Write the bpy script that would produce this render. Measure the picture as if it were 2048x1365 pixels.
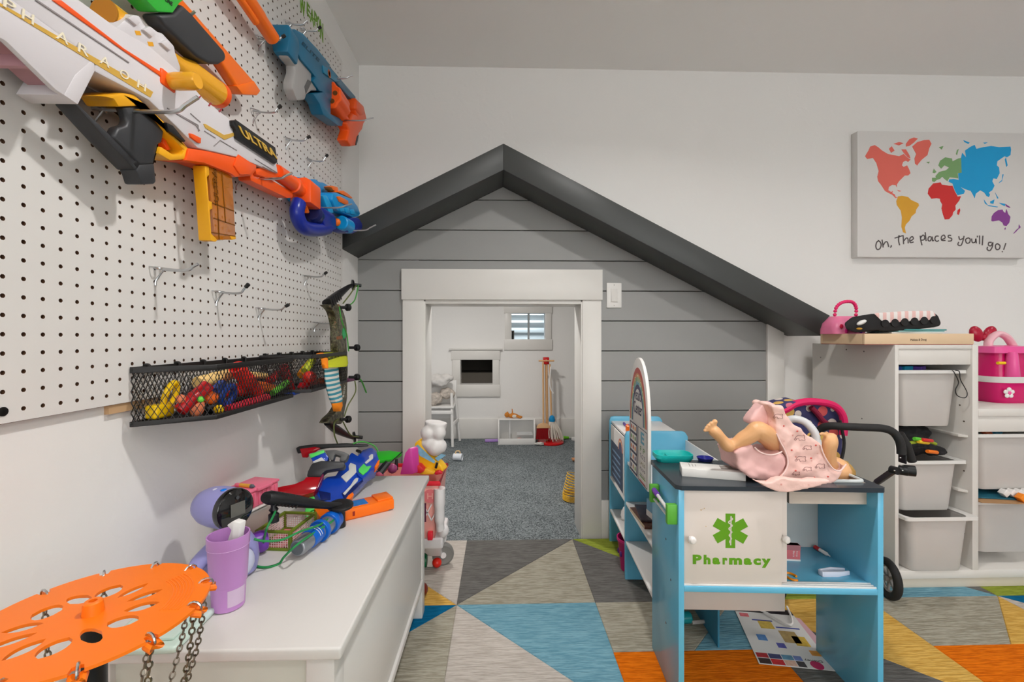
import bpy, bmesh, math, random
from mathutils import Vector, Matrix
R = math.radians
random.seed(7)
for o in list(bpy.data.objects):
    bpy.data.objects.remove(o, do_unlink=True)
SC = bpy.context.scene
COL = SC.collection

# ------------------------------------------------------------------ camera
CAM_H = 0.95
FPX = 876.0            # focal length for a 2048 px wide frame
YAW = R(1.6)
HORIZON = 676.3
cam_data = bpy.data.cameras.new('camera')
cam_data.sensor_width = 36.0
cam_data.lens = FPX / 2048.0 * 36.0
cam_data.shift_y = -(682.5 - HORIZON) / 2048.0
cam_data.clip_start = 0.02
cam = bpy.data.objects.new('camera', cam_data)
cam.location = (0, 0, CAM_H)
cam.rotation_euler = (R(90), 0, -YAW)
COL.objects.link(cam)
SC.camera = cam

# ------------------------------------------------------------------ world, lights, exposure
w = bpy.data.worlds.new('world'); SC.world = w; w.use_nodes = True
bg = w.node_tree.nodes['Background']
bg.inputs[0].default_value = (0.80, 0.86, 1.0, 1); bg.inputs[1].default_value = 0.25
SC.view_settings.view_transform = 'Standard'
SC.view_settings.look = 'None'
SC.view_settings.gamma = 1.0
SC.view_settings.use_curve_mapping = False
SC.view_settings.exposure = 0.0

def disc_light(x, y, z, power, size=0.15, col=(1.0, 0.965, 0.925)):
    l = bpy.data.lights.new('downlight', 'AREA'); l.shape = 'DISK'; l.size = size
    l.energy = power; l.color = col
    o = bpy.data.objects.new('downlight', l); o.location = (x, y, z); COL.objects.link(o)
    return o
GRID = [(0.32, 0.80, 12.5), (1.60, 0.85, 3.6), (2.95, 1.0, 5.0), (0.30, -0.75, 7.0), (1.55, -0.75, 6.0), (2.95, -0.75, 5.0), (0.15, -2.2, 8.0), (1.55, -2.2, 8.0), (2.95, -2.2, 8.0)]
for x, y, e in GRID:
    o = disc_light(x, y, 2.225, e, 0.10, (1.0, 0.975, 0.95)); o.data.spread = R(152)
wl = bpy.data.lights.new('rear_fill_light', 'AREA'); wl.shape = 'RECTANGLE'; wl.size = 3.0; wl.size_y = 1.5; wl.energy = 62; wl.color = (0.95, 0.98, 1.0)  # fill light added behind the camera to lift the whole room
wo = bpy.data.objects.new('rear_fill_light', wl); wo.location = (1.7, -2.95, 1.2); wo.rotation_euler = (R(-90), 0, 0); COL.objects.link(wo)
disc_light(-0.2, 2.75, 1.64, 16, 0.14)

# ------------------------------------------------------------------ pixel -> place on a known plane of the room
def ray(x, y):
    t = (x - 1024.0) / FPX; v = -(y - HORIZON) / FPX
    return Vector((math.sin(YAW) + t * math.cos(YAW), math.cos(YAW) - t * math.sin(YAW), v))
def onX(x, y, X):
    d = ray(x, y); s = X / d.x
    return Vector((X, d.y * s, CAM_H + d.z * s))
def onY(x, y, Y):
    d = ray(x, y); s = Y / d.y
    return Vector((d.x * s, Y, CAM_H + d.z * s))
def onZ(x, y, Z):
    d = ray(x, y); s = (Z - CAM_H) / d.z
    return Vector((d.x * s, d.y * s, Z))

# ------------------------------------------------------------------ materials
def lin(c):
    c = c / 255.0
    return c / 12.92 if c <= 0.04045 else ((c + 0.055) / 1.055) ** 2.4
MATS = {}
def M(name, rgb=None, rough=0.5, metal=0.0, var=0.04, vscale=12.0, bump=0.0, bscale=200.0, trans=0.0, alpha=1.0,
      emit=0.0, coat=0.0, ior=1.45, sss=0.0):
    if name in MATS: return MATS[name]
    m = bpy.data.materials.new(name); m.use_nodes = True
    nt = m.node_tree; b = nt.nodes['Principled BSDF']
    c = tuple(lin(v) for v in rgb)
    b.inputs['Roughness'].default_value = rough; b.inputs['Metallic'].default_value = metal
    b.inputs['IOR'].default_value = ior
    b.inputs['Transmission Weight'].default_value = trans
    b.inputs['Alpha'].default_value = alpha
    b.inputs['Coat Weight'].default_value = coat
    if sss:
        b.inputs['Subsurface Weight'].default_value = sss
        b.inputs['Subsurface Radius'].default_value = (0.02, 0.01, 0.006)
        b.inputs['Subsurface Scale'].default_value = 0.4
    tc = nt.nodes.new('ShaderNodeTexCoord')
    n = nt.nodes.new('ShaderNodeTexNoise'); n.inputs['Scale'].default_value = vscale; n.inputs['Detail'].default_value = 4
    nt.links.new(tc.outputs['Object'], n.inputs['Vector'])
    mx = nt.nodes.new('ShaderNodeMix'); mx.data_type = 'RGBA'
    mx.inputs[6].default_value = tuple(max(0, v * (1 - var)) for v in c) + (1,)
    mx.inputs[7].default_value = tuple(min(1, v * (1 + var)) for v in c) + (1,)
    nt.links.new(n.outputs['Fac'], mx.inputs[0])
    nt.links.new(mx.outputs[2], b.inputs['Base Color'])
    if emit:
        b.inputs['Emission Color'].default_value = c + (1,); b.inputs['Emission Strength'].default_value = emit
    if bump:
        n2 = nt.nodes.new('ShaderNodeTexNoise'); n2.inputs['Scale'].default_value = bscale; n2.inputs['Detail'].default_value = 3
        nt.links.new(tc.outputs['Object'], n2.inputs['Vector'])
        bp = nt.nodes.new('ShaderNodeBump'); bp.inputs['Strength'].default_value = bump; bp.inputs['Distance'].default_value = 0.004
        nt.links.new(n2.outputs['Fac'], bp.inputs['Height']); nt.links.new(bp.outputs[0], b.inputs['Normal'])
    MATS[name] = m
    return m

# ------------------------------------------------------------------ mesh builder
class MB:
    def __init__(s):
        s.v = []; s.f = []; s.m = []; s.cur = 0
    def add(s, verts, faces):
        o = len(s.v); s.v += [Vector(p) for p in verts]
        for f in faces:
            s.f.append([i + o for i in f]); s.m.append(s.cur)
        return s
    def prism(s, front, off):
        """closed solid: the polygon 'front' swept by the vector 'off'"""
        n = len(front); off = Vector(off)
        vs = [Vector(p) for p in front] + [Vector(p) + off for p in front]
        fs = [list(range(n)), list(range(2 * n - 1, n - 1, -1))]
        for i in range(n):
            j = (i + 1) % n; fs.append([i, i + n, j + n, j])
        return s.add(vs, fs)
    def loft(s, rings, cap=True, closed=False):
        n = len(rings[0]); vs = [p for r in rings for p in r]; fs = []
        k = len(rings)
        for a in range(k if closed else k - 1):
            b = (a + 1) % k
            for i in range(n):
                j = (i + 1) % n; fs.append([a * n + i, a * n + j, b * n + j, b * n + i])
        if cap and not closed:
            fs.append(list(range(n - 1, -1, -1))); fs.append([(k - 1) * n + i for i in range(n)])
        return s.add(vs, fs)
    def box(s, c, d, rot=None):
        c = Vector(c); h = Vector(d) / 2
        ps = [Vector((x * h.x, y * h.y, z * h.z)) for z in (-1, 1) for x, y in ((-1, -1), (1, -1), (1, 1), (-1, 1))]
        if rot is not None:
            mt = rot if isinstance(rot, Matrix) else Matrix.Rotation(rot, 3, 'Z')
            ps = [mt @ p for p in ps]
        return s.loft([[p + c for p in ps[:4]], [p + c for p in ps[4:]]])
    def b2(s, p0, p1):
        a = [min(p0[i], p1[i]) for i in range(3)]; b = [max(p0[i], p1[i]) for i in range(3)]
        return s.box([(a[i] + b[i]) / 2 for i in range(3)], [b[i] - a[i] for i in range(3)])
    def bar(s, a, b, w, h, up=(0, 0, 1)):
        a = Vector(a); b = Vector(b); d = (b - a).normalized(); u = Vector(up)
        x = d.cross(u)
        if x.length < 1e-4: x = d.cross(Vector((1, 0, 0)))
        x.normalize(); y = x.cross(d).normalized()
        r = [x * (-w / 2) + y * (-h / 2), x * (w / 2) + y * (-h / 2), x * (w / 2) + y * (h / 2), x * (-w / 2) + y * (h / 2)]
        return s.loft([[a + q for q in r], [b + q for q in r]])
    def tube(s, path, rad, n=10, closed=False, squash=1.0, up=None):
        path = [Vector(p) for p in path]; k = len(path)
        if not isinstance(rad, (list, tuple)): rad = [rad] * k
        rings = []; prev = None
        for i in range(k):
            if closed: d = path[(i + 1) % k] - path[i - 1]
            else: d = path[min(i + 1, k - 1)] - path[max(i - 1, 0)]
            if d.length < 1e-9: d = Vector((0, 0, 1))
            d.normalize()
            if prev is None:
                ref = Vector(up) if up else (Vector((0, 0, 1)) if abs(d.z) < 0.9 else Vector((1, 0, 0)))
                x = d.cross(ref).normalized()
            else:
                x = prev - d * prev.dot(d)
                x = x.normalized() if x.length > 1e-6 else d.orthogonal().normalized()
            prev = x; y = d.cross(x)
            rings.append([path[i] + x * (rad[i] * math.cos(2 * math.pi * j / n)) + y * (rad[i] * squash * math.sin(2 * math.pi * j / n)) for j in range(n)])
        return s.loft(rings, closed=closed)
    def lathe(s, prof, o=(0, 0, 0), axis=(0, 0, 1), n=24, a0=0.0, a1=None):
        """profile (radius, height) turned about 'axis' through o; open ends are capped"""
        o = Vector(o); ax = Vector(axis).normalized(); x = ax.orthogonal().normalized(); y = ax.cross(x)
        rings = [[o + ax * h + (x * math.cos(2 * math.pi * j / n) + y * math.sin(2 * math.pi * j / n)) * max(r, 1e-5) for j in range(n)] for r, h in prof]
        return s.loft(rings)
    def ball(s, c, r, n=14, m=9, rot=None):
        c = Vector(c); r = Vector(r) if hasattr(r, '__len__') else Vector((r, r, r)); rings = []
        for i in range(m + 1):
            th = math.pi * i / m; z = -math.cos(th); q = max(math.sin(th), 1e-4)
            ring = [Vector((r.x * q * math.cos(2 * math.pi * j / n), r.y * q * math.sin(2 * math.pi * j / n), r.z * z)) for j in range(n)]
            if rot is not None: ring = [rot @ p for p in ring]
            rings.append([c + p for p in ring])
        return s.loft(rings)
    def xf(s, mt, start=0):
        for i in range(start, len(s.v)): s.v[i] = mt @ s.v[i]
        return s
    def build(s, name, mat, parent=None, bevel=0.0, seg=2, smooth=35, kind=None, label=None, weld=False, local=False):
        me = bpy.data.meshes.new(name)
        vs = s.v
        if parent is not None and not local:
            inv = world_of(parent).inverted(); vs = [inv @ p for p in vs]
            loc = Vector((0, 0, 0))
        elif parent is None:
            lo = [min(p[i] for p in vs) for i in range(3)]; hi = [max(p[i] for p in vs) for i in range(3)]
            loc = Vector(((lo[0] + hi[0]) / 2, (lo[1] + hi[1]) / 2, lo[2]))
            vs = [p - loc for p in vs]
        else: loc = Vector((0, 0, 0))
        bm = bmesh.new()
        bv = [bm.verts.new(p) for p in vs]
        for f, mi in zip(s.f, s.m):
            try:
                fc = bm.faces.new([bv[i] for i in f]); fc.material_index = mi
            except ValueError: pass
        if weld: bmesh.ops.remove_doubles(bm, verts=bm.verts, dist=1e-5)
        bmesh.ops.recalc_face_normals(bm, faces=bm.faces)
        if bevel:
            es = [e for e in bm.edges if len(e.link_faces) == 2 and e.calc_face_angle(0) > R(28)]
            bmesh.ops.bevel(bm, geom=es, offset=bevel, offset_type='OFFSET', segments=seg, profile=0.5, affect='EDGES', clamp_overlap=True)
        bm.to_mesh(me); bm.free()
        for mm in (mat if isinstance(mat, (list, tuple)) else [mat]): me.materials.append(mm)
        if smooth:
            me.shade_smooth(); me.set_sharp_from_angle(angle=R(smooth))
        ob = bpy.data.objects.new(name, me); COL.objects.link(ob)
        ob.location = loc
        if parent is not None: ob.parent = parent
        if kind: ob['kind'] = kind
        if label: ob['label'] = label
        return ob
def world_of(o):
    mt = Matrix.Translation(o.location) @ o.rotation_euler.to_matrix().to_4x4()
    return world_of(o.parent) @ mt if o.parent else mt
def thing(name, label, cat, loc=(0, 0, 0), rotz=0.0, group=None):
    o = bpy.data.objects.new(name, None); COL.objects.link(o); o.empty_display_size = 0.05
    o.location = loc; o.rotation_euler = (0, 0, rotz); o['label'] = label; o['category'] = cat
    if group: o['group'] = group
    return o
def tag(o, label, cat, group=None):
    o['label'] = label; o['category'] = cat
    if group: o['group'] = group
    return o
def struct(o):
    o['kind'] = 'structure'; return o
def copy_thing(o, loc, label, rot=None):
    c = o.copy(); COL.objects.link(c); c.location = loc; c['label'] = label
    if rot is not None: c.rotation_euler = rot
    for ch in o.children:
        d = ch.copy(); COL.objects.link(d); d.parent = c
        for g in ch.children:
            e = g.copy(); COL.objects.link(e); e.parent = d
    return c
def pxX(pts, X, s=1.0, ox=0.0, oy=0.0):
    return [onX(ox + x / s, oy + y / s, X) for x, y in pts]
def pxY(pts, Y, s=1.0, ox=0.0, oy=0.0):
    return [onY(ox + x / s, oy + y / s, Y) for x, y in pts]
def spline(pts, k=6, closed=False):
    """Catmull-Rom through the points"""
    P = [Vector(p) for p in pts]; n = len(P); out = []
    rng = range(n) if closed else range(n - 1)
    for i in rng:
        if closed: a, b, c, d = P[i - 1], P[i], P[(i + 1) % n], P[(i + 2) % n]
        else: a, b, c, d = P[max(i - 1, 0)], P[i], P[i + 1], P[min(i + 2, n - 1)]
        for j in range(k):
            t = j / k
            out.append(0.5 * ((2 * b) + (c - a) * t + (2 * a - 5 * b + 4 * c - d) * t * t + (3 * b - a - 3 * c + d) * t ** 3))
    if not closed: out.append(P[-1])
    return out
_fonts = {}
def text_mb(txt, origin, xdir, ydir, size, depth=0.0006, bold=0.0, align='LEFT', spacing=1.0, mb=None, shear=0.0):
    cu = bpy.data.curves.new('t', 'FONT'); cu.body = txt; cu.size = 1.0; cu.offset = bold; cu.align_x = align
    cu.space_character = spacing; cu.resolution_u = 3; cu.fill_mode = 'NONE' if False else 'BOTH'; cu.extrude = 0.5; cu.shear = shear
    ob = bpy.data.objects.new('t', cu); COL.objects.link(ob)
    dg = bpy.context.evaluated_depsgraph_get(); me = bpy.data.meshes.new_from_object(ob.evaluated_get(dg))
    mb = mb or MB(); o = Vector(origin); xd = Vector(xdir).normalized(); yd = Vector(ydir).normalized(); zd = xd.cross(yd).normalized()
    mb.add([o + xd * (v.co.x * size) + yd * (v.co.y * size) + zd * ((v.co.z + 0.5) * depth) for v in me.vertices], [list(p.vertices) for p in me.polygons])
    bpy.data.objects.remove(ob); bpy.data.curves.remove(cu); bpy.data.meshes.remove(me)
    return mb
def strokes_mb(strokes, origin, xdir, ydir, width, depth=0.0006, mb=None):
    """pen strokes (lists of 2-D points) as flat ribbons with thickness on a plane"""
    mb = mb or MB(); o = Vector(origin); xd = Vector(xdir).normalized(); yd = Vector(ydir).normalized(); zd = xd.cross(yd).normalized()
    for st in strokes:
        P = [o + xd * p.x + yd * p.y for p in (spline([(a, b, 0) for a, b in st], 4) if len(st) > 2 else [Vector((a, b, 0)) for a, b in st])]
        rings = []
        for i, p in enumerate(P):
            d = (P[min(i + 1, len(P) - 1)] - P[max(i - 1, 0)]).normalized(); n = zd.cross(d) * (width / 2)
            rings.append([p - n, p + n, p + n + zd * depth, p - n + zd * depth])
        mb.loft(rings)
    return mb
# ================================================================== SETTING
XW = -0.665        # left wall
XP = -0.6535       # pegboard face
YB = 2.09          # back wall
ZC = 2.24          # ceiling
YR = 1.863         # front face of the little roof
YI = 4.146         # far wall inside the playhouse

def wall_mat(name, rgb, bumpd=0.12):
    m = bpy.data.materials.new(name); m.use_nodes = True; nt = m.node_tree; b = nt.nodes['Principled BSDF']
    b.inputs['Base Color'].default_value = tuple(lin(c) for c in rgb) + (1,); b.inputs['Roughness'].default_value = 0.62
    tc = nt.nodes.new('ShaderNodeTexCoord')
    n = nt.nodes.new('ShaderNodeTexNoise'); n.inputs['Scale'].default_value = 26; n.inputs['Detail'].default_value = 6
    rp = nt.nodes.new('ShaderNodeValToRGB'); rp.color_ramp.elements[0].position = 0.52; rp.color_ramp.elements[1].position = 0.66
    bp = nt.nodes.new('ShaderNodeBump'); bp.inputs['Strength'].default_value = bumpd; bp.inputs['Distance'].default_value = 0.003
    nt.links.new(tc.outputs['Object'], n.inputs['Vector']); nt.links.new(n.outputs['Fac'], rp.inputs[0])
    nt.links.new(rp.outputs[0], bp.inputs['Height']); nt.links.new(bp.outputs[0], b.inputs['Normal'])
    return m
PAINT = wall_mat('painted_drywall', (238, 236, 233))
CEILM = wall_mat('painted_ceiling', (250, 248, 245), 0.08)
TRIM = M('white_trim_paint', (226, 223, 218), 0.35, var=0.02)

XR_, YN_ = 4.6, -3.0
struct(MB().b2((XW - 0.1, YN_, 0), (XW, YB + 0.14, ZC)).build('wall_left', PAINT))
struct(MB().b2((XR_, YN_, 0), (XR_ + 0.1, YB + 0.14, ZC)).build('wall_right', PAINT))
struct(MB().b2((XW - 0.1, YN_ - 0.1, 0), (XR_ + 0.1, YN_, ZC)).build('wall_front', PAINT))
struct(MB().b2((XW - 0.1, YN_ - 0.1, ZC), (XR_ + 0.1, YB + 0.14, ZC + 0.1)).build('ceiling', CEILM))

wf_ = MB()
for p0, p1 in (((0.1, YN_, 0.4), (0.18, YN_ + 0.03, 2.0)), ((3.22, YN_, 0.4), (3.3, YN_ + 0.03, 2.0)), ((0.1, YN_, 0.37), (3.3, YN_ + 0.03, 0.45)), ((0.1, YN_, 1.95), (3.3, YN_ + 0.03, 2.03)), ((1.68, YN_, 0.4), (1.72, YN_ + 0.03, 2.0))): wf_.b2(p0, p1)
struct(wf_.build('fill_light_frame', TRIM, bevel=0.003))  # frame added around the fill light behind the camera
DXL = onY(848, 800, 2.055).x; DXR = onY(1165, 800, 2.055).x; DZT = onY(1000, 603, 2.055).z
wb = MB()
wb.b2((XW, YB, 0), (DXL, YB + 0.14, ZC)); wb.b2((DXR, YB, 0), (XR_, YB + 0.14, ZC)); wb.b2((DXL, YB, DZT), (DXR, YB + 0.14, ZC))
WALLB = struct(wb.build('wall_back', PAINT))

# grey carpet floors
def carpet_mat(name, c0, c1, scale=900.0, rows=0.0, bump=0.6):
    m = bpy.data.materials.new(name); m.use_nodes = True; nt = m.node_tree; b = nt.nodes['Principled BSDF']
    b.inputs['Roughness'].default_value = 0.95; b.inputs['Specular IOR Level'].default_value = 0.1
    tc = nt.nodes.new('ShaderNodeTexCoord')
    mp = nt.nodes.new('ShaderNodeMapping'); nt.links.new(tc.outputs['Object'], mp.inputs['Vector'])
    if rows: mp.inputs['Scale'].default_value = (0.13, rows, 1.0)
    n = nt.nodes.new('ShaderNodeTexNoise'); n.inputs['Scale'].default_value = scale; n.inputs['Detail'].default_value = 2
    n.inputs['Roughness'].default_value = 0.6
    nt.links.new(mp.outputs[0], n.inputs['Vector'])
    n2 = nt.nodes.new('ShaderNodeTexNoise'); n2.inputs['Scale'].default_value = 9; n2.inputs['Detail'].default_value = 5
    nt.links.new(tc.outputs['Object'], n2.inputs['Vector'])
    rp = nt.nodes.new('ShaderNodeValToRGB'); rp.color_ramp.elements[0].position = 0.36; rp.color_ramp.elements[1].position = 0.62
    rp.color_ramp.elements[0].color = tuple(lin(c) for c in c0) + (1,); rp.color_ramp.elements[1].color = tuple(lin(c) for c in c1) + (1,)
    mx = nt.nodes.new('ShaderNodeMath'); mx.operation = 'MULTIPLY_ADD'; mx.inputs[1].default_value = 0.14; mx.inputs[2].default_value = -0.07
    ad = nt.nodes.new('ShaderNodeMath'); ad.operation = 'ADD'
    nt.links.new(n2.outputs['Fac'], mx.inputs[0]); nt.links.new(mx.outputs[0], ad.inputs[0]); nt.links.new(n.outputs['Fac'], ad.inputs[1])
    nt.links.new(ad.outputs[0], rp.inputs[0]); nt.links.new(rp.outputs[0], b.inputs['Base Color'])
    bp = nt.nodes.new('ShaderNodeBump'); bp.inputs['Strength'].default_value = bump; bp.inputs['Distance'].default_value = 0.004
    nt.links.new(n.outputs['Fac'], bp.inputs['Height']); nt.links.new(bp.outputs[0], b.inputs['Normal'])
    return m
GREYC = carpet_mat('grey_loop_carpet', (62, 68, 71), (140, 147, 149), 170)
struct(MB().b2((XW - 0.1, YN_, -0.05), (XR_, YI + 0.1, 0)).build('floor', GREYC))

# ---- playhouse room beyond the little doorway
XI0, XI1, ZI = -1.25, 1.75, 1.66
w1 = [onY(921, 720, YI), onY(985, 769, YI)]; w2 = [onY(1023, 627, YI), onY(1090, 679, YI)]
def wall_with_holes(mb, x0, x1, z0, z1, y0, y1, holes):
    xs = sorted({x0, x1} | {h[0].x for h in holes} | {h[1].x for h in holes})
    zs = sorted({z0, z1} | {h[0].z for h in holes} | {h[1].z for h in holes})
    for i in range(len(xs) - 1):
        for k in range(len(zs) - 1):
            cx, cz = (xs[i] + xs[i + 1]) / 2, (zs[k] + zs[k + 1]) / 2
            if any(h[0].x < cx < h[1].x and h[1].z < cz < h[0].z for h in holes): continue
            mb.b2((xs[i], y0, zs[k]), (xs[i + 1], y1, zs[k + 1]))
    return mb
struct(wall_with_holes(MB(), XI0, XI1, 0, ZI, YI, YI + 0.1, [w1, w2]).build('wall_playhouse_back', PAINT))
struct(MB().b2((XI0 - 0.1, YB + 0.14, 0), (XI0, YI + 0.1, ZI)).build('wall_playhouse_left', PAINT))
struct(MB().b2((XI1, YB + 0.14, 0), (XI1 + 0.1, YI + 0.1, ZI)).build('wall_playhouse_right', PAINT))
struct(MB().b2((XI0 - 0.1, YB + 0.14, ZI), (XI1 + 0.1, YI + 0.1, ZI + 0.06)).build('ceiling_playhouse', CEILM))
bt = onY(1050, 838, YI - 0.012).z
struct(MB().b2((XI0, YI - 0.014, 0), (XI1, YI, bt)).build('baseboard_playhouse', TRIM, bevel=0.003))

def playhouse_window(name, pane, outer, crown):
    a, b = onY(outer[0], outer[1], YI), onY(outer[2], outer[3], YI)
    p0, p1 = pane; t = 0.018
    W = bpy.data.objects.new(name, None); COL.objects.link(W); W.location = ((p0.x + p1.x) / 2, YI, p1.z); W['kind'] = 'structure'
    MB().b2((a.x, YI - t - 0.004, p0.z), (b.x, YI, a.z)).build('head_casing', TRIM, W, bevel=0.002)
    MB().b2((a.x, YI - t - 0.004, b.z), (b.x, YI, p1.z)).build('sill_casing', TRIM, W, bevel=0.002)
    for x0, x1 in ((a.x + 0.008, p0.x), (p1.x, b.x - 0.008)):
        MB().b2((x0, YI - t, p1.z), (x1, YI, p0.z)).build('side_casing', TRIM, W, bevel=0.002)
    if crown: MB().b2((a.x - 0.02, YI - 0.04, a.z), (b.x + 0.02, YI, a.z + 0.015)).build('crown', TRIM, W, bevel=0.002)
    return W
W1 = playhouse_window('window_1', w1, (903, 700, 1000, 793), True)
W2 = playhouse_window('window_2', w2, (1008, 606, 1104, 700), False)
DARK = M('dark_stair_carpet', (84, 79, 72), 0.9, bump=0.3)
# the dark opening looks on to a carpeted stair
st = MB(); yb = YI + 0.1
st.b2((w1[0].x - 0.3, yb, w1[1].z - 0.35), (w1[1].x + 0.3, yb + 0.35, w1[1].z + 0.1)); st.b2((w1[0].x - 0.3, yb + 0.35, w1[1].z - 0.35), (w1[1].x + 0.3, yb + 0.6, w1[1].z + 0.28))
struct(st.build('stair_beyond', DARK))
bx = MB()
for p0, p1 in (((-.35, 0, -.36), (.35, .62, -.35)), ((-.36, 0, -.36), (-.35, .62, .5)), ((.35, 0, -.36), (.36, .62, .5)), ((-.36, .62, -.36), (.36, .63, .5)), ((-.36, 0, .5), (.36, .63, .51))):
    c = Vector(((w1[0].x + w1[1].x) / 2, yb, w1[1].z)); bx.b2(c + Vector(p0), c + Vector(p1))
struct(bx.build('wall_stairwell', M('stairwell_dimness', (96, 92, 84), 0.8)))  # dim space behind the opening: its gloom is put into the dark colour
# the bright one has a pane and a pale corrugated window well behind it, made bright by an added lamp
GLASS = M('window_glass', (240, 245, 248), 0.02, trans=1.0, var=0, ior=1.1)
MB().b2((w2[0].x, YI + 0.03, w2[1].z), (w2[1].x, YI + 0.034, w2[0].z)).build('pane', GLASS, W2)
well = MB(); cx = (w2[0].x + w2[1].x) / 2; nn = 30
rows = []
for i in range(nn + 1):
    z = w2[1].z - 0.25 + 0.8 * i / nn; y = YI + 0.55 + 0.012 * math.sin(i * 1.9)
    rows.append([(cx - 0.5, y, z), (cx + 0.5, y, z), (cx + 0.5, y + 0.05, z), (cx - 0.5, y + 0.05, z)])
well.loft(rows)
struct(well.build('wall_window_well', M('galvanised_well', (214, 222, 224), 0.5, 0.2)))
disc_light(cx, YI + 0.3, w2[0].z + 0.45, 5, 0.3, (0.92, 0.97, 1.0))  # added lamp standing in for daylight in the well, no fitting there
struct(MB().b2((w2[0].x + 0.155, YI + 0.04, w2[1].z - 0.05), (w2[0].x + 0.175, YI + 0.05, w2[0].z + 0.05)).build('trim_1', TRIM))

# ---- planks of the gabled front
ROOF = M('charcoal_roof_paint', (64, 66, 65), 0.42, var=0.03)
PLK = M('grey_shiplap_paint', (150, 150, 148), 0.45, var=0.03, bump=0.05, bscale=60)
ap_t, ap_b = onY(1007, 287, YR), onY(1005.5, 340, YR)
rt_t, rt_b = onY(1660, 631.5, YR), onY(1642.5, 672.6, YR)
lf_t, lf_b = onY(683.4, 449, YR), onY(683.4, 498.5, YR)
lf_t.x = lf_b.x = XW
ap_b.x = ap_t.x
dep = Vector((0, YB - YR, 0))
struct(MB().prism([ap_t, ap_b, lf_b, lf_t], dep).build('trim_2', ROOF, bevel=0.002))
struct(MB().prism([ap_t, rt_t, rt_b, ap_b], dep).build('trim_3', ROOF, bevel=0.002))
YS = 2.072
XSR = onY(1532.3, 800, YS).x
ZP0, PH = 1.0305, 0.1428
sl_l = (lf_b.z - ap_b.z) / (lf_b.x - ap_b.x); sl_r = (rt_b.z - ap_b.z) / (rt_b.x - ap_b.x)
gable = [(XW, 0.0), (XSR, 0.0), (XSR, ap_b.z + sl_r * (XSR - ap_b.x)), (ap_b.x, ap_b.z), (XW, lf_b.z)]
def clip(poly, axis, val, keep_less):
    out = []
    for i in range(len(poly)):
        p, q = poly[i], poly[(i + 1) % len(poly)]
        ip = (p[axis] <= val) == keep_less; iq = (q[axis] <= val) == keep_less
        if ip: out.append(p)
        if ip != iq:
            t = (val - p[axis]) / (q[axis] - p[axis]); out.append((p[0] + (q[0] - p[0]) * t, p[1] + (q[1] - p[1]) * t))
    return out
for k in range(-8, 6):
    z0, z1 = ZP0 + k * PH + 0.002, ZP0 + (k + 1) * PH - 0.002
    if z1 < 0.02: continue
    band = clip(clip(gable, 1, z1, True), 1, max(z0, 0.0), False)
    if len(band) < 3: continue
    segs = [band]
    if z0 < DZT: segs = [clip(band, 0, DXL - 0.02, True), clip(band, 0, DXR + 0.02, False)]
    for sg in segs:
        if len(sg) > 2: MB().prism([(x, YS, z) for x, z in sg], (0, YB - YS, 0)).build('plank', PLK, WALLB, bevel=0.0012, seg=1)
MB().b2((XW, YB - 0.004, 0), (DXL - 0.03, YB - 0.0005, 1.3)).build('groove_backing', M('dark_groove', (60, 59, 57), 0.8), WALLB)
MB().prism([(x, YB - 0.004, z) for x, z in clip(gable, 0, DXR + 0.03, False)], (0, 0.0035, 0)).build('groove_backing', M('dark_groove'), WALLB)
MB().prism([(x, YB - 0.004, z) for x, z in clip(clip(clip(gable, 0, DXR + 0.03, True), 1, DZT + 0.02, False), 0, DXL - 0.03, False)], (0, 0.0035, 0)).build('groove_backing', M('dark_groove'), WALLB)

# ---- casing of the little doorway
xa, xb = onY(805, 800, 2.055).x, onY(1203, 800, 2.055).x
hz0, hz1 = onY(1000, 600, 2.047).z, onY(1000, 538.5, 2.047).z
hx0, hx1 = onY(802.5, 570, 2.047).x, onY(1205.5, 570, 2.047).x
struct(MB().b2((xa, 2.055, 0), (DXL, YB, hz0)).build('trim_4', TRIM, bevel=0.002))
struct(MB().b2((DXR, 2.055, 0), (xb, YB, hz0)).build('trim_5', TRIM, bevel=0.002))
struct(MB().b2((hx0, 2.047, hz0), (hx1, YB, hz1)).build('trim_6', TRIM, bevel=0.002))
jm = MB(); jm.b2((DXL - 0.012, YB - 0.03, 0), (DXL + 0.006, YB + 0.15, DZT)); struct(jm.build('trim_7', TRIM, bevel=0.001))
jm = MB(); jm.b2((DXR - 0.006, YB - 0.03, 0), (DXR + 0.012, YB + 0.15, DZT)); struct(jm.build('trim_8', TRIM, bevel=0.001))
struct(MB().b2((DXL + 0.006, YB - 0.03, DZT - 0.012), (DXR - 0.006, YB + 0.15, DZT + 0.006)).build('trim_9', TRIM, bevel=0.001))
bz = onY(1210, 1003, 2.055).z
struct(MB().b2((xb, 2.057, 0), (XSR, YS, bz)).build('baseboard_back_right', TRIM, bevel=0.002))
struct(MB().b2((XW, 2.057, 0), (xa, YS, bz)).build('baseboard_back_left', TRIM, bevel=0.002))
xc = onY(1568.6, 800, 2.06).x
zt = lambda x: ap_b.z + sl_r * (x - ap_b.x)
struct(MB().prism([(XSR, 2.06, 0), (xc, 2.06, 0), (xc, 2.06, zt(xc)), (XSR, 2.06, zt(XSR))], (0, YB - 2.06, 0)).build('trim_10', TRIM, bevel=0.002))

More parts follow.
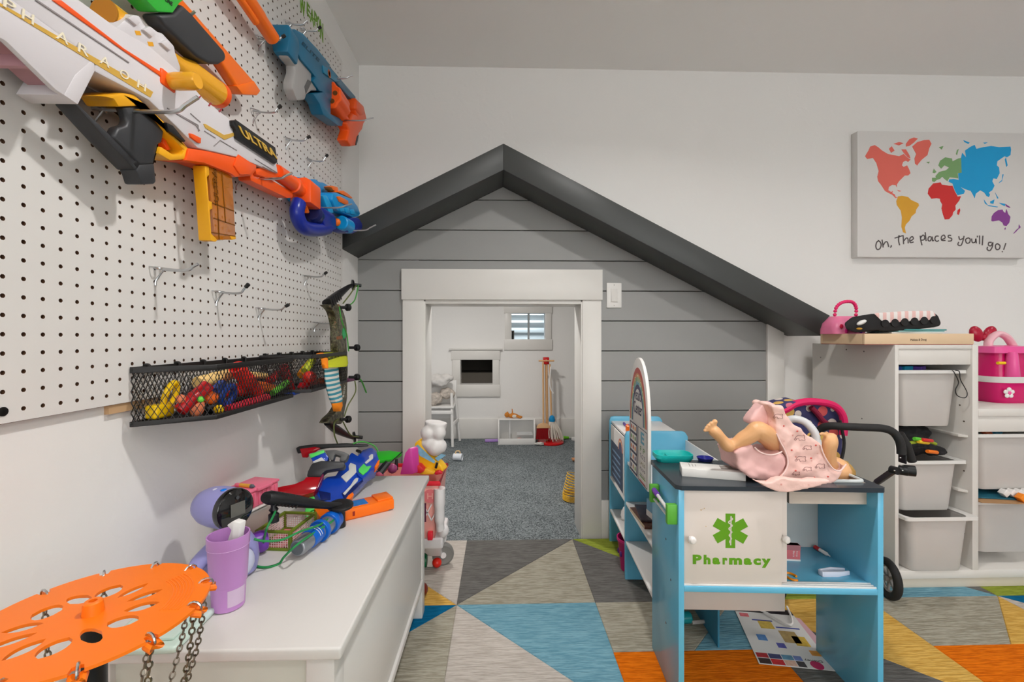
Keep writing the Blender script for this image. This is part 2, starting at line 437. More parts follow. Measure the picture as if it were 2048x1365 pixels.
# ---- light switch
p0, p1 = onY(1213.5, 566, YS - 0.006), onY(1243.5, 616, YS - 0.006)
sw = thing('light_switch', 'white rocker light switch on the grey planks right of the doorway', 'light switch', ((p0.x + p1.x) / 2, YS, p1.z))
SWM = M('white_plastic', (232, 230, 226), 0.3, var=0.01)
MB().b2((p0.x, YS - 0.006, p1.z), (p1.x, YS, p0.z)).build('plate', SWM, sw, bevel=0.003)
cx, cz = (p0.x + p1.x) / 2, (p0.z + p1.z) / 2
rk = MB().b2((cx - 0.0165, YS - 0.0085, cz - 0.033), (cx + 0.0165, YS - 0.006, cz + 0.033)).build('rocker_frame', SWM, sw, bevel=0.0008)
MB().prism([(cx - 0.014, YS - 0.0085, cz - 0.030), (cx - 0.014, YS - 0.0125, cz - 0.030), (cx - 0.014, YS - 0.0092, cz + 0.030), (cx - 0.014, YS - 0.0085, cz + 0.030)], (0.028, 0, 0)).build('rocker', M('switch_rocker', (224, 221, 216), 0.3), sw, bevel=0.0006)
for s in (-1, 1): MB().lathe([(0.003, 0), (0.003, 0.0008), (0.001, 0.0012)], (cx, YS - 0.006, cz + s * 0.049), (0, -1, 0), 10).build('screw', M('screw_white', (190, 188, 184), 0.3), sw)

# ================================================================== RUG of coloured triangles
RUGC = dict(cream=((172, 163, 154), (196, 188, 180)), khaki=((138, 132, 116), (170, 165, 150)), grey=((88, 86, 83), (112, 110, 107)),
            blue=((92, 140, 158), (122, 166, 182)), teal=((0, 84, 124), (12, 104, 146)), mustard=((190, 146, 66), (216, 174, 92)),
            orange=((196, 92, 4), (226, 116, 16)), green=((122, 134, 44), (150, 162, 64)))
RUGM = {k: carpet_mat('rug_' + k, a, b, 170, 1.3, 0.9) for k, (a, b) in RUGC.items()}
rug = thing('rug', 'tufted rug of multicoloured triangles covering the floor in front of the playhouse', 'rug', (0.8, 1.2, 0))
RZ = 0.009
def g(x, y): return onZ(x, y, RZ)
A = g(914, 1208)
yt = g(1020, 1080).y
def piece(col, pts):
    MB().prism([(p[0], p[1], RZ) for p in pts], (0, 0, -RZ + 0.0004)).build('rug_piece', RUGM[col], rug, bevel=0.002, seg=1)
TS = 0.492; TX, TY = -0.152, 1.549
def tile(i, j, kind, *c):
    x0, y0 = TX + i * TS, TY + j * TS; x1, y1 = x0 + TS, y0 + TS; xm, ym = (x0 + x1) / 2, (y0 + y1) / 2
    x0r = max(x0, XW + 0.002)
    if kind == '/':      # upper left, lower right
        piece(c[0], [(x0, y0), (x1, y1), (x0, y1)]); piece(c[1], [(x0, y0), (x1, y0), (x1, y1)])
    elif kind == '\\':   # upper right, lower left
        piece(c[0], [(x0, y1), (x1, y0), (x1, y1)]); piece(c[1], [(x0, y1), (x0, y0), (x1, y0)])
    elif kind == 'h':    # half tile below, trapezium and corner triangle above
        piece(c[0], [(x0, y0), (x1, y0), (x1, ym), (x0, ym)])
        piece(c[1], [(x0, ym), (xm, ym), (x1, y1), (x0, y1)]); piece(c[2], [(xm, ym), (x1, ym), (x1, y1)])
tile(-1, 0, '\\', 'cream', 'mustard'); tile(0, 0, '/', 'grey', 'khaki'); tile(1, 0, '\\', 'green', 'grey')
tile(2, 0, '/', 'khaki', 'green'); tile(3, 0, '\\', 'grey', 'blue'); tile(4, 0, '\\', 'cream', 'green'); tile(5, 0, '/', 'grey', 'khaki')
tile(-1, -1, '/', 'teal', 'khaki'); tile(0, -1, '\\', 'blue', 'cream'); tile(1, -1, 'h', 'orange', 'khaki', 'blue')
tile(2, -1, '\\', 'mustard', 'grey'); tile(3, -1, 'h', 'orange', 'khaki', 'mustard'); tile(4, -1, '\\', 'teal', 'cream'); tile(5, -1, '/', 'blue', 'grey')
cyc = ['cream', 'khaki', 'grey', 'blue', 'teal', 'mustard', 'orange', 'green']
for j in (-2, -3, -4):
    for i in range(-1, 6):
        q = (i * 5 + j * 3); tile(i, j, '/' if (i + j) % 2 else '\\', cyc[q % 8], cyc[(q + 3) % 8])
# ================================================================== PEGBOARD with its holes
P = 0.0254
h0 = onX(5.1, 166.7, XP)
col0, row0 = h0.y % P, h0.z % P
PY0, PY1, PZ0, PZ1 = -0.30, 1.838, 0.837, 2.10
peg = thing('pegboard', 'white perforated pegboard covering the left wall above the bench', 'pegboard', (XP, (PY0 + PY1) / 2, PZ0))
PEGW = M('white_hardboard', (226, 223, 219), 0.4, var=0.015)
PEGB = M('brown_hardboard_core', (92, 62, 40), 0.9)
pm = MB(); HR = 0.0032; TH = 0.004
ys = [col0 + P * (i + 0.5) for i in range(-20, 90)]; ys = [y for y in ys if PY0 < y < PY1]
zs = [row0 + P * (i + 0.5) for i in range(20, 100)]; zs = [z for z in zs if PZ0 < z < PZ1]
ey = [PY0] + ys + [PY1]; ez = [PZ0] + zs + [PZ1]
for i in range(len(ey) - 1):
    for k in range(len(ez) - 1):
        y0, y1, z0, z1 = ey[i], ey[i + 1], ez[k], ez[k + 1]
        if not (abs(y1 - y0 - P) < 1e-6 and abs(z1 - z0 - P) < 1e-6):
            pm.cur = 0; pm.add([(XP, y0, z0), (XP, y1, z0), (XP, y1, z1), (XP, y0, z1)], [[0, 1, 2, 3]]); continue
        cy, cz = (y0 + y1) / 2, (z0 + z1) / 2
        sq = [(XP, y1, z1), (XP, y0, z1), (XP, y0, z0), (XP, y1, z0)]
        ring = [(XP, cy + HR * math.cos(R(45 * q + 22.5)), cz + HR * math.sin(R(45 * q + 22.5))) for q in range(8)]
        rb = [(XP - TH, p[1], p[2]) for p in ring]
        pm.cur = 0
        # ring index 0 at 22.5 deg (right, up): four corner fans
        pm.add(sq + ring, [[0, 1, 6, 5], [1, 2, 8, 7], [2, 3, 10, 9], [3, 0, 4, 11], [0, 5, 4], [1, 7, 6], [2, 9, 8], [3, 11, 10]])
        pm.cur = 1
        pm.add(ring + rb, [[q, (q + 1) % 8, 8 + (q + 1) % 8, 8 + q] for q in range(8)])
bd = pm.build('board', [PEGW, PEGB], peg, smooth=0)
bd['kind'] = 'stuff' if False else None
del bd['kind']
ck = MB(); x0, x1 = XW + 0.0005, XP - TH
ck.b2((x0, PY0, PZ0), (x1, PY1, PZ1)); ck.build('backing', PEGB, peg)
ed = MB(); ed.b2((x1, PY0, PZ0 - 0.0005), (XP - 0.0002, PY1, PZ0)); ed.b2((x1, PY1, PZ0), (XP - 0.0002, PY1 + 0.0005, PZ1)); ed.b2((x1, PY0, PZ1), (XP - 0.0002, PY1, PZ1 + 0.0005))
ed.build('cut_edge', PEGB, peg)
MB().b2((XW + 0.0002, 0.755, PZ0 - 0.016), (XW + 0.008, 0.86, PZ0 - 0.0006)).build('furring_strip', M('pine_strip', (196, 160, 120), 0.7, bump=0.2, bscale=40), peg)
# screw heads along the lower edge
sc = onX(5, 824, XP); MB().lathe([(0.0062, 0), (0.0062, 0.0012), (0.003, 0.0022)], sc, (1, 0, 0), 14).build('screw', M('black_screw', (30, 28, 26), 0.4, 0.6), peg)

# green letters at the top of the board
LG = M('green_letter_vinyl', (112, 160, 40), 0.45)
def letter(ch, x, ytop, ybot, wpx):
    a, b = onX(x, ytop, XP + 0.0005), onX(x, ybot, XP + 0.0005); c = onX(x + wpx, ytop, XP + 0.0005)
    hgt = a.z - b.z; wid = c.y - a.y
    mb = text_mb(ch, (0, 0, 0), (0, 1, 0), (0, 0, 1), 1.0, 0.0012, 0.02)
    lo = [min(v[i] for v in mb.v) for i in range(3)]; hi = [max(v[i] for v in mb.v) for i in range(3)]
    for v in mb.v:
        v.y = a.y + (v.y - lo[1]) / (hi[1] - lo[1]) * wid; v.z = b.z + (v.z - lo[2]) / (hi[2] - lo[2]) * hgt; v.x = XP + 0.0004 + (v.x - lo[0])
    tag(mb.build('letter', LG, smooth=0), 'green capital letter %s stuck near the top of the pegboard' % ch, 'letter', 'green letters of the pegboard heading')
for ch, x, yt_, yb_, wp in [('W', 599, -14, 20, 11), ('E', 613.5, 3, 27, 6), ('A', 620, 12, 42, 8), ('P', 628.5, 21, 50, 5.5), ('O', 634, 28, 59, 5.5), ('N', 640, 38, 76, 6)]:
    letter(ch, x, yt_, yb_, wp)

# ------------------------------------------------------------------ steel hooks
STEEL = M('zinc_wire', (196, 198, 200), 0.28, 1.0, var=0.05)
TIPB = M('black_rubber_tip', (28, 27, 26), 0.6)
HOOKS = []
def hook(label, rx, ry, tx, ty, capped=True, wire=0.0026):
    """root pixel on the board, tip pixel: the wire runs straight out of the board and turns up at its end"""
    a = onX(rx, ry, XP)
    # snap to the nearest hole
    a.y = (round((a.y - col0) / P)) * P + col0
    d = ray(tx, ty); s = a.y / d.y; tip = d * s; tip.z += CAM_H
    L = max(0.05, min(0.19, tip.x - XP)); dz = tip.z - a.z
    t = thing('pegboard_hook', label, 'hook', a, 0, 'steel pegboard hooks')
    m = MB(); up = max(0.008, min(0.03, dz if dz > 0 else 0.012))
    path = [a + Vector((-0.006, 0, 0.0)), a + Vector((0.004, 0, 0)), a + Vector((L * 0.45, 0, -0.004)), a + Vector((L * 0.78, 0, -0.003)), a + Vector((L * 0.88, 0, up * 0.35)), a + Vector((L, 0, up))]
    m.tube(spline(path, 5), wire, 8); m.build('wire', STEEL, t)
    k = MB(); w_ = 0.0016
    for s_ in (-1, 1):
        k.tube(spline([a + Vector((0.016, 0, 0)), a + Vector((0.014, s_ * 0.009, -0.002)), a + Vector((0.004, s_ * 0.0127, 0.0)), a + Vector((-0.006, s_ * 0.0127, 0.001))], 4), w_, 6)
    k.tube(spline([a + Vector((0.02, 0, 0)), a + Vector((0.008, 0.001, -0.014)), a + Vector((0.0018, 0, -0.0254)), a + Vector((0.0018, 0, -0.033))], 4), w_, 6)
    k.build('bracket', STEEL, t)
    if capped:
        e = a + Vector((L, 0, up)); q = (Vector((L * 0.12, 0, up * 0.65))).normalized()
        MB().tube([e - q * 0.007, e - q * 0.006, e + q * 0.004, e + q * 0.005], [0.003, 0.0045, 0.0045, 0.003], 10).build('tip', TIPB, t)
    HOOKS.append(t); return t
hook('bare steel hook under the black grip of the white blaster', 178, 213, 396, 194, False, 0.0034)
hook('bare steel hook beside the green receiver of the black blaster', 316, 40, 390, 38, False)
hook('black-tipped steel hook under the tapered orange barrel', 517, 78, 568, 72)
hook('uncapped steel hook just above the back of the teal blaster', 572, 47, 615, 44, False)
hook('black-tipped steel hook in front of the green letters', 602, 60, 640, 55)
hook('bare steel hook holding up the middle of the teal blaster', 636, 157, 706, 152, False)
hook('bare steel hook holding the orange handle end of the teal blaster', 652, 240, 747, 236, False)
hook('empty black-tipped hook right of the gold scope', 506, 222, 560, 213)
hook('empty black-tipped hook above the gold lettered plate', 573, 280, 618, 274)
hook('empty black-tipped hook nearest the back wall above the sky-blue blaster', 612, 317, 654, 311)
hook('bare steel hook carrying the orange barrel of the white blaster', 470, 353, 585, 346, False, 0.003)
hook('bare steel hook crossing the dark blue grip', 598, 415, 704, 408, False)
hook('bare steel hook under the sky-blue front handle', 650, 458, 752, 450, False)
hook('largest empty hook, bare-ended, left of the other low empty hooks', 312, 537, 396, 530, False, 0.003)
hook('empty black-tipped hook right of the bare-ended low hook', 434, 584, 495, 571)
hook('empty black-tipped hook low above the mesh basket', 518, 617, 575, 613)
hook('empty black-tipped hook high beside the bow', 609, 552, 652, 546)
hook('black-tipped hook half hidden behind the bow riser', 628, 645, 672, 640)
# ================================================================== TOY BLASTERS on the pegboard
def wp(parent, name, pts, fr, xf, xb, mat, bevel=0.003, seg=2, label=None):
    ox, oy, s = fr
    return MB().prism(pxX(pts, xf, s, ox, oy), (xb - xf, 0, 0)).build(name, mat, parent, bevel=bevel, seg=seg, label=label)
def fit_text(txt, p0, p1, ptop, depth=0.0008, bold=0.0, mb=None, spacing=1.0):
    """text stretched so that its box runs from p0 to p1 and up to ptop"""
    p0, p1, ptop = Vector(p0), Vector(p1), Vector(ptop)
    t = text_mb(txt, (0, 0, 0), (1, 0, 0), (0, 1, 0), 1.0, 1.0, bold, spacing=spacing)
    lo = [min(v[i] for v in t.v) for i in range(2)]; hi = [max(v[i] for v in t.v) for i in range(2)]
    xd, yd = p1 - p0, ptop - p0; n = xd.cross(yd).normalized()
    t.v = [p0 + xd * ((v.x - lo[0]) / (hi[0] - lo[0])) + yd * ((v.y - lo[1]) / (hi[1] - lo[1])) + n * (v.z * depth) for v in t.v]
    if mb: mb.add(t.v, t.f); return mb
    return t
WHT = M('toy_white_plastic', (224, 219, 222), 0.32, var=0.02)
ORG = M('toy_orange_plastic', (252, 92, 24), 0.34, var=0.03)
ORG2 = M('toy_bright_orange', (255, 116, 14), 0.34, var=0.03)
GOLD = M('toy_gold_plastic', (246, 176, 46), 0.22, 0.12, var=0.05)
YEL = M('toy_amber_yellow', (246, 176, 24), 0.35)
BLK = M('toy_black_plastic', (52, 53, 56), 0.42, var=0.05)
BLK2 = M('toy_deep_black', (26, 26, 28), 0.4)
GRV = M('panel_groove', (150, 142, 142), 0.6)
AMB = M('amber_clear_plastic', (206, 120, 16), 0.08, var=0.1, alpha=0.6)
GRY = M('toy_grey_plastic', (162, 160, 158), 0.4)
TEAL = M('toy_teal_plastic', (18, 104, 140), 0.35, var=0.05)
SKY = M('toy_sky_blue', (14, 148, 216), 0.3)
NAVY = M('toy_royal_blue', (24, 44, 150), 0.28)
NAVYD = M('toy_navy_dark', (18, 26, 84), 0.3)
STOCK_SHADE = M('stock_pink_shade', (196, 148, 156), 0.5)  # shade inside the hollow white stock, put into the colour as pink
GREEN = M('toy_green_plastic', (52, 190, 60), 0.35)

# ---- white and gold long blaster
F0 = (0, 0, 1.0); F1 = (0, 0, 4.55); F3 = (0, 150, 3.9); F4 = (350, 200, 4.266)
g1 = thing('toy_blaster', 'long white and gold toy blaster with amber magazine and orange muzzle', 'toy blaster', (-0.61, 0.85, 1.2))
XF, XBK = -0.578, -0.640
body = wp(g1, 'body_shell', [(-160, -228), (158, -2), (233, 53), (300, 92), (362, 145), (409, 198), (463, 240), (553, 326), (557, 348), (476, 315), (397, 297), (350, 250), (299, 201), (264, 182), (189, 143), (189, 120), (10, -10), (-160, -120)], F0, XF, XBK, WHT, 0.004)
# hollow stock: a frame open underneath
st = [(-160, -122), (10, -12), (189, 119), (189, 143), (155, 208), (112, 180), (12, 82), (0, 76), (-160, -40)]
wp(g1, 'stock_cheek', st, F0, XF, XF - 0.008, WHT, 0.002)
wp(g1, 'stock_cheek', st, F0, XBK + 0.008, XBK, WHT, 0.002)
wp(g1, 'stock_inner', [(-150, -110), (10, -12), (186, 118), (186, 142), (150, 190), (112, 160), (12, 62), (-150, -60)], F0, XF - 0.008, XBK + 0.008, STOCK_SHADE, 0)
wp(g1, 'stock_heel', [(190, 142), (156, 209), (128, 190), (150, 150), (188, 116)], F0, XF + 0.0003, XBK, WHT, 0.0008)
for a, b in (((6, 78), (14, 85)), ((60, 132), (67, 138))):
    MB().prism([onX(a[0], a[1], XF - .008), onX(b[0], b[1], XF - .008), onX(b[0], b[1] - 24, XF - .008), onX(a[0], a[1] - 24, XF - .008)], (XBK - XF + 0.016, 0, 0)).build('stock_rib', STOCK_SHADE, g1)
wp(g1, 'stock_bar', [(585, 226), (612, 222), (835, 440), (1090, 700), (1062, 748), (840, 515)], F3, -0.590, -0.620, BLK, 0.003)
wp(g1, 'grip_foot', [(1062, 745), (1090, 700), (1205, 690), (1222, 835), (1205, 852), (1105, 857), (1080, 775)], F3, -0.588, -0.616, BLK, 0.003)
grip = wp(g1, 'grip', [(880, 485), (915, 410), (985, 390), (1000, 350), (985, 300), (960, 240), (1130, 225), (1290, 420), (1270, 530), (1240, 545), (1205, 700), (1090, 705)], F3, -0.588, -0.604, BLK, 0.005, 3)
wp(grip, 'grip_pad', [(915, 410), (1000, 395), (1040, 330), (1070, 395), (1010, 510), (960, 540), (900, 480)], F3, -0.5895, -0.592, BLK2, 0.002)
wp(grip, 'grip_panel', [(1230, 545), (1195, 690), (1070, 650), (1040, 690), (1085, 740), (1195, 700), (1240, 560), (1150, 500), (1090, 560)], F3, -0.5895, -0.592, BLK2, 0.001)
wp(g1, 'trigger_guard', [(790, 165), (960, 140), (1050, 150), (1310, 390), (1475, 575), (1445, 660), (1330, 668), (1240, 615), (1255, 555), (1350, 618), (1425, 615), (1440, 585), (1290, 440), (1130, 240), (930, 250), (895, 190)], F3, -0.584, -0.634, YEL, 0.003)
wp(g1, 'trigger', [(1272, 465), (1305, 480), (1305, 530), (1338, 585), (1310, 588), (1270, 530)], F3, -0.600, -0.618, ORG, 0.002)
wp(g1, 'guard_slot', [(1300, 370), (1350, 395), (1450, 515), (1440, 525), (1320, 440)], F3, -0.5775, -0.584, BLK2, 0.001)
wp(g1, 'lower_receiver', [(120, 410), (270, 430), (530, 492), (545, 450), (700, 555), (700, 600), (660, 650), (520, 660), (480, 630), (250, 540), (95, 520)], F4, -0.580, -0.638, ORG, 0.004)
wp(g1, 'lower_panel', [(540, 460), (690, 560), (690, 600), (640, 640), (560, 640), (505, 560)], F4, -0.577, -0.581, M('toy_orange_plastic'), 0.002)
mag = wp(g1, 'magazine', [(282, 570), (490, 640), (520, 1185), (380, 1200), (345, 1195)], F4, -0.588, -0.610, AMB, 0.002)
wp(mag, 'spine', [(255, 560), (292, 568), (295, 640), (275, 660), (292, 860), (318, 870), (322, 930), (300, 940), (312, 1140), (365, 1195), (350, 1212), (305, 1200), (285, 900)], F4, -0.5865, -0.611, YEL, 0.0015)
wp(mag, 'foot', [(470, 1165), (520, 1160), (522, 1188), (490, 1195)], F4, -0.587, -0.630, YEL, 0.001)
wp(mag, 'follower', [(330, 600), (480, 645), (500, 760), (340, 720)], F4, -0.596, -0.606, M('amber_inner', (120, 70, 14), 0.4), 0)
for a, b in (((290, 870), (505, 950)), ((330, 1010), (510, 1070)), ((345, 560), (375, 1190)), ((395, 590), (430, 1050)), ((300, 1130), (512, 1165)), ((330, 560), (345, 900))):
    MB().bar(onX(F4[0] + a[0] / 4.266, F4[1] + a[1] / 4.266, -0.588), onX(F4[0] + b[0] / 4.266, F4[1] + b[1] / 4.266, -0.588), 0.0022, 0.002, (1, 0, 0)).build('rib', M('amber_ribs', (124, 72, 12), 0.25), mag)
p = lambda x, y, X, fr=F4: onX(fr[0] + x / fr[2], fr[1] + y / fr[2], X)
fit_text('ULTRA', p(372, 870, -0.5872), p(352, 600, -0.5872), p(335, 860, -0.5872), 0.001).build('lettering', M('amber_ribs'), mag, smooth=0)
# plate with raised gold letters
plate = wp(g1, 'name_plate', [(490, 175), (528, 172), (858, 405), (876, 530), (860, 546), (530, 328), (520, 258), (493, 215)], F4, -0.571, -0.579, BLK2, 0.0015)
fit_text('ULTRA', p(580, 312, -0.5705), p(872, 508, -0.5705), p(538, 218, -0.5705), 0.002, 0.02, spacing=1.06).build('gold_letters', M('gold_letter_foil', (244, 196, 84), 0.3, 0.3), plate, smooth=0)
# stripes, text, grooves
wp(g1, 'orange_stripe', [(480, 0), (560, 0), (1130, 440), (1540, 700), (1560, 740), (1500, 720), (1040, 400), (960, 340)], F1, -0.576, -0.579, ORG, 0.001)
wp(g1, 'gold_stripe', [(-200, -90), (-200, -70), (1370, 888), (1395, 838), (1290, 770)], F1, -0.5772, -0.579, M('gold_foil_print', (232, 186, 84), 0.35, 0.3), 0)
for ch, x, y, wd, hh in (('P', 25, 55, 110, 85), ('H', 195, 165, 105, 90), ('T', 360, 235, 70, 80), ('A', 505, 345, 110, 82), ('R', 705, 465, 95, 80), ('A', 905, 570, 85, 76), ('O', 1085, 690, 80, 72), ('H', 1245, 790, 75, 66)):
    if ch == 'T': continue
    sl = 0.6
    fit_text(ch, p(x, y, -0.5770, F1), p(x + wd, y + wd * sl, -0.5770, F1), p(x + 8, y - hh, -0.5770, F1), 0.001, 0.0).build('print_letter', M('pale_gold_lettering', (250, 240, 214), 0.3), g1, smooth=0)
for a, b in (((320, 0), (1170, 570)), ((1520, 985), (1780, 1140)), ((1780, 1140), (1815, 1190))):
    MB().bar(p(a[0], a[1], XF + .0003, F1), p(b[0], b[1], XF + .0003, F1), 0.0016, 0.0024, (1, 0, 0)).build('panel_line', GRV, g1)
for a, b in (((0, 105), (195, 215)), ((195, 215), (200, 270)), ((250, 265), (345, 325)), ((385, 345), (525, 430)), ((385, 345), (330, 395)), ((130, 115), (215, 190)), ((680, 505), (870, 620)), ((750, 570), (830, 610))):
    MB().bar(p(a[0], a[1], XF + .0003), p(b[0], b[1], XF + .0003), 0.0014, 0.0020, (1, 0, 0)).build('panel_line', GRV, g1)
wp(g1, 'rear_slot', [(320, 0), (345, 0), (1170, 560), (1170, 575)], F1, -0.5775, -0.579, GRV, 0)
wp(g1, 'chevron', [(245, 205), (260, 205), (420, 300), (520, 275), (522, 300), (425, 340), (262, 240)], F4, -0.5768, -0.579, M('gold_foil_print'), 0)
wp(g1, 'orange_button', [(132, 285), (150, 288), (225, 325), (222, 372), (200, 365), (140, 320)], F4, -0.574, -0.579, ORG, 0.001)
for a in ((285, 45), (375, 95), (195, -15)):
    wp(g1, 'vent_slot', [(a[0], a[1]), (a[0] + 24, a[1] - 22), (a[0] + 30, a[1] - 16), (a[0] + 8, a[1] + 12)], F4, -0.5772, -0.579, M('vent_red', (170, 60, 70), 0.5), 0)
# scope
scope_axis = lambda px, py: onX(px, py, -0.607)
a_, b_ = scope_axis(208, 24), scope_axis(437, 190); sd = (b_ - a_).normalized(); SL = (b_ - a_).length
sm = MB(); sm.lathe([(0.0205, 0), (0.0205, 0.028), (0.018, 0.034), (0.0165, 0.045), (0.0165, SL * 0.50), (0.0175, SL * 0.56), (0.026, SL * 0.66), (0.0265, SL - 0.01)], a_, sd, 28)
sco = sm.build('scope', GOLD, g1)
MB().lathe([(0.0272, SL - 0.012), (0.0272, SL + 0.002), (0.022, SL + 0.002), (0.020, SL - 0.006)], a_, sd, 28).build('front_ring', ORG, sco)
MB().lathe([(0.0170, -0.001), (0.0205, -0.001), (0.0205, 0.002), (0.0170, 0.002), (0.0165, 0.010), (0.001, 0.010)], a_, sd, 28).build('eyepiece', M('scope_eyepiece', (196, 124, 16), 0.4), sco)
ub = sd.cross(Vector((1, 0, 0))).normalized(); eb = MB()
for q in range(3):
    an = R(90 + 120 * q); ra = (Vector((1, 0, 0)) * math.cos(an) + ub * math.sin(an))
    an2 = R(90 + 120 * (q + 1)); rb2 = (Vector((1, 0, 0)) * math.cos(an2) + ub * math.sin(an2))
    eb.bar(a_ + sd * 0.0015 + ra * 0.009, a_ + sd * 0.0015 + rb2 * 0.009, 0.002, 0.002); eb.bar(a_ + sd * 0.0015 + ra * 0.009, a_ + sd * 0.0015 + ra * 0.018, 0.0015, 0.002)
eb.build('reticle', M('scope_reticle', (236, 178, 80), 0.4), sco)
wp(g1, 'scope_mount', [(1060, 250), (1150, 165), (1180, 130), (1270, 140), (1310, 215), (1340, 250), (1370, 235), (1440, 290), (1480, 300), (1590, 420), (1600, 480), (1650, 620), (1640, 664), (1330, 470), (1130, 310)], F1, -0.581, -0.634, WHT, 0.003)
for cx_, cy_ in ((1255, 300), (1370, 400)):
    wp(g1, 'mount_window', [(cx_ - 28, cy_ - 22), (cx_ + 20, cy_ - 18), (cx_ + 32, cy_ + 22), (cx_ - 14, cy_ + 20)], F1, -0.5805, -0.583, GOLD, 0)
for cx_, cy_ in ((1190, 165), (1330, 270), (1490, 390)):
    wp(g1, 'mount_lug', [(cx_ - 20, cy_), (cx_ + 30, cy_ - 30), (cx_ + 90, cy_ + 40), (cx_ + 60, cy_ + 70)], F1, -0.576, -0.582, WHT, 0.001)
bo = onX(340, 163, XF); MB().lathe([(0.012, -0.004), (0.0135, 0.004), (0.0145, 0.012), (0.0145, 0.046), (0.012, 0.050)], bo, (1, -0.05, 0), 20).build('charging_knob', GOLD, g1)
MB().box(bo + Vector((-0.002, -0.006, -0.002)), (0.01, 0.035, 0.028)).build('knob_base', ORG, g1, bevel=0.004)
# barrel
c0, c1 = onX(545, 335, -0.592), onX(615, 385, -0.592)
bz_ = onX(640, 388, -0.575)
bd_ = Vector((0, 1, 0)); by0 = onX(552, 340, -0.592).y; byn = onX(600, 360, -0.592).y; bc = Vector((-0.592, by0, onX(570, 358, -0.592).z))
bar_ = MB(); bar_.lathe([(0.020, 0), (0.020, byn - by0 - 0.05), (0.024, byn - by0 - 0.048), (0.024, byn - by0 - 0.035), (0.020, byn - by0 - 0.033), (0.020, byn - by0 + 0.02)], bc, bd_, 26); brl = bar_.build('barrel', ORG, g1)
mb_ = MB(); z0_ = bc.z; mb_.prism([(-0.622, byn, z0_ - 0.037), (-0.560, byn, z0_ - 0.037), (-0.560, byn, z0_ + 0.030), (-0.578, byn, z0_ + 0.040), (-0.622, byn, z0_ + 0.034)], (0, 0.075, 0)); mb_.build('muzzle', ORG, g1, bevel=0.005)
wp(g1, 'under_rail', [(640, 640), (700, 610), (1010, 790), (1005, 835), (960, 838), (650, 690)], F4, -0.592, -0.622, ORG, 0.002)
wp(g1, 'barrel_shroud', [(690, 590), (860, 545), (900, 552), (985, 610), (1000, 640), (900, 640), (860, 690), (700, 640)], F4, -0.583, -0.632, ORG, 0.006)

# ---- black blaster with green receiver and orange barrel
g2 = thing('toy_blaster', 'black toy blaster with green receiver and orange barrel at the top edge', 'toy blaster', (-0.6, 0.85, 1.5))
wp(g2, 'barrel', [(300, -90), (368, -2), (508, 160), (522, 182), (515, 191), (486, 189), (473, 173), (440, 122), (330, -20), (270, -90)], F0, -0.598, -0.622, ORG2, 0.008, 3)
wp(g2, 'barrel_mouth', [(473, 172), (508, 161), (522, 182), (515, 191), (486, 189)], F0, -0.596, -0.624, ORG2, 0.003)
wp(g2, 'fore_grip', [(316, 28), (348, 26), (366, 8), (385, 27), (448, 100), (454, 112), (452, 122), (440, 129), (420, 128), (398, 116), (330, 52)], F0, -0.574, -0.606, BLK, 0.009, 3)
rc = wp(g2, 'receiver', [(200, -90), (292, -2), (316, 24), (347, 26), (360, 7), (372, -2), (330, -60), (290, -90)], F0, -0.572, -0.606, GREEN, 0.003)
fit_text('LINE', onX(330, 2, -0.5715), onX(344, 12, -0.5715), onX(332, -5, -0.5715), 0.0006).build('lettering', BLK2, rc, smooth=0)

# ---- plain orange barrel of a third one
g3 = thing('toy_blaster', 'tapered plain orange toy blaster barrel left of the teal blaster', 'toy blaster', (-0.6, 1.1, 1.75))
q0, q1 = onX(420, -110, -0.612), onX(545.5, 77, -0.612); dd = (q1 - q0); LL = dd.length
MB().lathe([(0.020, 0), (0.020, LL * 0.72), (0.0185, LL * 0.75), (0.0185, LL - 0.002), (0.0165, LL), (0.012, LL), (0.011, LL - 0.02)], q0, dd, 24).build('barrel', ORG2, g3)
MB().tube([q0 + Vector((0, 0, -0.02)), q0 + dd * 0.68 + Vector((0, 0, -0.022))], 0.009, 12).build('slide_tube', ORG2, g3)

# ---- teal blaster
F5 = (540, 40, 5.25)
g4 = thing('toy_blaster', 'teal toy blaster with grey grip, orange dart drum and orange handle', 'toy blaster', (-0.6, 1.45, 1.5))
tb = wp(g4, 'body_shell', [(225, 110), (262, 95), (350, 160), (500, 325), (720, 590), (900, 800), (905, 850), (860, 840), (680, 640), (690, 740), (640, 860), (600, 830), (560, 760), (520, 745), (450, 640), (480, 600), (430, 535), (330, 420), (295, 340)], F5, -0.585, -0.632, TEAL, 0.005)
wp(g4, 'lower_frame', [(455, 775), (560, 755), (640, 860), (640, 985), (770, 1050), (762, 1115), (715, 1110), (560, 995), (525, 885)], F5, -0.585, -0.625, TEAL, 0.003)
wp(g4, 'side_panel', [(560, 475), (690, 560), (740, 650), (690, 650), (570, 560)], F5, -0.581, -0.586, M('toy_teal_light', (30, 124, 160), 0.35), 0.002)
wp(g4, 'top_rail', [(262, 95), (345, 140), (500, 305), (640, 480), (620, 480), (480, 330), (250, 112)], F5, -0.592, -0.622, M('toy_teal_light'), 0.002)
a1 = onX(540 + 215 / 5.25, 40 + 200 / 5.25, -0.587)
MB().prism([(-0.634, a1.y - 0.018, a1.z + 0.03), (-0.583, a1.y - 0.018, a1.z + 0.03), (-0.579, a1.y - 0.018, a1.z + 0.005), (-0.585, a1.y - 0.018, a1.z - 0.048), (-0.627, a1.y - 0.018, a1.z - 0.048), (-0.637, a1.y - 0.018, a1.z + 0.0)], (0, 0.06, 0)).build('stock', TEAL, g4, bevel=0.006)
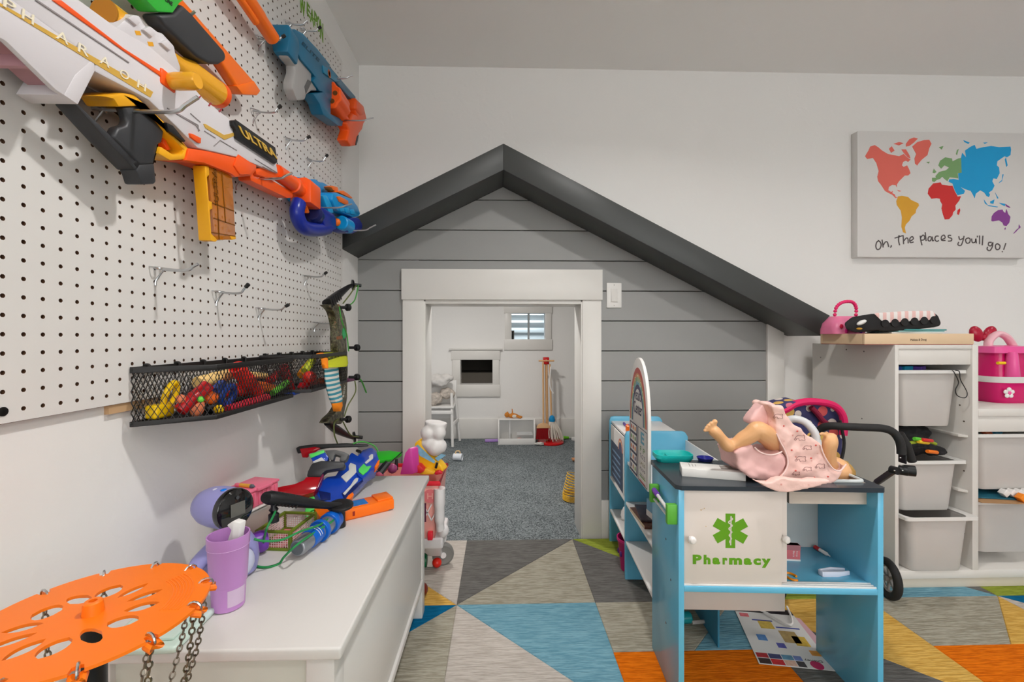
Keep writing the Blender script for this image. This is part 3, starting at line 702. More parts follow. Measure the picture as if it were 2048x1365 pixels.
wp(g4, 'grip', [(175, 320), (270, 318), (300, 370), (390, 470), (440, 545), (440, 640), (520, 745), (440, 745), (385, 790), (372, 840), (290, 850), (240, 720), (240, 650), (270, 550), (265, 480), (200, 400)], F5, -0.592, -0.622, GRY, 0.006)
wp(g4, 'trigger_recess', [(400, 625), (440, 650), (380, 780), (365, 700)], F5, -0.5905, -0.594, M('dark_grey_plastic', (92, 92, 92), 0.5), 0.001)
fit_text('ELITE', onX(603, 88, -0.5845), onX(637, 124, -0.5845), onX(606, 83, -0.5845), 0.0006, 0.01).build('lettering', M('dark_teal_print', (12, 60, 84), 0.4), tb, smooth=0)
em = onX(540 + 622 / 5.25, 40 + 565 / 5.25, -0.5805); MB().lathe([(0.013, 0), (0.013, 0.001), (0.009, 0.001), (0.009, 0)], em, (1, 0, 0), 20).build('emblem', M('orange_print', (196, 104, 60), 0.5), tb)
dc = onX(663, 203, -0.603); dr = MB(); nf = 36
rr = [(0.052 if (i // 2) % 2 else 0.048) for i in range(nf)]
rings = [[dc + Vector((rr[i] * sc_ * math.cos(2 * math.pi * i / nf), y_, rr[i] * sc_ * math.sin(2 * math.pi * i / nf))) for i in range(nf)] for y_, sc_ in ((-0.045, 0.9), (-0.040, 1.0), (0.048, 1.0), (0.053, 0.9))]
dr.loft(rings); drum = dr.build('dart_drum', ORG, g4)
for q in range(6):
    an = R(60 * q + 10); MB().lathe([(0.0085, -0.0005), (0.0085, 0.0005)], dc + Vector((0.03 * math.cos(an), -0.0456, 0.03 * math.sin(an))), (0, -1, 0), 14).build('dart_chamber', M('chamber_shadow', (110, 62, 10), 0.6), drum)
MB().tube([dc + Vector((0.012, 0.04, -0.01)), dc + Vector((0.012, 0.16, -0.01))], 0.013, 14).build('barrel', ORG, g4)
wp(g4, 'pump_handle', [(900, 815), (985, 900), (1020, 1045), (985, 1095), (970, 1155), (935, 1200), (910, 1320), (850, 1330), (805, 1260), (835, 1160), (800, 1080), (850, 1040), (870, 980), (910, 1000), (895, 950)], F5, -0.572, -0.612, ORG, 0.008, 3)
wp(g4, 'handle_pad', [(935, 1205), (925, 1270), (908, 1318), (900, 1300), (918, 1220)], F5, -0.570, -0.60, BLK, 0.002)
wp(g4, 'pump_cap', [(905, 815), (990, 900), (1000, 990), (960, 1010), (905, 940)], F5, -0.566, -0.618, ORG, 0.010, 3)

# ---- sky-blue blaster by the corner
F6 = (560, 330, 9.1)
g5 = thing('toy_blaster', 'sky-blue and royal-blue toy blaster with orange top against the roof corner', 'toy blaster', (-0.6, 1.45, 1.25))
wp(g5, 'body_shell', [(250, 480), (340, 215), (600, 260), (660, 258), (740, 320), (800, 318), (960, 420), (1040, 500), (1040, 580), (960, 640), (1000, 760), (960, 890), (840, 820), (760, 700), (300, 690), (250, 640)], F6, -0.624, -0.646, SKY, 0.006)
wp(g5, 'front_shell', [(960, 520), (1040, 500), (1330, 620), (1380, 700), (1420, 750), (1470, 890), (1440, 940), (1330, 960), (1200, 900), (1050, 830), (1000, 760), (960, 640)], F6, -0.568, -0.630, SKY, 0.006)
wp(g5, 'ridge', [(780, 560), (860, 550), (940, 700), (990, 880), (900, 880), (840, 720)], F6, -0.574, -0.62, M('toy_sky_light', (28, 164, 226), 0.3), 0.005)
for q in range(3):
    wp(g5, 'rib', [(1080 + 100 * q, 760 + 30 * q), (1150 + 100 * q, 740 + 30 * q), (1190 + 100 * q, 860 + 25 * q), (1110 + 100 * q, 850 + 25 * q)], F6, -0.563, -0.57, M('toy_sky_light'), 0.003)
wp(g5, 'receiver', [(700, 720), (1000, 900), (1030, 1000), (1035, 1175), (870, 1240), (820, 1100), (760, 900)], F6, -0.572, -0.625, NAVY, 0.006)
pth = [onX(560 + x / 9.1, 330 + y / 9.1, -0.59) for x, y in ((345, 690), (310, 820), (325, 960), (400, 1110), (520, 1170), (700, 1180), (860, 1150))]
MB().tube(spline(pth, 5), [0.020] * 31, 14, squash=1.1).build('grip_loop', NAVY, g5)
hc = onX(560 + 630 / 9.1, 330 + 930 / 9.1, -0.60); MB().lathe([(0.026, -0.02), (0.030, -0.015), (0.030, 0.03), (0.022, 0.04)], hc, (0.2, -1, 0), 22).build('drum_housing', NAVYD, g5)
wp(g5, 'trigger', [(470, 725), (500, 740), (545, 860), (520, 885), (485, 870), (500, 800)], F6, -0.585, -0.600, ORG2, 0.002)
fc = onX(560 + 1130 / 9.1, 330 + 1060 / 9.1, -0.575)
fh = MB().lathe([(0.022, -0.01), (0.026, -0.006), (0.026, 0.05), (0.022, 0.055)], fc, (0.12, 1, 0), 24).build('front_handle', SKY, g5)
MB().ball(fc + Vector((-0.014, -0.012, 0)), (0.013, 0.012, 0.014)).build('handle_plug', ORG2, g5)
wp(g5, 'front_block', [(1230, 1000), (1330, 960), (1440, 960), (1510, 1080), (1500, 1180), (1330, 1255), (1240, 1220), (1200, 1150)], F6, -0.560, -0.62, NAVY, 0.006)
wp(g5, 'top_sight', [(930, 395), (980, 380), (1060, 400), (1075, 470), (1040, 495), (980, 470)], F6, -0.585, -0.615, ORG2, 0.005)
wp(g5, 'top_slide', [(1060, 480), (1160, 470), (1240, 520), (1330, 605), (1300, 615), (1060, 500)], F6, -0.575, -0.615, ORG2, 0.005)
wp(g5, 'side_window', [(1040, 575), (1100, 570), (1245, 650), (1252, 720), (1200, 725), (1085, 670)], F6, -0.564, -0.570, ORG2, 0.003)
# ================================================================== MESH BASKETS on the pegboard
BWIRE = M('black_powder_coat', (26, 25, 25), 0.5)
BZ0, BZ1 = 0.797, 0.893
def mesh_face(mb, p0, p1, z0, z1, pitch_w=0.0105, pitch_h=0.019, t=0.0011):
    """expanded-metal lattice on the upright panel p0-p1"""
    p0, p1 = Vector(p0), Vector(p1); L = (p1 - p0).length; d = (p1 - p0) / L; H = z1 - z0; n = d.cross(Vector((0, 0, 1)))
    k = pitch_h / pitch_w
    for s in (1, -1):
        c = -H / k if s > 0 else 0
        start = math.floor(-H / k / pitch_w) if s > 0 else 0
        for i in range(start - 1, int((L + H / k) / pitch_w) + 2):
            u0 = i * pitch_w; pts = []
            # line z = s*k*(u-u0) (+H for s<0 starting at top)
            for u, z in ((u0, 0 if s > 0 else H), (u0 + H / k, H if s > 0 else 0)):
                pts.append((u - (0 if s > 0 else 0), z))
            (ua, za), (ub, zb) = pts
            if s < 0 and i < 0: continue
            a0, a1 = max(ua, 0), min(ub, L)
            if a1 - a0 < 1e-4: continue
            f0, f1 = (a0 - ua) / (ub - ua), (a1 - ua) / (ub - ua)
            A_ = p0 + d * a0 + Vector((0, 0, z0 - p0.z + za + (zb - za) * f0)); B_ = p0 + d * a1 + Vector((0, 0, z0 - p0.z + za + (zb - za) * f1))
            mb.bar(A_, B_, t, t * 0.9, n)
    # the falling lines that start left of the panel
    for i in range(1, int(H / k / pitch_w) + 2):
        ua = -i * pitch_w; za, ub, zb = H, ua + H / k, 0
        if ub <= 0: continue
        f0 = (0 - ua) / (ub - ua); a1 = min(ub, L); f1 = (a1 - ua) / (ub - ua)
        A_ = p0 + Vector((0, 0, z0 - p0.z + za + (zb - za) * f0)); B_ = p0 + d * a1 + Vector((0, 0, z0 - p0.z + za + (zb - za) * f1))
        mb.bar(A_, B_, t, t * 0.9, n)
    return mb
def basket(label, y0, y1, y2, y3, xf, zoff=0.0, floor_solid=True, fine=False):
    xw = XP + 0.004; z0, z1 = BZ0 + zoff, BZ1 + zoff
    t = thing('mesh_basket', label, 'basket', ((xw + xf) / 2, (y0 + y3) / 2, z0), 0, 'black mesh baskets on the pegboard')
    plan = [(xw, y0), (xf, y1), (xf, y2), (xw, y3)]
    for a, b in zip(plan[:-1], plan[1:]):
        m = mesh_face(MB(), (a[0], a[1], z0), (b[0], b[1], z0), z0, z1); o = m.build('mesh_panel', BWIRE, t, smooth=0); o['kind'] = 'stuff'
    m = mesh_face(MB(), (xw, y0, z0), (xw, y3, z0), z0, z1); o = m.build('mesh_panel', BWIRE, t, smooth=0); o['kind'] = 'stuff'
    for z, w_, h_, nm in ((z1, 0.005, 0.011, 'top_rim'), (z0, 0.006, 0.009, 'bottom_rim')):
        m = MB()
        pts = [Vector((x, y, z)) for x, y in plan]
        ring = []
        for i, p_ in enumerate(pts):
            nx = Vector((1, 0, 0)) if i in (1, 2) else Vector((0, -1 if i == 0 else 1, 0)); ring.append([p_ + Vector((-w_ / 2, 0, -h_ / 2)), p_ + Vector((w_ / 2, 0, -h_ / 2)), p_ + Vector((w_ / 2, 0, h_ / 2)), p_ + Vector((-w_ / 2, 0, h_ / 2))])
        m.loft(ring, closed=True); m.build(nm, BWIRE, t, bevel=0.001, seg=1)
    m = MB(); m.prism([(x, y, z0 - 0.001) for x, y in plan], (0, 0, -0.0016)); m.build('tray', BWIRE, t)
    yy = y0 + 0.03
    while yy < y3 - 0.02:
        yh = round((yy - col0) / P) * P + col0
        MB().tube(spline([(XP - 0.006, yh, z1 + 0.004), (XP + 0.003, yh, z1 + 0.0075), (XP + 0.010, yh, z1 + 0.006), (XP + 0.009, yh, z1 - 0.004)], 4), 0.0028, 8).build('hanger', BWIRE, t)
        yy += 0.075
    return t
XBF = -0.549
basket('long black mesh basket full of red and blue toys', 0.79, 0.862, 1.176, 1.20, XBF)
basket('shorter black mesh basket holding orange and yellow toys beside the bow', 1.205, 1.245, 1.535, 1.585, XBF + 0.018, 0.004)

# ------------------------------------------------------------------ toys in the baskets
RED = M('toy_red_plastic', (196, 22, 30), 0.3); ROSE = M('toy_rose_red', (224, 44, 66), 0.3)
YELB = M('toy_lemon_yellow', (248, 204, 16), 0.35); TOR = M('toy_soft_orange', (255, 112, 34), 0.4)
BLUE = M('toy_strong_blue', (16, 62, 158), 0.3); LIME = M('toy_lime', (104, 200, 60), 0.35)
SAND = M('toy_sand', (246, 206, 130), 0.5); PEACH = M('toy_peach', (250, 140, 96), 0.45); YGRN = M('toy_yellow_green', (190, 200, 30), 0.45)
XM = -0.602
def bk(x, y, X=XM): return onX(250 + x / 3.592, 520 + y / 3.592, X)
def toytube(name, label, cat, a, b, r, mat, hollow=True, n=18, X=XM, X2=None, flare=1.0):
    p0, p1 = bk(a[0], a[1], X), bk(b[0], b[1], X if X2 is None else X2); L = (p1 - p0).length; m = MB()
    prof = [(r * 0.9, 0), (r, 0.002), (r, L * 0.45), (r * 1.08, L * 0.47), (r * 1.08, L * 0.53), (r * flare, L * 0.56), (r * flare, L - 0.002), (r * flare * 0.95, L)]
    if hollow: prof += [(r * flare * 0.72, L), (r * flare * 0.68, L - 0.02)]
    return tag(m.lathe(prof, p0, p1 - p0, n).build(name, mat), label, cat, 'toys in the mesh baskets')
toytube('toy_tube', 'crimson ribbed toy tube leaning in the middle of the long basket', 'toy tube', (390, 1085), (600, 900), 0.0125, RED, X=-0.603, X2=-0.578)
toytube('toy_tube', 'crimson open toy tube standing at the far end of the long basket', 'toy tube', (1190, 940), (1140, 765), 0.0125, RED, X=-0.60)
toytube('toy_tube', 'short orange-red toy tube poking highest out of the long basket', 'toy tube', (950, 960), (800, 770), 0.017, M('toy_vermilion', (226, 40, 26), 0.3), X=-0.595)
toytube('toy_tube', 'long flat red toy tube lying across the back of the long basket', 'toy tube', (700, 945), (1000, 920), 0.016, M('toy_vermilion'), X=-0.615, hollow=False)
toytube('toy_tube', 'rose-red toy tube lying along the floor of the long basket', 'toy tube', (730, 1080), (1020, 990), 0.010, ROSE, X=-0.575)
toytube('toy_tube', 'dark red short toy tube behind the standing crimson tube', 'toy tube', (1030, 880), (1100, 815), 0.010, RED, X=-0.62)
toytube('toy_dart', 'slim green toy dart resting on the blue strip in the basket', 'toy dart', (1060, 960), (1165, 880), 0.008, LIME, hollow=False, X=-0.585)
toytube('toy_tube', 'orange tapered toy tube behind the green dart', 'toy tube', (900, 900), (1060, 930), 0.013, TOR, hollow=False, X=-0.60)
def blob(name, label, cat, c, r, mat, X=XM, rot=None):
    return tag(MB().ball(bk(c[0], c[1], X), r, 16, 10, rot).build(name, mat), label, cat, 'toys in the mesh baskets')
blob('toy_ball', 'lemon yellow little ball at the basket corner', 'ball', (675, 1075), 0.0095, YELB, X=-0.568)
blob('toy_ball', 'peach oval toy at the front of the long basket', 'toy', (515, 1060), (0.012, 0.016, 0.019), PEACH, X=-0.590)
blob('toy_ball', 'orange lump of a toy above the peach oval', 'toy', (620, 990), (0.012, 0.018, 0.014), TOR, X=-0.588)
blob('toy_ball', 'tiny green bead among the orange toys', 'bead', (545, 1003), 0.0062, LIME, X=-0.570)
blob('toy_ball', 'pinkish orange ball beside the leaning crimson tube', 'ball', (400, 1000), 0.0085, PEACH, X=-0.600)
# yellow ring and yellow block
rc_ = bk(325, 975, -0.628); m = MB(); pts = [rc_ + Vector((0.004 * math.sin(a), 0.013 * math.cos(a) + 0.006 * math.sin(a), 0.024 * math.sin(a))) for a in [2 * math.pi * i / 24 for i in range(24)]]
tag(m.tube(pts, 0.0055, 10, closed=True).build('toy_ring', YELB), 'lemon yellow oval toy ring at the near end of the long basket', 'toy ring', 'toys in the mesh baskets')
b0 = bk(250, 1085, -0.632); tag(MB().box(b0, (0.024, 0.046, 0.026)).build('toy_block', YELB, bevel=0.006, seg=3), 'lemon yellow rounded block at the near end of the basket', 'toy block', 'toys in the mesh baskets')
rc_ = bk(735, 975, -0.580); m = MB(); pts = [rc_ + Vector((0.006 * math.sin(a), 0.020 * math.cos(a), 0.020 * math.sin(a))) for a in [2 * math.pi * i / 24 for i in range(24)]]
o = m.tube(pts, 0.0075, 10, closed=True); o.box(rc_ + Vector((0, -0.028, 0.022)), (0.012, 0.03, 0.012), Matrix.Rotation(0.5, 3, 'X')); tag(o.build('toy_ring', BLUE), 'blue toy ring with a handle in the middle of the long basket', 'toy ring', 'toys in the mesh baskets')
toytube('toy_stick', 'sand-coloured long soft toy lying along the back of the basket', 'toy', (520, 885), (760, 820), 0.013, SAND, hollow=False, X=-0.632)
toytube('toy_stick', 'thin sand-coloured toy end showing behind the red tubes', 'toy', (880, 825), (1015, 835), 0.008, SAND, hollow=False, X=-0.630)
b0 = bk(1200, 962, -0.578); tag(MB().box(b0, (0.02, 0.06, 0.008)).build('toy_strip', BLUE, bevel=0.002), 'flat blue studded strip at the far end of the long basket', 'toy brick', 'toys in the mesh baskets')
blob('toy_lump', 'crumpled black toy under the orange lump', 'toy', (620, 1060), (0.014, 0.02, 0.012), BLK2, X=-0.592)
blob('toy_ball', 'red-orange ball in the shorter basket', 'ball', (1325, 848), 0.021, M('toy_vermilion'), X=-0.585)
blob('toy_ball', 'dull orange ball behind the sock in the shorter basket', 'ball', (1410, 885), 0.018, M('toy_dull_orange', (196, 84, 34), 0.5), X=-0.592)
toytube('toy_tube', 'yellow-green toy tube sticking up in the shorter basket', 'toy tube', (1290, 800), (1350, 720), 0.012, YGRN, X=-0.61, hollow=False)
toytube('toy_tube', 'orange-yellow bent toy behind the red-orange ball', 'toy tube', (1260, 830), (1330, 740), 0.012, M('toy_egg_orange', (246, 150, 20), 0.4), X=-0.625, hollow=False)
toytube('toy_tube', 'red toy piece lying low in the shorter basket', 'toy tube', (1265, 910), (1400, 900), 0.012, RED, X=-0.60, hollow=False)
toytube('toy_wand', 'purple toy wand at the far end of the shorter basket', 'toy wand', (1545, 870), (1640, 858), 0.008, M('toy_plum', (120, 40, 96), 0.4), X=-0.56, hollow=False)

# ================================================================== SOCK over the shorter basket
sk = thing('sock', 'yellow-green striped child sock with orange toe hanging over the shorter basket', 'sock', onX(680, 820, -0.52))
XS_ = -0.522
SKY1 = M('sock_yellow_green', (192, 198, 36), 0.9, bump=0.3, bscale=400); SKO = M('sock_orange', (250, 140, 20), 0.9, bump=0.3, bscale=400)
def stripe_mat():
    m = bpy.data.materials.new('sock_stripes'); m.use_nodes = True; nt = m.node_tree; b = nt.nodes['Principled BSDF']; b.inputs['Roughness'].default_value = 0.9
    tc = nt.nodes.new('ShaderNodeTexCoord'); wv = nt.nodes.new('ShaderNodeTexWave'); wv.bands_direction = 'Z'; wv.inputs['Scale'].default_value = 21; wv.inputs['Distortion'].default_value = 0.6
    rp = nt.nodes.new('ShaderNodeValToRGB'); rp.color_ramp.interpolation = 'CONSTANT'; rp.color_ramp.elements[0].color = tuple(lin(c) for c in (66, 150, 168)) + (1,); rp.color_ramp.elements[1].position = 0.5; rp.color_ramp.elements[1].color = tuple(lin(c) for c in (226, 224, 214)) + (1,)
    nt.links.new(tc.outputs['Object'], wv.inputs[0]); nt.links.new(wv.outputs[1], rp.inputs[0]); nt.links.new(rp.outputs[0], b.inputs['Base Color'])
    return m
def skp(x, y, X=XS_): return onX(600 + x / 4.0125, 560 + y / 4.0125, X)
def flat_tube(parent, name, pts, mat, thick=0.007, label=None):
    """a soft flattened tube: outline pairs (left,right) down its length"""
    rings = []
    for (lx, ly), (rx, ry), X in pts:
        a, b = skp(lx, ly, X), skp(rx, ry, X); n = 14; c = (a + b) / 2; h = (b - a) / 1.75
        rings.append([c + h * math.cos(2 * math.pi * i / n) + Vector((thick, 0, 0)) * math.sin(2 * math.pi * i / n) for i in range(n)])
    return MB().loft(rings).build(name, mat, parent, smooth=60)
flat_tube(sk, 'leg', [((205, 700), (295, 705), XS_), ((208, 780), (300, 790), XS_ + .002), ((225, 880), (318, 880), XS_ - .002), ((245, 950), (328, 960), XS_), ((262, 992), (326, 975), XS_)], stripe_mat(), 0.012)
flat_tube(sk, 'toe', [((262, 992), (326, 975), XS_), ((270, 1020), (330, 1010), XS_ + .002), ((285, 1058), (310, 1055), XS_)], SKO, 0.011)
flat_tube(sk, 'cuff', [((170, 600), (210, 585), -0.575), ((178, 630), (330, 582), -0.560), ((188, 660), (362, 620), -0.535), ((195, 690), (368, 670), -0.518), ((205, 706), (360, 695), -0.516)], SKY1, 0.016)
flat_tube(sk, 'cuff_edge', [((140, 596), (175, 585), -0.585), ((165, 610), (200, 600), -0.560), ((180, 640), (212, 640), -0.525), ((185, 680), (214, 690), -0.512), ((195, 710), (212, 712), -0.510)], SKO, 0.008)

# ================================================================== CAMOUFLAGE BOW
def camo_mat():
    m = bpy.data.materials.new('camouflage_print'); m.use_nodes = True; nt = m.node_tree; b = nt.nodes['Principled BSDF']; b.inputs['Roughness'].default_value = 0.45
    tc = nt.nodes.new('ShaderNodeTexCoord'); n = nt.nodes.new('ShaderNodeTexNoise'); n.inputs['Scale'].default_value = 70; n.inputs['Detail'].default_value = 6
    rp = nt.nodes.new('ShaderNodeValToRGB'); cr = rp.color_ramp; cr.interpolation = 'CONSTANT'
    for pos, c in ((0.0, (34, 32, 26)), (0.40, (70, 62, 48)), (0.47, (96, 92, 70)), (0.53, (62, 70, 44)), (0.58, (132, 122, 100)), (0.66, (150, 80, 40))):
        e = cr.elements.new(pos) if pos not in (0.0,) else cr.elements[0]; e.color = tuple(lin(v) for v in c) + (1,)
    cr.elements.remove(cr.elements[-1])
    nt.links.new(tc.outputs['Object'], n.inputs['Vector']); nt.links.new(n.outputs['Fac'], rp.inputs[0]); nt.links.new(rp.outputs[0], b.inputs['Base Color'])
    return m
CAMO = camo_mat()
bow = thing('toy_bow', 'camouflage toy compound bow hanging upright at the end of the pegboard', 'toy bow', onX(690, 880, -0.56))
XQ = -0.545
def bw(x, y, X=XQ): return onX(600 + x / 4.0125, 560 + y / 4.0125, X)
rings = []
ris = MB()
left = [(215, 200), (265, 245), (290, 320), (302, 400), (300, 470), (305, 560), (318, 640), (330, 720), (335, 800), (330, 900), (330, 980), (290, 1060), (240, 1110), (215, 1150)]
right = [(318, 195), (345, 245), (368, 320), (378, 400), (375, 470), (378, 560), (385, 640), (385, 720), (382, 800), (380, 900), (378, 960), (358, 1060), (348, 1130), (330, 1160)]
poly = [bw(x, y) for x, y in spline([(a, b, 0) for a, b in left], 3) for x, y in [(x, y)]] if False else [bw(v.x, v.y) for v in spline([(a, b, 0) for a, b in left], 3)] + [bw(v.x, v.y) for v in spline([(a, b, 0) for a, b in reversed(right)], 3)]
riser = MB().prism(poly, (-0.026, 0, 0)).build('riser', CAMO, bow, bevel=0.004)
MB().prism([bw(x, y, XQ + .0012) for x, y in ((345, 390), (366, 395), (370, 450), (352, 478), (342, 440))], (-0.003, 0, 0)).build('green_print', M('bow_green_print', (20, 170, 96), 0.4), riser)
MB().prism([bw(x, y, XQ + .001) for x, y in ((300, 455), (340, 450), (338, 475), (302, 480))], (-0.003, 0, 0)).build('brown_print', M('bow_brown_print', (140, 84, 50), 0.5), riser)
fit_text('BOW', bw(350, 945, XQ + .0006), bw(366, 850, XQ + .0006), bw(340, 940, XQ + .0006), 0.001).build('lettering', M('pale_print', (200, 196, 186), 0.5), riser, smooth=0)
def limb(pts, rads, nm):
    MB().tube(spline([bw(*q) for q in pts], 5), [v.x for v in spline([(r_, 0, 0) for r_ in rads], 5)], 12, squash=0.75).build(nm, BLK2, bow)
limb([(225, 190, -0.558), (300, 125, -0.556), (385, 60, -0.550), (420, 40, -0.548)], [0.020, 0.017, 0.010, 0.007], 'upper_limb')
limb([(220, 1150, -0.558), (290, 1200, -0.556), (370, 1245, -0.55), (425, 1270, -0.548)], [0.012, 0.017, 0.012, 0.008], 'lower_limb')
for i in range(6):
    a = bw(238 + 14 * i, 182 - 12 * i, -0.540); MB().tube([a + Vector((0.005, -0.006, 0.012)), a + Vector((0.007, 0.008, -0.014))], 0.0022, 6).build('grip_ridge', M('rubber_black', (40, 40, 40), 0.7), bow)
def cam_wheel(c, nm):
    cc = bw(*c); MB().lathe([(0.018, -0.004), (0.0205, -0.002), (0.018, 0), (0.0205, 0.002), (0.018, 0.004)], cc, (1, 0.5, 0.1), 24).build(nm, BLK2, bow)
    MB().tube([cc + Vector((0, 0, 0.001)), bw(c[0] + 65, c[1] + 5, c[2] + 0.025)], 0.0065, 12).build('axle', BLK2, bow)
cam_wheel((425, 42, -0.548), 'cam_wheel'); cam_wheel((435, 1262, -0.548), 'cam_wheel')
for x, y in ((370, 222), (445, 545), (445, 782), (372, 1120)):
    a = bw(x - 50, y, -0.545); b = bw(x, y, -0.530); e = bw(x + 22, y - 2, -0.525)
    MB().tube([a, b], 0.0055, 10).build('stopper_stem', BLK2, bow); MB().lathe([(0.009, 0), (0.0125, 0.003), (0.0125, 0.012), (0.010, 0.015)], b, e - a, 16).build('stopper_knob', BLK2, bow)
STR = M('green_cord', (66, 150, 60), 0.6); STRO = M('olive_cord', (94, 104, 52), 0.6)
def cord(pts, mat, r=0.0022, parent=bow, fn=bw, nm='string'):
    return MB().tube(spline([fn(*q) for q in pts], 6), r, 7).build(nm, mat, parent)
cord([(450, 45, -0.535), (400, 120, -0.53), (345, 190, -0.535)], STRO); cord([(468, 45, -0.53), (440, 160, -0.525), (392, 208, -0.53)], STR)
cord([(315, 215, -0.535), (335, 330, -0.53), (375, 440, -0.53), (390, 575, -0.525)], STR)
cord([(440, 810, -0.53), (445, 900, -0.528), (385, 1010, -0.53), (355, 1100, -0.535)], STRO)
cord([(305, 1122, -0.535), (275, 1150, -0.535), (275, 1240, -0.535), (300, 1312, -0.535)], STRO); cord([(345, 1140, -0.535), (405, 1245, -0.53), (470, 1262, -0.525)], STRO)
cord([(465, 790, -0.527), (495, 815, -0.525), (532, 905, -0.522)], STR, 0.003)
MB().box(bw(278, 520, -0.56), (0.02, 0.02, 0.035)).build('sight_block', BLK2, bow, bevel=0.002)
# ================================================================== TOY CHEST (bench)
BT = 0.472
BX0, BX1, BY0, BY1 = -0.655, -0.245, 0.682, 1.532
bench = thing('toy_chest', 'long white wooden toy chest bench along the left wall', 'toy chest', ((BX0 + BX1) / 2, (BY0 + BY1) / 2, RZ))
BEN = M('white_satin_wood', (214, 211, 207), 0.38, var=0.02, bump=0.03, bscale=30)
BENP = M('pale_green_panel', (206, 208, 198), 0.45, var=0.02)
MB().b2((BX0, BY0, BT - 0.020), (BX1, BY1, BT)).build('lid', BEN, bench, bevel=0.004, seg=3)
px0, px1, py0, py1 = BX0 + 0.008, BX1 - 0.014, BY0 + 0.012, BY1 - 0.014
for x0, x1 in ((px0, px0 + 0.045), (px1 - 0.045, px1)):
    for y0, y1 in ((py0, py0 + 0.045), (py1 - 0.045, py1)):
        MB().b2((x0, y0, RZ), (x1, y1, BT - 0.020)).build('leg', BEN, bench, bevel=0.003)
MB().b2((px1 - 0.022, py0 + 0.045, 0.135), (px1 - 0.003, py1 - 0.045, BT - 0.02)).build('front_panel', BEN, bench, bevel=0.001)
MB().b2((px1 - 0.020, py0 + 0.045, 0.12), (px1 + 0.004, py1 - 0.045, 0.142)).build('lower_rail', BEN, bench, bevel=0.003)
MB().b2((px0 + 0.003, py0 + 0.045, 0.12), (px0 + 0.022, py1 - 0.045, BT - 0.02)).build('back_panel', BEN, bench)
for y0, y1 in ((py0 + 0.010, py0 + 0.024), (py1 - 0.024, py1 - 0.010)):
    MB().b2((px0 + 0.045, y0, 0.12), (px1 - 0.045, y1, BT - 0.02)).build('end_panel', BENP, bench)
MB().b2((px0 + 0.022, py0 + 0.024, 0.125), (px1 - 0.022, py1 - 0.024, 0.14)).build('bottom_board', BEN, bench)

# ================================================================== helper: flat plate with holes
def plate(outer, holes, depth):
    """2-D outline with holes -> MB with verts (x, y, 0..depth)"""
    cu = bpy.data.curves.new('pl', 'CURVE'); cu.dimensions = '2D'; cu.fill_mode = 'BOTH'; cu.extrude = 0.5
    for loop in [outer] + holes:
        sp = cu.splines.new('POLY'); sp.points.add(len(loop) - 1); sp.use_cyclic_u = True
        for pt, q in zip(sp.points, loop): pt.co = (q[0], q[1], 0, 1)
    ob = bpy.data.objects.new('pl', cu); COL.objects.link(ob)
    dg = bpy.context.evaluated_depsgraph_get(); me = bpy.data.meshes.new_from_object(ob.evaluated_get(dg))
    mb = MB(); mb.add([(v.co.x, v.co.y, (v.co.z + 0.5) * depth) for v in me.vertices], [list(f.vertices) for f in me.polygons])
    bpy.data.objects.remove(ob); bpy.data.curves.remove(cu); bpy.data.meshes.remove(me)
    return mb

# ================================================================== ORANGE DISC-GOLF BASKET
DZ = 0.635
dcx = Vector((-0.4603, 0.509, DZ))
DR_ = 0.1095
dg_ = thing('disc_golf_basket', 'orange round disc-golf toy target with hanging chains', 'disc golf basket', (dcx.x, dcx.y, 0))
ODISC = M('printed_orange_plastic', (255, 124, 16), 0.42, var=0.03)
outer = []
NCH = 12
for k in range(NCH):
    a = R(360 / NCH * k + 6)
    for j in range(7):
        aa = a + R(360 / NCH) * (0.10 + 0.80 * j / 6); outer.append((DR_ * math.cos(aa), DR_ * math.sin(aa)))
    for f_, rr_ in ((0.93, 0.93), (0.985, 0.925), (1.0, 0.985), (1.03, 0.985), (1.045, 0.92), (1.09, 0.93)):
        aa = a + R(360 / NCH) * f_; outer.append((DR_ * rr_ * math.cos(aa), DR_ * rr_ * math.sin(aa)))
def leaf(p0, p1, wd, n=8, pointy=True):
    p0, p1 = Vector(p0[:2]), Vector(p1[:2]); d = p1 - p0; nn = Vector((-d.y, d.x)).normalized(); out = []
    for s in (1, -1):
        for j in range(n):
            t = j / n if s > 0 else 1 - j / n
            h = math.sin(math.pi * t) ** (0.8 if pointy else 0.55) * wd * 0.60
            q = p0 + d * t + nn * (h * s); out.append((q.x - dcx.x, q.y - dcx.y))
    return out
zt_ = DZ + 0.004
hl = [((140, 1208), (176, 1190), 0.026, False), ((64, 1229), (124, 1220), 0.024, False), ((195, 1198), (240, 1169), 0.020, False), ((234, 1196), (297, 1166), 0.010, True),
      ((254, 1203), (326, 1178), 0.011, True), ((247, 1222), (320, 1204), 0.014, True), ((215, 1245), (277, 1240), 0.018, False), ((162, 1280), (203, 1262), 0.032, False),
      ((76, 1318), (138, 1274), 0.020, False), ((2, 1322), (92, 1277), 0.014, True), ((-30, 1300), (75, 1265), 0.011, True), ((2, 1265), (88, 1246), 0.012, True)]
holes = [leaf(onZ(a[0], a[1], zt_), onZ(b[0], b[1], zt_), wd, 8, pt) for a, b, wd, pt in hl]
dm = plate(outer, holes, 0.0035); dm.xf(Matrix.Translation((dcx.x, dcx.y, DZ)))
disc = dm.build('disc', ODISC, dg_, smooth=30)
MB().lathe([(0.010, 0), (0.0088, 0.013), (0.0075, 0.0145), (0.004, 0.0145), (0.004, 0.008)], (dcx.x, dcx.y, DZ + 0.003), (0, 0, 1), 20).build('hub', ODISC, disc)
rg = MB()
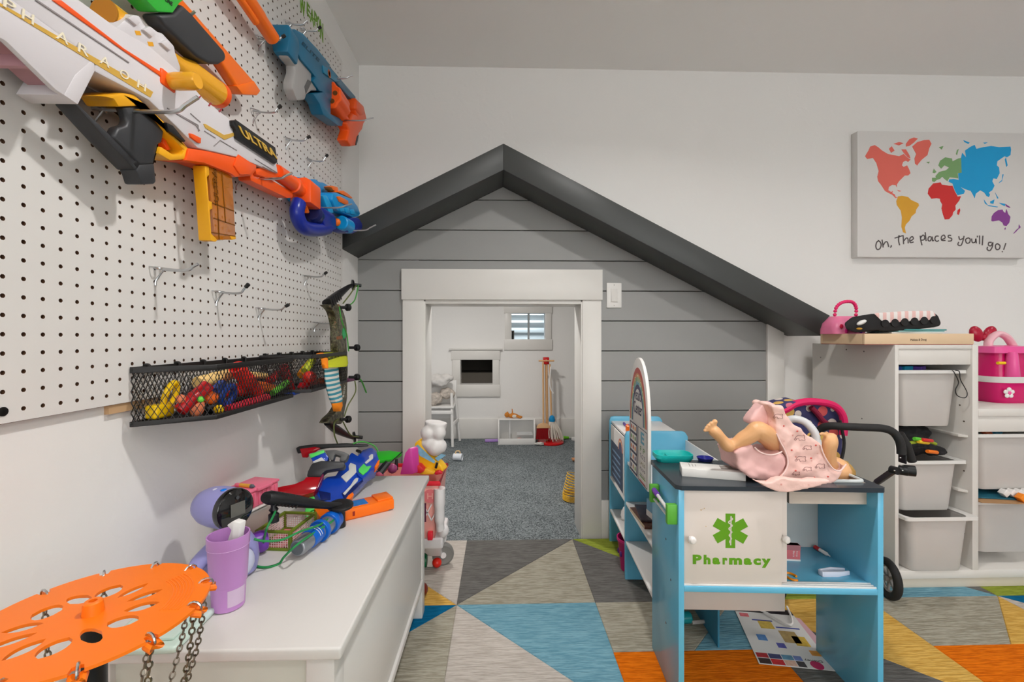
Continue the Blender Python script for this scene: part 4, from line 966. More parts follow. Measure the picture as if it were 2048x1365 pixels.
for i in range(7):
    r_ = DR_ * (0.66 + 0.03 * i); pts = [(dcx.x + r_ * math.cos(R(a)), dcx.y + r_ * math.sin(R(a)), DZ + 0.0035) for a in range(2, 66, 4)]
    MB().tube(pts, 0.0008, 5).build('print_ridge', ODISC, disc)
CHN = M('chain_steel', (150, 138, 124), 0.3, 1.0)
MB().lathe([(0.0125, 0.02), (0.0125, DZ - 0.001)], (dcx.x, dcx.y, 0), (0, 0, 1), 18).build('pole', BLK2, dg_)
MB().lathe([(0.10, RZ), (0.10, RZ + 0.008), (0.02, RZ + 0.014), (0.014, RZ + 0.03)], (dcx.x, dcx.y, 0), (0, 0, 1), 28).build('foot', ODISC, dg_)
MB().lathe([(0.095, 0.30), (0.1, 0.305), (0.1, 0.35), (0.097, 0.35), (0.097, 0.31), (0.014, 0.305)], (dcx.x, dcx.y, 0), (0, 0, 1), 32).build('catch_tray', ODISC, dg_)
def chain(mb, pts, lr=0.0042, wr=0.0011):
    P_ = spline(pts, 30); acc = 0; k = 0; last = P_[0]
    step = lr * 1.45
    for i in range(1, len(P_)):
        seg = P_[i] - P_[i - 1]; acc += seg.length
        if acc >= step:
            acc = 0; d = seg.normalized(); x = d.orthogonal().normalized(); x = Matrix.Rotation(R(90) * (k % 2) + 0.4, 3, d) @ x; k += 1
            ring = [P_[i] + d * (lr * math.cos(2 * math.pi * j / 10)) + x * (lr * 0.68 * math.sin(2 * math.pi * j / 10)) for j in range(10)]
            mb.tube(ring, wr, 5, closed=True)
    return mb
for k in range(NCH):
    a = R(360 / NCH * k + 6) + R(360 / NCH) * 1.015
    c, s = math.cos(a), math.sin(a); top = Vector((dcx.x + DR_ * 0.955 * c, dcx.y + DR_ * 0.955 * s, DZ))
    if top.x < XW + 0.01: continue
    lk = MB().tube([top + Vector((0.008 * c * math.cos(t), 0.008 * s * math.cos(t), 0.008 * math.sin(t) - 0.001)) for t in [2 * math.pi * j / 12 for j in range(12)]], 0.0013, 6, closed=True); lk.build('chain_hook', M('bright_steel', (205, 205, 205), 0.2, 1.0), dg_)
    m = chain(MB(), [top + Vector((0, 0, -0.006)), top + Vector((-0.012 * c, -0.012 * s, -0.09)), Vector((dcx.x + 0.055 * c, dcx.y + 0.055 * s, DZ - 0.20)), Vector((dcx.x + 0.018 * c, dcx.y + 0.018 * s, DZ - 0.27))])
    o = m.build('chain', CHN, dg_); o['kind'] = 'stuff'
    MB().tube([top + Vector((-0.004 * s, 0.004 * c, -0.004)), top + Vector((0.009 * c - 0.004 * s, 0.009 * s + 0.004 * c, -0.006)), top + Vector((0.009 * c + 0.004 * s, 0.009 * s - 0.004 * c, -0.006)), top + Vector((0.004 * s, -0.004 * c, -0.004))], 0.004, 8).build('rim_tab', ODISC, dg_)

# ================================================================== THINGS ON THE CHEST
# mint lid
e0, e1 = onZ(350, 1298, BT + 0.010), onZ(432, 1216, BT + 0.010)
dv = (e1 - e0); dn = Vector((-dv.y, dv.x, 0)).normalized()
mc = (e0 + e1) / 2 + dn * 0.060
ang = math.atan2(dv.y, dv.x)
mt = thing('mint_tray', 'pale mint green plastic tray lying under the orange disc', 'tray', (mc.x, mc.y, BT), ang)
MINT = M('mint_plastic', (206, 228, 216), 0.25, var=0.02)
MB().box((0, 0, 0.006), (dv.length, 0.12, 0.012)).build('plate', MINT, mt, bevel=0.005, seg=3, local=True)
MB().box((0, 0, 0.0145), (dv.length - 0.03, 0.095, 0.005)).build('raised_panel', MINT, mt, bevel=0.002, local=True)

# lilac cup
cb = onZ(457, 1213, BT)
cup = thing('cup', 'lilac plastic tumbler with a white scoop inside on the toy chest', 'cup', cb)
LIL = M('lilac_plastic', (196, 140, 206), 0.3, var=0.02)
MB().lathe([(0.0225, 0.0), (0.0255, 0.002), (0.0275, 0.041), (0.0285, 0.044), (0.0292, 0.046), (0.0322, 0.108), (0.0332, 0.110), (0.0335, 0.129), (0.0315, 0.129), (0.0308, 0.107), (0.027, 0.05), (0.024, 0.006)], cb, (0, 0, 1), 36).build('body', LIL, cup)
MB().tube([(cb.x + 0.0328 * math.cos(t), cb.y + 0.0328 * math.sin(t), BT + 0.1095) for t in [2 * math.pi * j / 36 for j in range(36)]], 0.0007, 5, closed=True).build('rim_line', M('lilac_light', (214, 168, 222), 0.3), cup)
stk = MB(); rings = []
for j in range(9):
    a = R(-62 + 8 * j); rings.append([(cb.x + r_ * math.cos(a), cb.y + r_ * math.sin(a), BT + z) for r_, z in ((0.0262, 0.010), (0.0266, 0.010), (0.0281, 0.039), (0.0275, 0.039))])
stk.loft(rings).build('price_sticker', M('sticker_paper', (208, 184, 212), 0.6), cup)
sc_ = MB(); sc_.prism([(cb.x - 0.016, cb.y, BT + 0.05), (cb.x + 0.008, cb.y, BT + 0.06), (cb.x + 0.024, cb.y - 0.006, BT + 0.150), (cb.x + 0.010, cb.y - 0.004, BT + 0.153), (cb.x - 0.002, cb.y - 0.003, BT + 0.145), (cb.x + 0.004, cb.y, BT + 0.135), (cb.x - 0.004, cb.y, BT + 0.112)], (0.003, 0.014, 0))
sc_.build('scoop', M('white_scoop', (236, 234, 232), 0.4), cup, bevel=0.002)

# lavender companion robot
LAV = M('lavender_plastic', (152, 150, 206), 0.35, var=0.02)
fd = Vector((0.93, -0.37, 0.03)).normalized()
hc_ = onY(474, 1019, 0.875) - fd * 0.043; rb_ = thing('toy_robot', 'lavender toy robot with a black oval screen face behind the lilac cup', 'toy robot', (hc_.x, hc_.y, BT))
rq = fd.to_track_quat('Z', 'Y').to_matrix()
hd = MB(); prof = [(0.001, -0.062), (0.018, -0.058), (0.030, -0.046), (0.037, -0.028), (0.0395, -0.008), (0.0400, 0.012), (0.0385, 0.030)]
hd.lathe(prof, hc_, fd, 36); head = hd.build('head', LAV, rb_)
MB().lathe([(0.0390, 0.028), (0.0400, 0.033), (0.0385, 0.040), (0.034, 0.043), (0.001, 0.045)], hc_, fd, 36).build('screen_bezel', M('glossy_black', (18, 18, 20), 0.08, coat=0.5), head)
sx = fd.cross(Vector((0, 0, 1))).normalized(); sy = sx.cross(fd).normalized(); fo = hc_ + fd * 0.0452
MB().prism([fo + sx * a + sy * b for a, b in ((-0.015, -0.012), (0.015, -0.012), (0.015, 0.013), (-0.015, 0.013))], fd * 0.0012).build('screen', M('screen_grey', (104, 102, 96), 0.15), head)
MB().lathe([(0.0035, 0), (0.0035, 0.001)], fo + sy * 0.023, fd, 12).build('camera_lens', M('lens_grey', (70, 70, 72), 0.2), head)
for a, z, cl, nm in ((-0.012, 0.0455, M('robot_white_button', (214, 214, 232), 0.3), 'button'), (-0.034, 0.0395, M('robot_white_button'), 'button'), (0.010, 0.0465, M('robot_blue_button', (20, 120, 220), 0.3), 'button')):
    MB().ball(hc_ + fd * a + Vector((0.004, -0.010, z - 0.0085)), (0.006, 0.006, 0.0025)).build(nm, cl, head)
MB().lathe([(0.0035, 0), (0.0035, 0.0015)], hc_ + Vector((-0.03, -0.0245, 0.0)), (-0.5, -1, 0), 12).build('speaker_dot', M('robot_dark_dot', (96, 96, 150), 0.5), head)
bc_ = Vector((hc_.x + 0.012, hc_.y + 0.012, BT))
bd2 = MB().lathe([(0.036, 0.0), (0.046, 0.006), (0.050, 0.03), (0.047, 0.055), (0.036, 0.075), (0.022, 0.085)], bc_, (0, 0, 1), 32).build('body', LAV, rb_)
MB().ball(bc_ + Vector((0.034, -0.020, 0.034)), (0.020, 0.026, 0.028)).build('belly_panel', M('robot_pale_belly', (206, 210, 236), 0.4), bd2)
MB().tube(spline([bc_ + Vector((-0.02, -0.03, 0.065)), bc_ + Vector((-0.03, -0.06, 0.045)), bc_ + Vector((-0.028, -0.085, 0.010))], 5), [0.016] * 5 + [0.015] * 4 + [0.011] * 2, 14, squash=0.8).build('arm', LAV, rb_)

# pink case on a clear tub
pc = onZ(520, 1000, BT + 0.09); pcx, pcy = -0.603, 1.075
tub = thing('storage_tub', 'clear tub of reddish brown stuff under the pink case', 'tub', (pcx, pcy, BT), R(-14))
MB().box((0, 0, 0.037), (0.076, 0.105, 0.074)).build('tub_shell', M('clear_tub', (226, 220, 214), 0.15, alpha=0.45), tub, bevel=0.008, seg=3, local=True)
MB().box((0, 0, 0.033), (0.066, 0.094, 0.058)).build('filling', M('terracotta_filling', (150, 92, 66), 0.8, var=0.4, vscale=60, bump=1.0, bscale=90), tub, bevel=0.008, local=True)
MB().box((0, 0, 0.0765), (0.080, 0.110, 0.005)).build('tub_rim', M('white_plastic'), tub, bevel=0.002, local=True)
pk = thing('pink_case', 'bubblegum pink ribbed plastic case with a handle lid', 'case', (pcx, pcy, BT + 0.0792), R(-14))
PNK = M('bubblegum_plastic', (246, 122, 150), 0.38, var=0.02)
MB().box((0, 0, 0.020), (0.074, 0.105, 0.040)).build('box', PNK, pk, bevel=0.006, seg=3, local=True)
MB().box((0.003, 0, 0.0425), (0.074, 0.104, 0.007)).build('lid', PNK, pk, bevel=0.003, local=True)
MB().box((0.041, 0, 0.0425), (0.008, 0.045, 0.008)).build('latch', PNK, pk, bevel=0.002, local=True)
for i in range(7): MB().box((0.038, -0.040 + 0.0133 * i, 0.019), (0.003, 0.005, 0.032)).build('rib', PNK, pk, bevel=0.001, local=True)
cr0 = onZ(458, 980.5, BT + 0.147); cr1 = onZ(502, 978, BT + 0.147)
cy_ = thing('crayon', 'pink and yellow wrapped crayon lying on the pink case', 'crayon', (cr0 + cr1) / 2)
cd_ = (cr1 - cr0).normalized(); q0 = Vector((-0.627, 1.058, BT + 0.1295)); q1 = Vector((-0.582, 1.045, BT + 0.1295)); cd_ = (q1 - q0).normalized()
cy_.location = (q0 + q1) / 2
MB().lathe([(0.0035, 0), (0.0045, 0.003), (0.0045, 0.014)], q0, cd_, 12).build('cap', PNK, cy_)
MB().lathe([(0.0045, 0.014), (0.0045, 0.044)], q0, cd_, 12).build('wrapper', M('crayon_wrap', (232, 170, 60), 0.5), cy_)
MB().lathe([(0.0045, 0.044), (0.0045, 0.050), (0.003, 0.052), (0.001, 0.056)], q0, cd_, 12).build('point', M('crayon_grey', (90, 100, 110), 0.5), cy_)

# lattice crate
kc = thing('lattice_crate', 'small toy crate of pink lattice with olive green frame', 'crate', (-0.503, 1.052, BT), R(-6))
OLV = M('olive_plastic', (112, 130, 34), 0.45); LAT = M('pale_pink_lattice', (240, 206, 204), 0.5)
W_, D_, H_ = 0.078, 0.105, 0.045
for x, y in ((-1, -1), (1, -1), (1, 1), (-1, 1)):
    MB().box((x * W_ / 2, y * D_ / 2, H_ / 2), (0.007, 0.007, H_)).build('post', OLV, kc, bevel=0.001, local=True)
for z in (0.003, H_ - 0.003):
    for s in (-1, 1):
        MB().box((0, s * D_ / 2, z), (W_, 0.006, 0.006)).build('rail', OLV, kc, bevel=0.001, local=True)
        MB().box((s * W_ / 2, 0, z), (0.006, D_, 0.006)).build('rail', OLV, kc, bevel=0.001, local=True)
def lattice(a, b, h, n1, n2):
    m = MB(); a, b = Vector(a), Vector(b)
    for i in range(1, n1): q = a + (b - a) * (i / n1); m.bar(q + Vector((0, 0, 0.004)), q + Vector((0, 0, h)), 0.0011, 0.0011, (1, 0.3, 0))
    for k in range(1, n2): z = Vector((0, 0, h * k / n2)); m.bar(a + z, b + z, 0.0011, 0.0011)
    return m
for a, b, n1 in (((-W_ / 2, -D_ / 2, 0), (W_ / 2, -D_ / 2, 0), 14), ((-W_ / 2, D_ / 2, 0), (W_ / 2, D_ / 2, 0), 14), ((-W_ / 2, -D_ / 2, 0), (-W_ / 2, D_ / 2, 0), 17), ((W_ / 2, -D_ / 2, 0), (W_ / 2, D_ / 2, 0), 17)):
    o = lattice(a, b, H_ - 0.003, n1, 8).build('lattice_panel', LAT, kc, local=True, smooth=0); o['kind'] = 'stuff'
MB().box((0, 0, 0.0015), (W_, D_, 0.002)).build('crate_floor', M('pink_crate_floor', (216, 130, 130), 0.6), kc, local=True)

# purple wedge-shaped scoop
PUR = M('violet_plastic', (116, 58, 170), 0.35)
pw = onZ(520, 1098, BT + 0.001)
m = MB(); m.lathe([(0.006, 0), (0.020, 0.012), (0.024, 0.045), (0.020, 0.055), (0.017, 0.053), (0.019, 0.044)], (pw.x - 0.022, pw.y - 0.045, BT + 0.025), (0.75, 0.65, 0.0), 24)
tag(m.build('toy_scoop', PUR), 'violet toy scoop lying between the robot and the crate', 'toy scoop')

# silver and blue telescope
t0, t1 = onZ(594, 1098, BT + 0.0255), onZ(668, 1040, BT + 0.0255); t1.z = t0.z
tdir = (t1 - t0).normalized(); TL = (t1 - t0).length
ts_ = thing('toy_telescope', 'silver and blue toy telescope tube lying on the chest', 'toy telescope', ((t0.x + t1.x) / 2, (t0.y + t1.y) / 2, BT))
SIL = M('silver_plastic', (150, 154, 160), 0.3, 0.6); TBL = M('telescope_blue', (12, 96, 196), 0.3)
for pr, mt_, nm in (([(0.014, 0), (0.017, 0.002), (0.0185, 0.008), (0.0185, TL * 0.26)], SIL, 'eyepiece'), ([(0.0195, TL * 0.26), (0.0205, TL * 0.28), (0.0205, TL * 0.48), (0.0195, TL * 0.5)], TBL, 'sleeve'),
                    ([(0.0185, TL * 0.5), (0.0185, TL * 0.56)], SIL, 'tube'), ([(0.0245, TL * 0.54), (0.0255, TL * 0.55), (0.0255, TL * 0.62), (0.0245, TL * 0.63)], TBL, 'flange'),
                    ([(0.0195, TL * 0.62), (0.0195, TL * 0.84)], SIL, 'tube'), ([(0.0245, TL * 0.82), (0.0255, TL * 0.83), (0.0255, TL * 0.93), (0.0245, TL * 0.94)], TBL, 'flange'), ([(0.0215, TL * 0.93), (0.0215, TL * 1.05)], TBL, 'sleeve')):
    MB().lathe(pr, t0, tdir, 28).build(nm, mt_, ts_)
for i in (0, 1): MB().tube([t0 + tdir * (TL * (0.36 + 0.05 * i)) + Vector((0.0208 * math.cos(a), 0.0, 0.0208 * math.sin(a))) for a in [R(j) for j in range(10, 150, 10)]], 0.0007, 5).build('stripe', M('white_plastic'), ts_)
MB().lathe([(0.014, -0.0004), (0.013, 0.0004)], t0, tdir, 24).build('end_cap', M('smoke_grey', (92, 98, 104), 0.3), ts_)

# orange dart magazine
m0, m1 = onZ(789, 1021, BT), onZ(676, 1048, BT); md = (m1 - m0).normalized(); ML = (m1 - m0).length + 0.045
mnr = Vector((-md.y, md.x, 0));
if mnr.y < 0: mnr = -mnr
mgo = m0 + md * (ML / 2) + mnr * 0.032
om = thing('dart_magazine', 'orange toy dart magazine with blue sticker lying on the chest', 'dart magazine', (mgo.x, mgo.y, BT), math.atan2(-md.y, -md.x))
MB().box((0, 0, 0.0165), (ML, 0.062, 0.027)).build('case', ORG2, om, bevel=0.003, local=True)
MB().box((0, 0, 0.0035), (ML - 0.03, 0.054, 0.007)).build('base', ORG2, om, bevel=0.001, local=True)
MB().box((ML / 2 - 0.022, 0.004, 0.0315), (0.044, 0.054, 0.006)).build('end_cap', ORG2, om, bevel=0.002, local=True)
MB().box((0.004, 0.002, 0.0303), (0.052, 0.042, 0.0008)).build('sticker', M('blue_sticker', (40, 120, 200), 0.4, var=0.5, vscale=90), om, local=True)
MB().box((-ML / 2 + 0.085, -0.0312, 0.016), (0.006, 0.001, 0.012)).build('slot', M('slot_shadow', (150, 30, 10), 0.6), om, local=True)

# ---- black bow limb with green cord lying over the toys
lb = thing('bow_limb', 'black toy bow limb with a wheel and green cord lying over the telescope', 'bow limb', (-0.40, 1.10, BT))
axb = onZ(681, 1054, BT + 0.0005); axt = Vector((axb.x, axb.y, BT + 0.049))
nea = onY(540, 996, 0.985)
MB().tube([nea + Vector((-0.004, -0.010, 0.004)), nea, nea + (axt - nea) * 0.25, nea + (axt - nea) * 0.45, nea + (axt - nea) * 0.75, axt + Vector((0, 0, 0.004))], [0.015, 0.0195, 0.0185, 0.0155, 0.011, 0.010], 14, squash=0.8).build('limb', BLK2, lb)
for i in range(7):
    q = nea + (axt - nea) * (0.06 + 0.045 * i); MB().tube([q + Vector((0.006, -0.012, -0.012)), q + Vector((0.012, -0.008, 0.0)), q + Vector((0.008, 0.0, 0.0135))], 0.0018, 6).build('grip_ridge', M('rubber_black'), lb)
MB().lathe([(0.028, 0), (0.031, 0.002), (0.031, 0.007), (0.028, 0.009), (0.018, 0.0095)], axt + Vector((0, 0, 0.001)), (0.05, -0.1, 1), 30).build('wheel', BLK2, lb)
MB().lathe([(0.0125, 0), (0.0125, 0.012), (0.0115, 0.013), (0.0115, 0.040)], axb, (0, 0, 1), 18).build('axle', BLK2, lb)
MB().lathe([(0.011, -0.045), (0.011, -0.028), (0.006, -0.024), (0.010, -0.018), (0.006, -0.012), (0.006, 0)], nea + Vector((0.006, 0.004, -0.010)), (0, 0, 1), 16).build('stopper', BLK2, lb)
GC = M('emerald_cord', (34, 140, 74), 0.5)
zz = BT + 0.003
def gz(x, y, z=zz): return onZ(x, y, z)
st0 = nea + Vector((0.012, 0.0, -0.03))
MB().tube(spline([st0, onY(543, 1040, 0.95), onY(532, 1062, 0.93), gz(524, 1100), gz(511, 1122), gz(514, 1133), gz(535, 1135), gz(558, 1128), gz(568, 1115, BT + 0.02), onY(592, 1092, 0.92), onY(630, 1065, 1.00), onY(664, 1044, 1.06), axb + Vector((-0.012, -0.006, 0.03))], 6), 0.0024, 8).build('cord', GC, lb)
MB().tube(spline([axb + Vector((-0.012, -0.004, 0.036)), onY(640, 1050, 1.02), onY(600, 1064, 0.95), onY(565, 1080, 0.92), onY(530, 1083, 0.90), onY(508, 1079, 0.89)], 6), 0.0024, 8).build('cord', GC, lb)

# ---- blue bow blaster lying behind
def onP(x, y, T):
    o, n = T; d = ray(x, y); c = Vector((0, 0, CAM_H)); s = (o - c).dot(n) / d.dot(n); return c + d * s
def tri_plane(a, b, c):
    n = (b - a).cross(c - a).normalized(); return (a, n)
F7 = (560, 860, 6.827)
TP = tri_plane(onY(640, 1004, 1.20), onY(762, 905, 1.50), onY(690, 905, 1.44))
nb = TP[1] if TP[1].y > 0 else -TP[1]
bb = thing('toy_bow_blaster', 'blue toy bow blaster with white panels, red limbs and green tip', 'toy blaster', (-0.48, 1.32, BT))
def bp_(nm, pts, mat, lift=0.0, thick=0.03, bev=0.003, parent=bb):
    return MB().prism([onP(F7[0] + x / F7[2], F7[1] + y / F7[2], TP) - nb * lift for x, y in pts], nb * thick).build(nm, mat, parent, bevel=bev)
BBL = M('blaster_blue', (20, 66, 176), 0.22, coat=0.3)
BPAN = M('blaster_grey_panel', (206, 206, 204), 0.4)
shell = bp_('body_shell', [(480, 860), (520, 740), (640, 640), (760, 620), (880, 420), (980, 300), (1060, 350), (1130, 270), (1250, 235), (1320, 290), (1365, 430), (1330, 510), (1240, 560), (1130, 690), (1060, 760), (960, 870), (890, 960), (870, 1000), (730, 1010), (560, 960)], BBL, 0, 0.045, 0.005)
bp_('panel', [(830, 650), (940, 560), (935, 500), (960, 460), (1035, 490), (1040, 590), (905, 725)], BPAN, 0.003, 0.004, 0.001, shell)
bp_('panel', [(855, 880), (960, 770), (1010, 690), (1040, 665), (1070, 670), (1060, 710), (1000, 770), (885, 900)], BPAN, 0.003, 0.004, 0.001, shell)
bp_('panel', [(1155, 455), (1215, 400), (1210, 370), (1240, 345), (1270, 345), (1270, 400), (1180, 470)], BPAN, 0.003, 0.004, 0.001, shell)
bp_('green_window', [(1070, 550), (1140, 475), (1180, 515), (1245, 505), (1200, 570), (1130, 630), (1075, 585)], GREEN if False else M('toy_spring_green', (86, 216, 96), 0.35), 0.004, 0.006, 0.001, shell)
bp_('recess', [(530, 840), (690, 870), (690, 960), (560, 970)], M('blaster_navy', (12, 30, 96), 0.3), 0.002, 0.004, 0.001, shell)
bp_('rail', [(840, 870), (1120, 690), (1140, 705), (890, 950), (865, 930)], M('blaster_navy'), 0.001, 0.004, 0.001, shell)
bp_('raised_edge', [(1040, 590), (1150, 660), (1130, 690), (1060, 640)], BBL, 0.006, 0.01, 0.001, shell)
bp_('orange_tip', [(1285, 520), (1330, 440), (1360, 420), (1350, 490), (1310, 535)], ORG2, 0.005, 0.02, 0.002)
bp_('orange_foot', [(890, 960), (930, 900), (990, 855), (1010, 890), (960, 950)], ORG2, 0.002, 0.02, 0.002)
bp_('tip_fin', [(1310, 290), (1350, 272), (1500, 262), (1665, 285), (1672, 310), (1530, 378), (1350, 402)], M('toy_leaf_green', (34, 170, 30), 0.35), -0.006, 0.012, 0.002)
TP0 = TP
TP = tri_plane(onY(600, 960, 1.26), onY(690, 930, 1.30), onY(600, 900, 1.30)); nb = TP[1] if TP[1].y > 0 else -TP[1]
bp_('handle', [(358, 640), (380, 560), (430, 460), (560, 420), (860, 430), (888, 460), (872, 520), (620, 560), (580, 600), (555, 645)], BLK, 0.0, 0.035, 0.006)
bp_('trigger_guard', [(600, 268), (740, 258), (860, 285), (935, 320), (900, 395), (850, 425), (800, 410), (820, 350), (740, 320), (720, 400), (690, 415), (640, 330)], M('dark_grey_plastic'), -0.01, 0.03, 0.004)
sc2 = bp_('sight', [(395, 340), (600, 285), (655, 360), (640, 410), (440, 440)], BBL, -0.012, 0.03, 0.003)
bp_('sight_cap', [(388, 320), (595, 258), (602, 300), (405, 380)], M('toy_spring_green'), -0.010, 0.036, 0.003, sc2)
bp_('sight_label', [(440, 425), (560, 365), (610, 415), (450, 445)], BPAN, -0.008, 0.02, 0.001, sc2)
REDC = M('clear_red_plastic', (176, 10, 26), 0.12, var=0.15, alpha=0.88)
TP = tri_plane(onY(560, 980, 1.16), onY(640, 950, 1.22), onY(560, 940, 1.20)); nb = TP[1] if TP[1].y > 0 else -TP[1]
bp_('front_limb', [(-160, 850), (-60, 790), (0, 772), (200, 735), (330, 680), (352, 640), (560, 640), (585, 665), (505, 815), (470, 850), (300, 900), (100, 870), (-60, 860)], REDC, 0.0, 0.03, 0.008)
bp_('limb_edge', [(560, 640), (590, 600), (600, 640), (520, 800), (480, 840), (505, 800)], M('plum_clear', (110, 20, 60), 0.2), 0.003, 0.02, 0.002)
bp_('limb_pocket', [(380, 870), (470, 840), (500, 960), (540, 1180), (380, 1250), (340, 1050)], M('toy_spring_green'), -0.02, 0.05, 0.004)
for i in range(4): bp_('pocket_ridge', [(400 + 15 * i, 1000 + 60 * i), (505 + 8 * i, 960 + 55 * i), (507 + 8 * i, 975 + 55 * i), (402 + 15 * i, 1015 + 60 * i)], M('toy_leaf_green'), -0.017, 0.006, 0.001)
TP = tri_plane(onY(600, 905, 1.42), onY(730, 890, 1.46), onY(650, 880, 1.44)); nb = TP[1] if TP[1].y > 0 else -TP[1]
bp_('rear_limb', [(215, 250), (260, 228), (450, 205), (900, 190), (1190, 205), (1205, 230), (1050, 240), (680, 250), (330, 310), (240, 330)], BLK2, 0.0, 0.03, 0.005)
bp_('rear_limb_red', [(270, 260), (480, 235), (560, 250), (480, 310), (390, 330), (380, 385), (305, 380), (290, 320)], REDC, 0.004, 0.02, 0.003)
MB().tube([onY(718, 902, 1.46), onY(717, 880, 1.46) + Vector((0, 0, -0.04))], 0.010, 12).build('axle', BLK2, bb)
MB().tube(spline([onY(805, 904, 1.50), onY(770, 935, 1.48), onY(735, 955, 1.42), onY(712, 980, 1.34), onY(690, 998, 1.27)], 5), 0.0022, 7).build('draw_rod', BLK2, bb)
MB().tube([onY(776, 925, 1.485), onY(760, 945, 1.47)], [0.011, 0.013], 10).build('rod_joint', BLK2, bb)
MB().tube(spline([onY(706, 888, 1.45), onY(725, 884, 1.47), onY(748, 892, 1.48), onY(757, 905, 1.48)], 5), 0.0025, 7).build('cord', STR, bb)
# ================================================================== PLAY PHARMACY COUNTER
PO = (0.447, 1.088); PA = R(-3.5)
BLU = M('sky_blue_laminate', (106, 186, 220), 0.2, var=0.02)
WLM = M('white_laminate', (226, 214, 206), 0.4, var=0.02)
WHB = M('white_board', (232, 229, 226), 0.4, var=0.02)
CTM = M('slate_counter', (48, 56, 64), 0.22, var=0.06)
GRN = M('bracket_green', (96, 178, 62), 0.4)
ph = thing('play_counter', 'blue and white play pharmacy counter with dark top and sink', 'play counter', (PO[0], PO[1], RZ), PA)
PW, PD, PT = 0.505, 0.232, 0.570
def lb(parent, nm, p0, p1, mat, bev=0.001, lab=None):
    return MB().b2(p0, p1).build(nm, mat, parent, bevel=bev, local=True, label=lab)
BS0, BS1, SKD = 0.295, 0.490, 0.055       # sink opening
# counter top with the sink opening
ctop = [((-0.004, -0.004), (BS0, PD)), ((BS1, -0.004), (PW + 0.004, PD)), ((BS0, -0.004), (BS1, 0.035)), ((BS0, PD - 0.045), (BS1, PD))]
cp = plate([(-0.004, 0.008), (0.008, -0.004), (PW - 0.004, -0.004), (PW + 0.004, 0.004), (PW + 0.004, PD), (-0.004, PD)], [[(BS0, 0.035), (BS1, 0.035), (BS1, PD - 0.045), (BS0, PD - 0.045)]], 0.011)
cp.xf(Matrix.Translation((0, 0, PT - 0.011)))
cp.build('counter_top', CTM, ph, local=True)
sk_ = MB()
zr = PT + 0.003
rim = [(BS0 + 0.004, 0.04), (BS1 - 0.004, 0.04), (BS1 - 0.004, PD - 0.05), (BS0 + 0.004, PD - 0.05)]
rimp = []
for i in range(4):
    a, b, c = Vector(rim[i - 1]), Vector(rim[i]), Vector(rim[(i + 1) % 4]); u, v = (a - b).normalized(), (c - b).normalized()
    for t in range(5): q = b + u * 0.014 * (1 - t / 4) ** 2 + v * 0.014 * (t / 4) ** 2; rimp.append((q.x, q.y, zr))
sink = MB().tube(rimp, 0.0045, 8, closed=True).build('sink_rim', M('sink_grey_plastic', (206, 212, 212), 0.3), ph, local=True)
SKM = M('sink_pale_plastic', (206, 192, 180), 0.35)
MB().b2((BS0 + 0.002, 0.038, PT - SKD), (BS1 - 0.002, PD - 0.047, PT - SKD + 0.003)).build('basin_floor', SKM, sink, local=True)
for p0, p1 in (((BS0, 0.0355, PT - SKD), (BS1, 0.0395, PT - 0.001)), ((BS0, PD - 0.050, PT - SKD), (BS1, PD - 0.0455, PT - 0.001)), ((BS0 + .0005, 0.036, PT - SKD), (BS0 + 0.004, PD - 0.046, PT - 0.001)), ((BS1 - 0.004, 0.036, PT - SKD), (BS1 - .0005, PD - 0.046, PT - 0.001))):
    MB().b2(p0, p1).build('basin_wall', SKM, sink, local=True)
SZ = 0.312 - RZ
lb(ph, 'side_panel', (0.002, 0.0, 0), (0.016, PD, PT - 0.011), BLU)
lb(ph, 'side_panel', (PW - 0.016, 0.0, 0), (PW - 0.002, PD, PT - 0.011), BLU)
lb(ph, 'shelf', (0.016, 0.0, SZ), (PW - 0.016, PD - 0.010, SZ + 0.014), BLU)
lb(ph, 'back_panel', (0.016, PD - 0.010, SZ), (PW - 0.016, PD - 0.004, PT - 0.011), M('grey_white_board', (208, 210, 208), 0.5))
rl = lb(ph, 'back_rail', (0.016, PD - 0.014, 0.125), (PW - 0.115, PD - 0.004, SZ), WLM)
for x in (0.085, 0.33): MB().lathe([(0.0035, 0), (0.0035, 0.001)], (x, PD - 0.014, 0.195), (0, -1, 0), 10).build('screw', M('screw_dark', (84, 70, 56), 0.4, 0.7), rl, local=True)
for i in range(3): lb(ph, 'door_track', (0.016, 0.003 + 0.009 * i, SZ + 0.014), (PW - 0.016, 0.007 + 0.009 * i, SZ + 0.018), WHB, 0.0005)
d2 = lb(ph, 'sliding_door', (0.080, 0.0165, SZ + 0.018), (0.2785, 0.0205, PT - 0.013), WLM)
d1 = lb(ph, 'sliding_door', (0.017, 0.006, SZ + 0.018), (0.260, 0.011, PT - 0.013), WLM)
def knob(x, y, z, par): MB().lathe([(0.004, 0), (0.004, 0.006), (0.009, 0.011), (0.0095, 0.017), (0.006, 0.022), (0.001, 0.023)], (x, y, z), (0, -1, 0), 18).build('knob', M('white_knob', (236, 230, 226), 0.3), par, local=True)
knob(0.033, 0.006, 0.437, d1); knob(0.268, 0.0165, 0.437, d2)
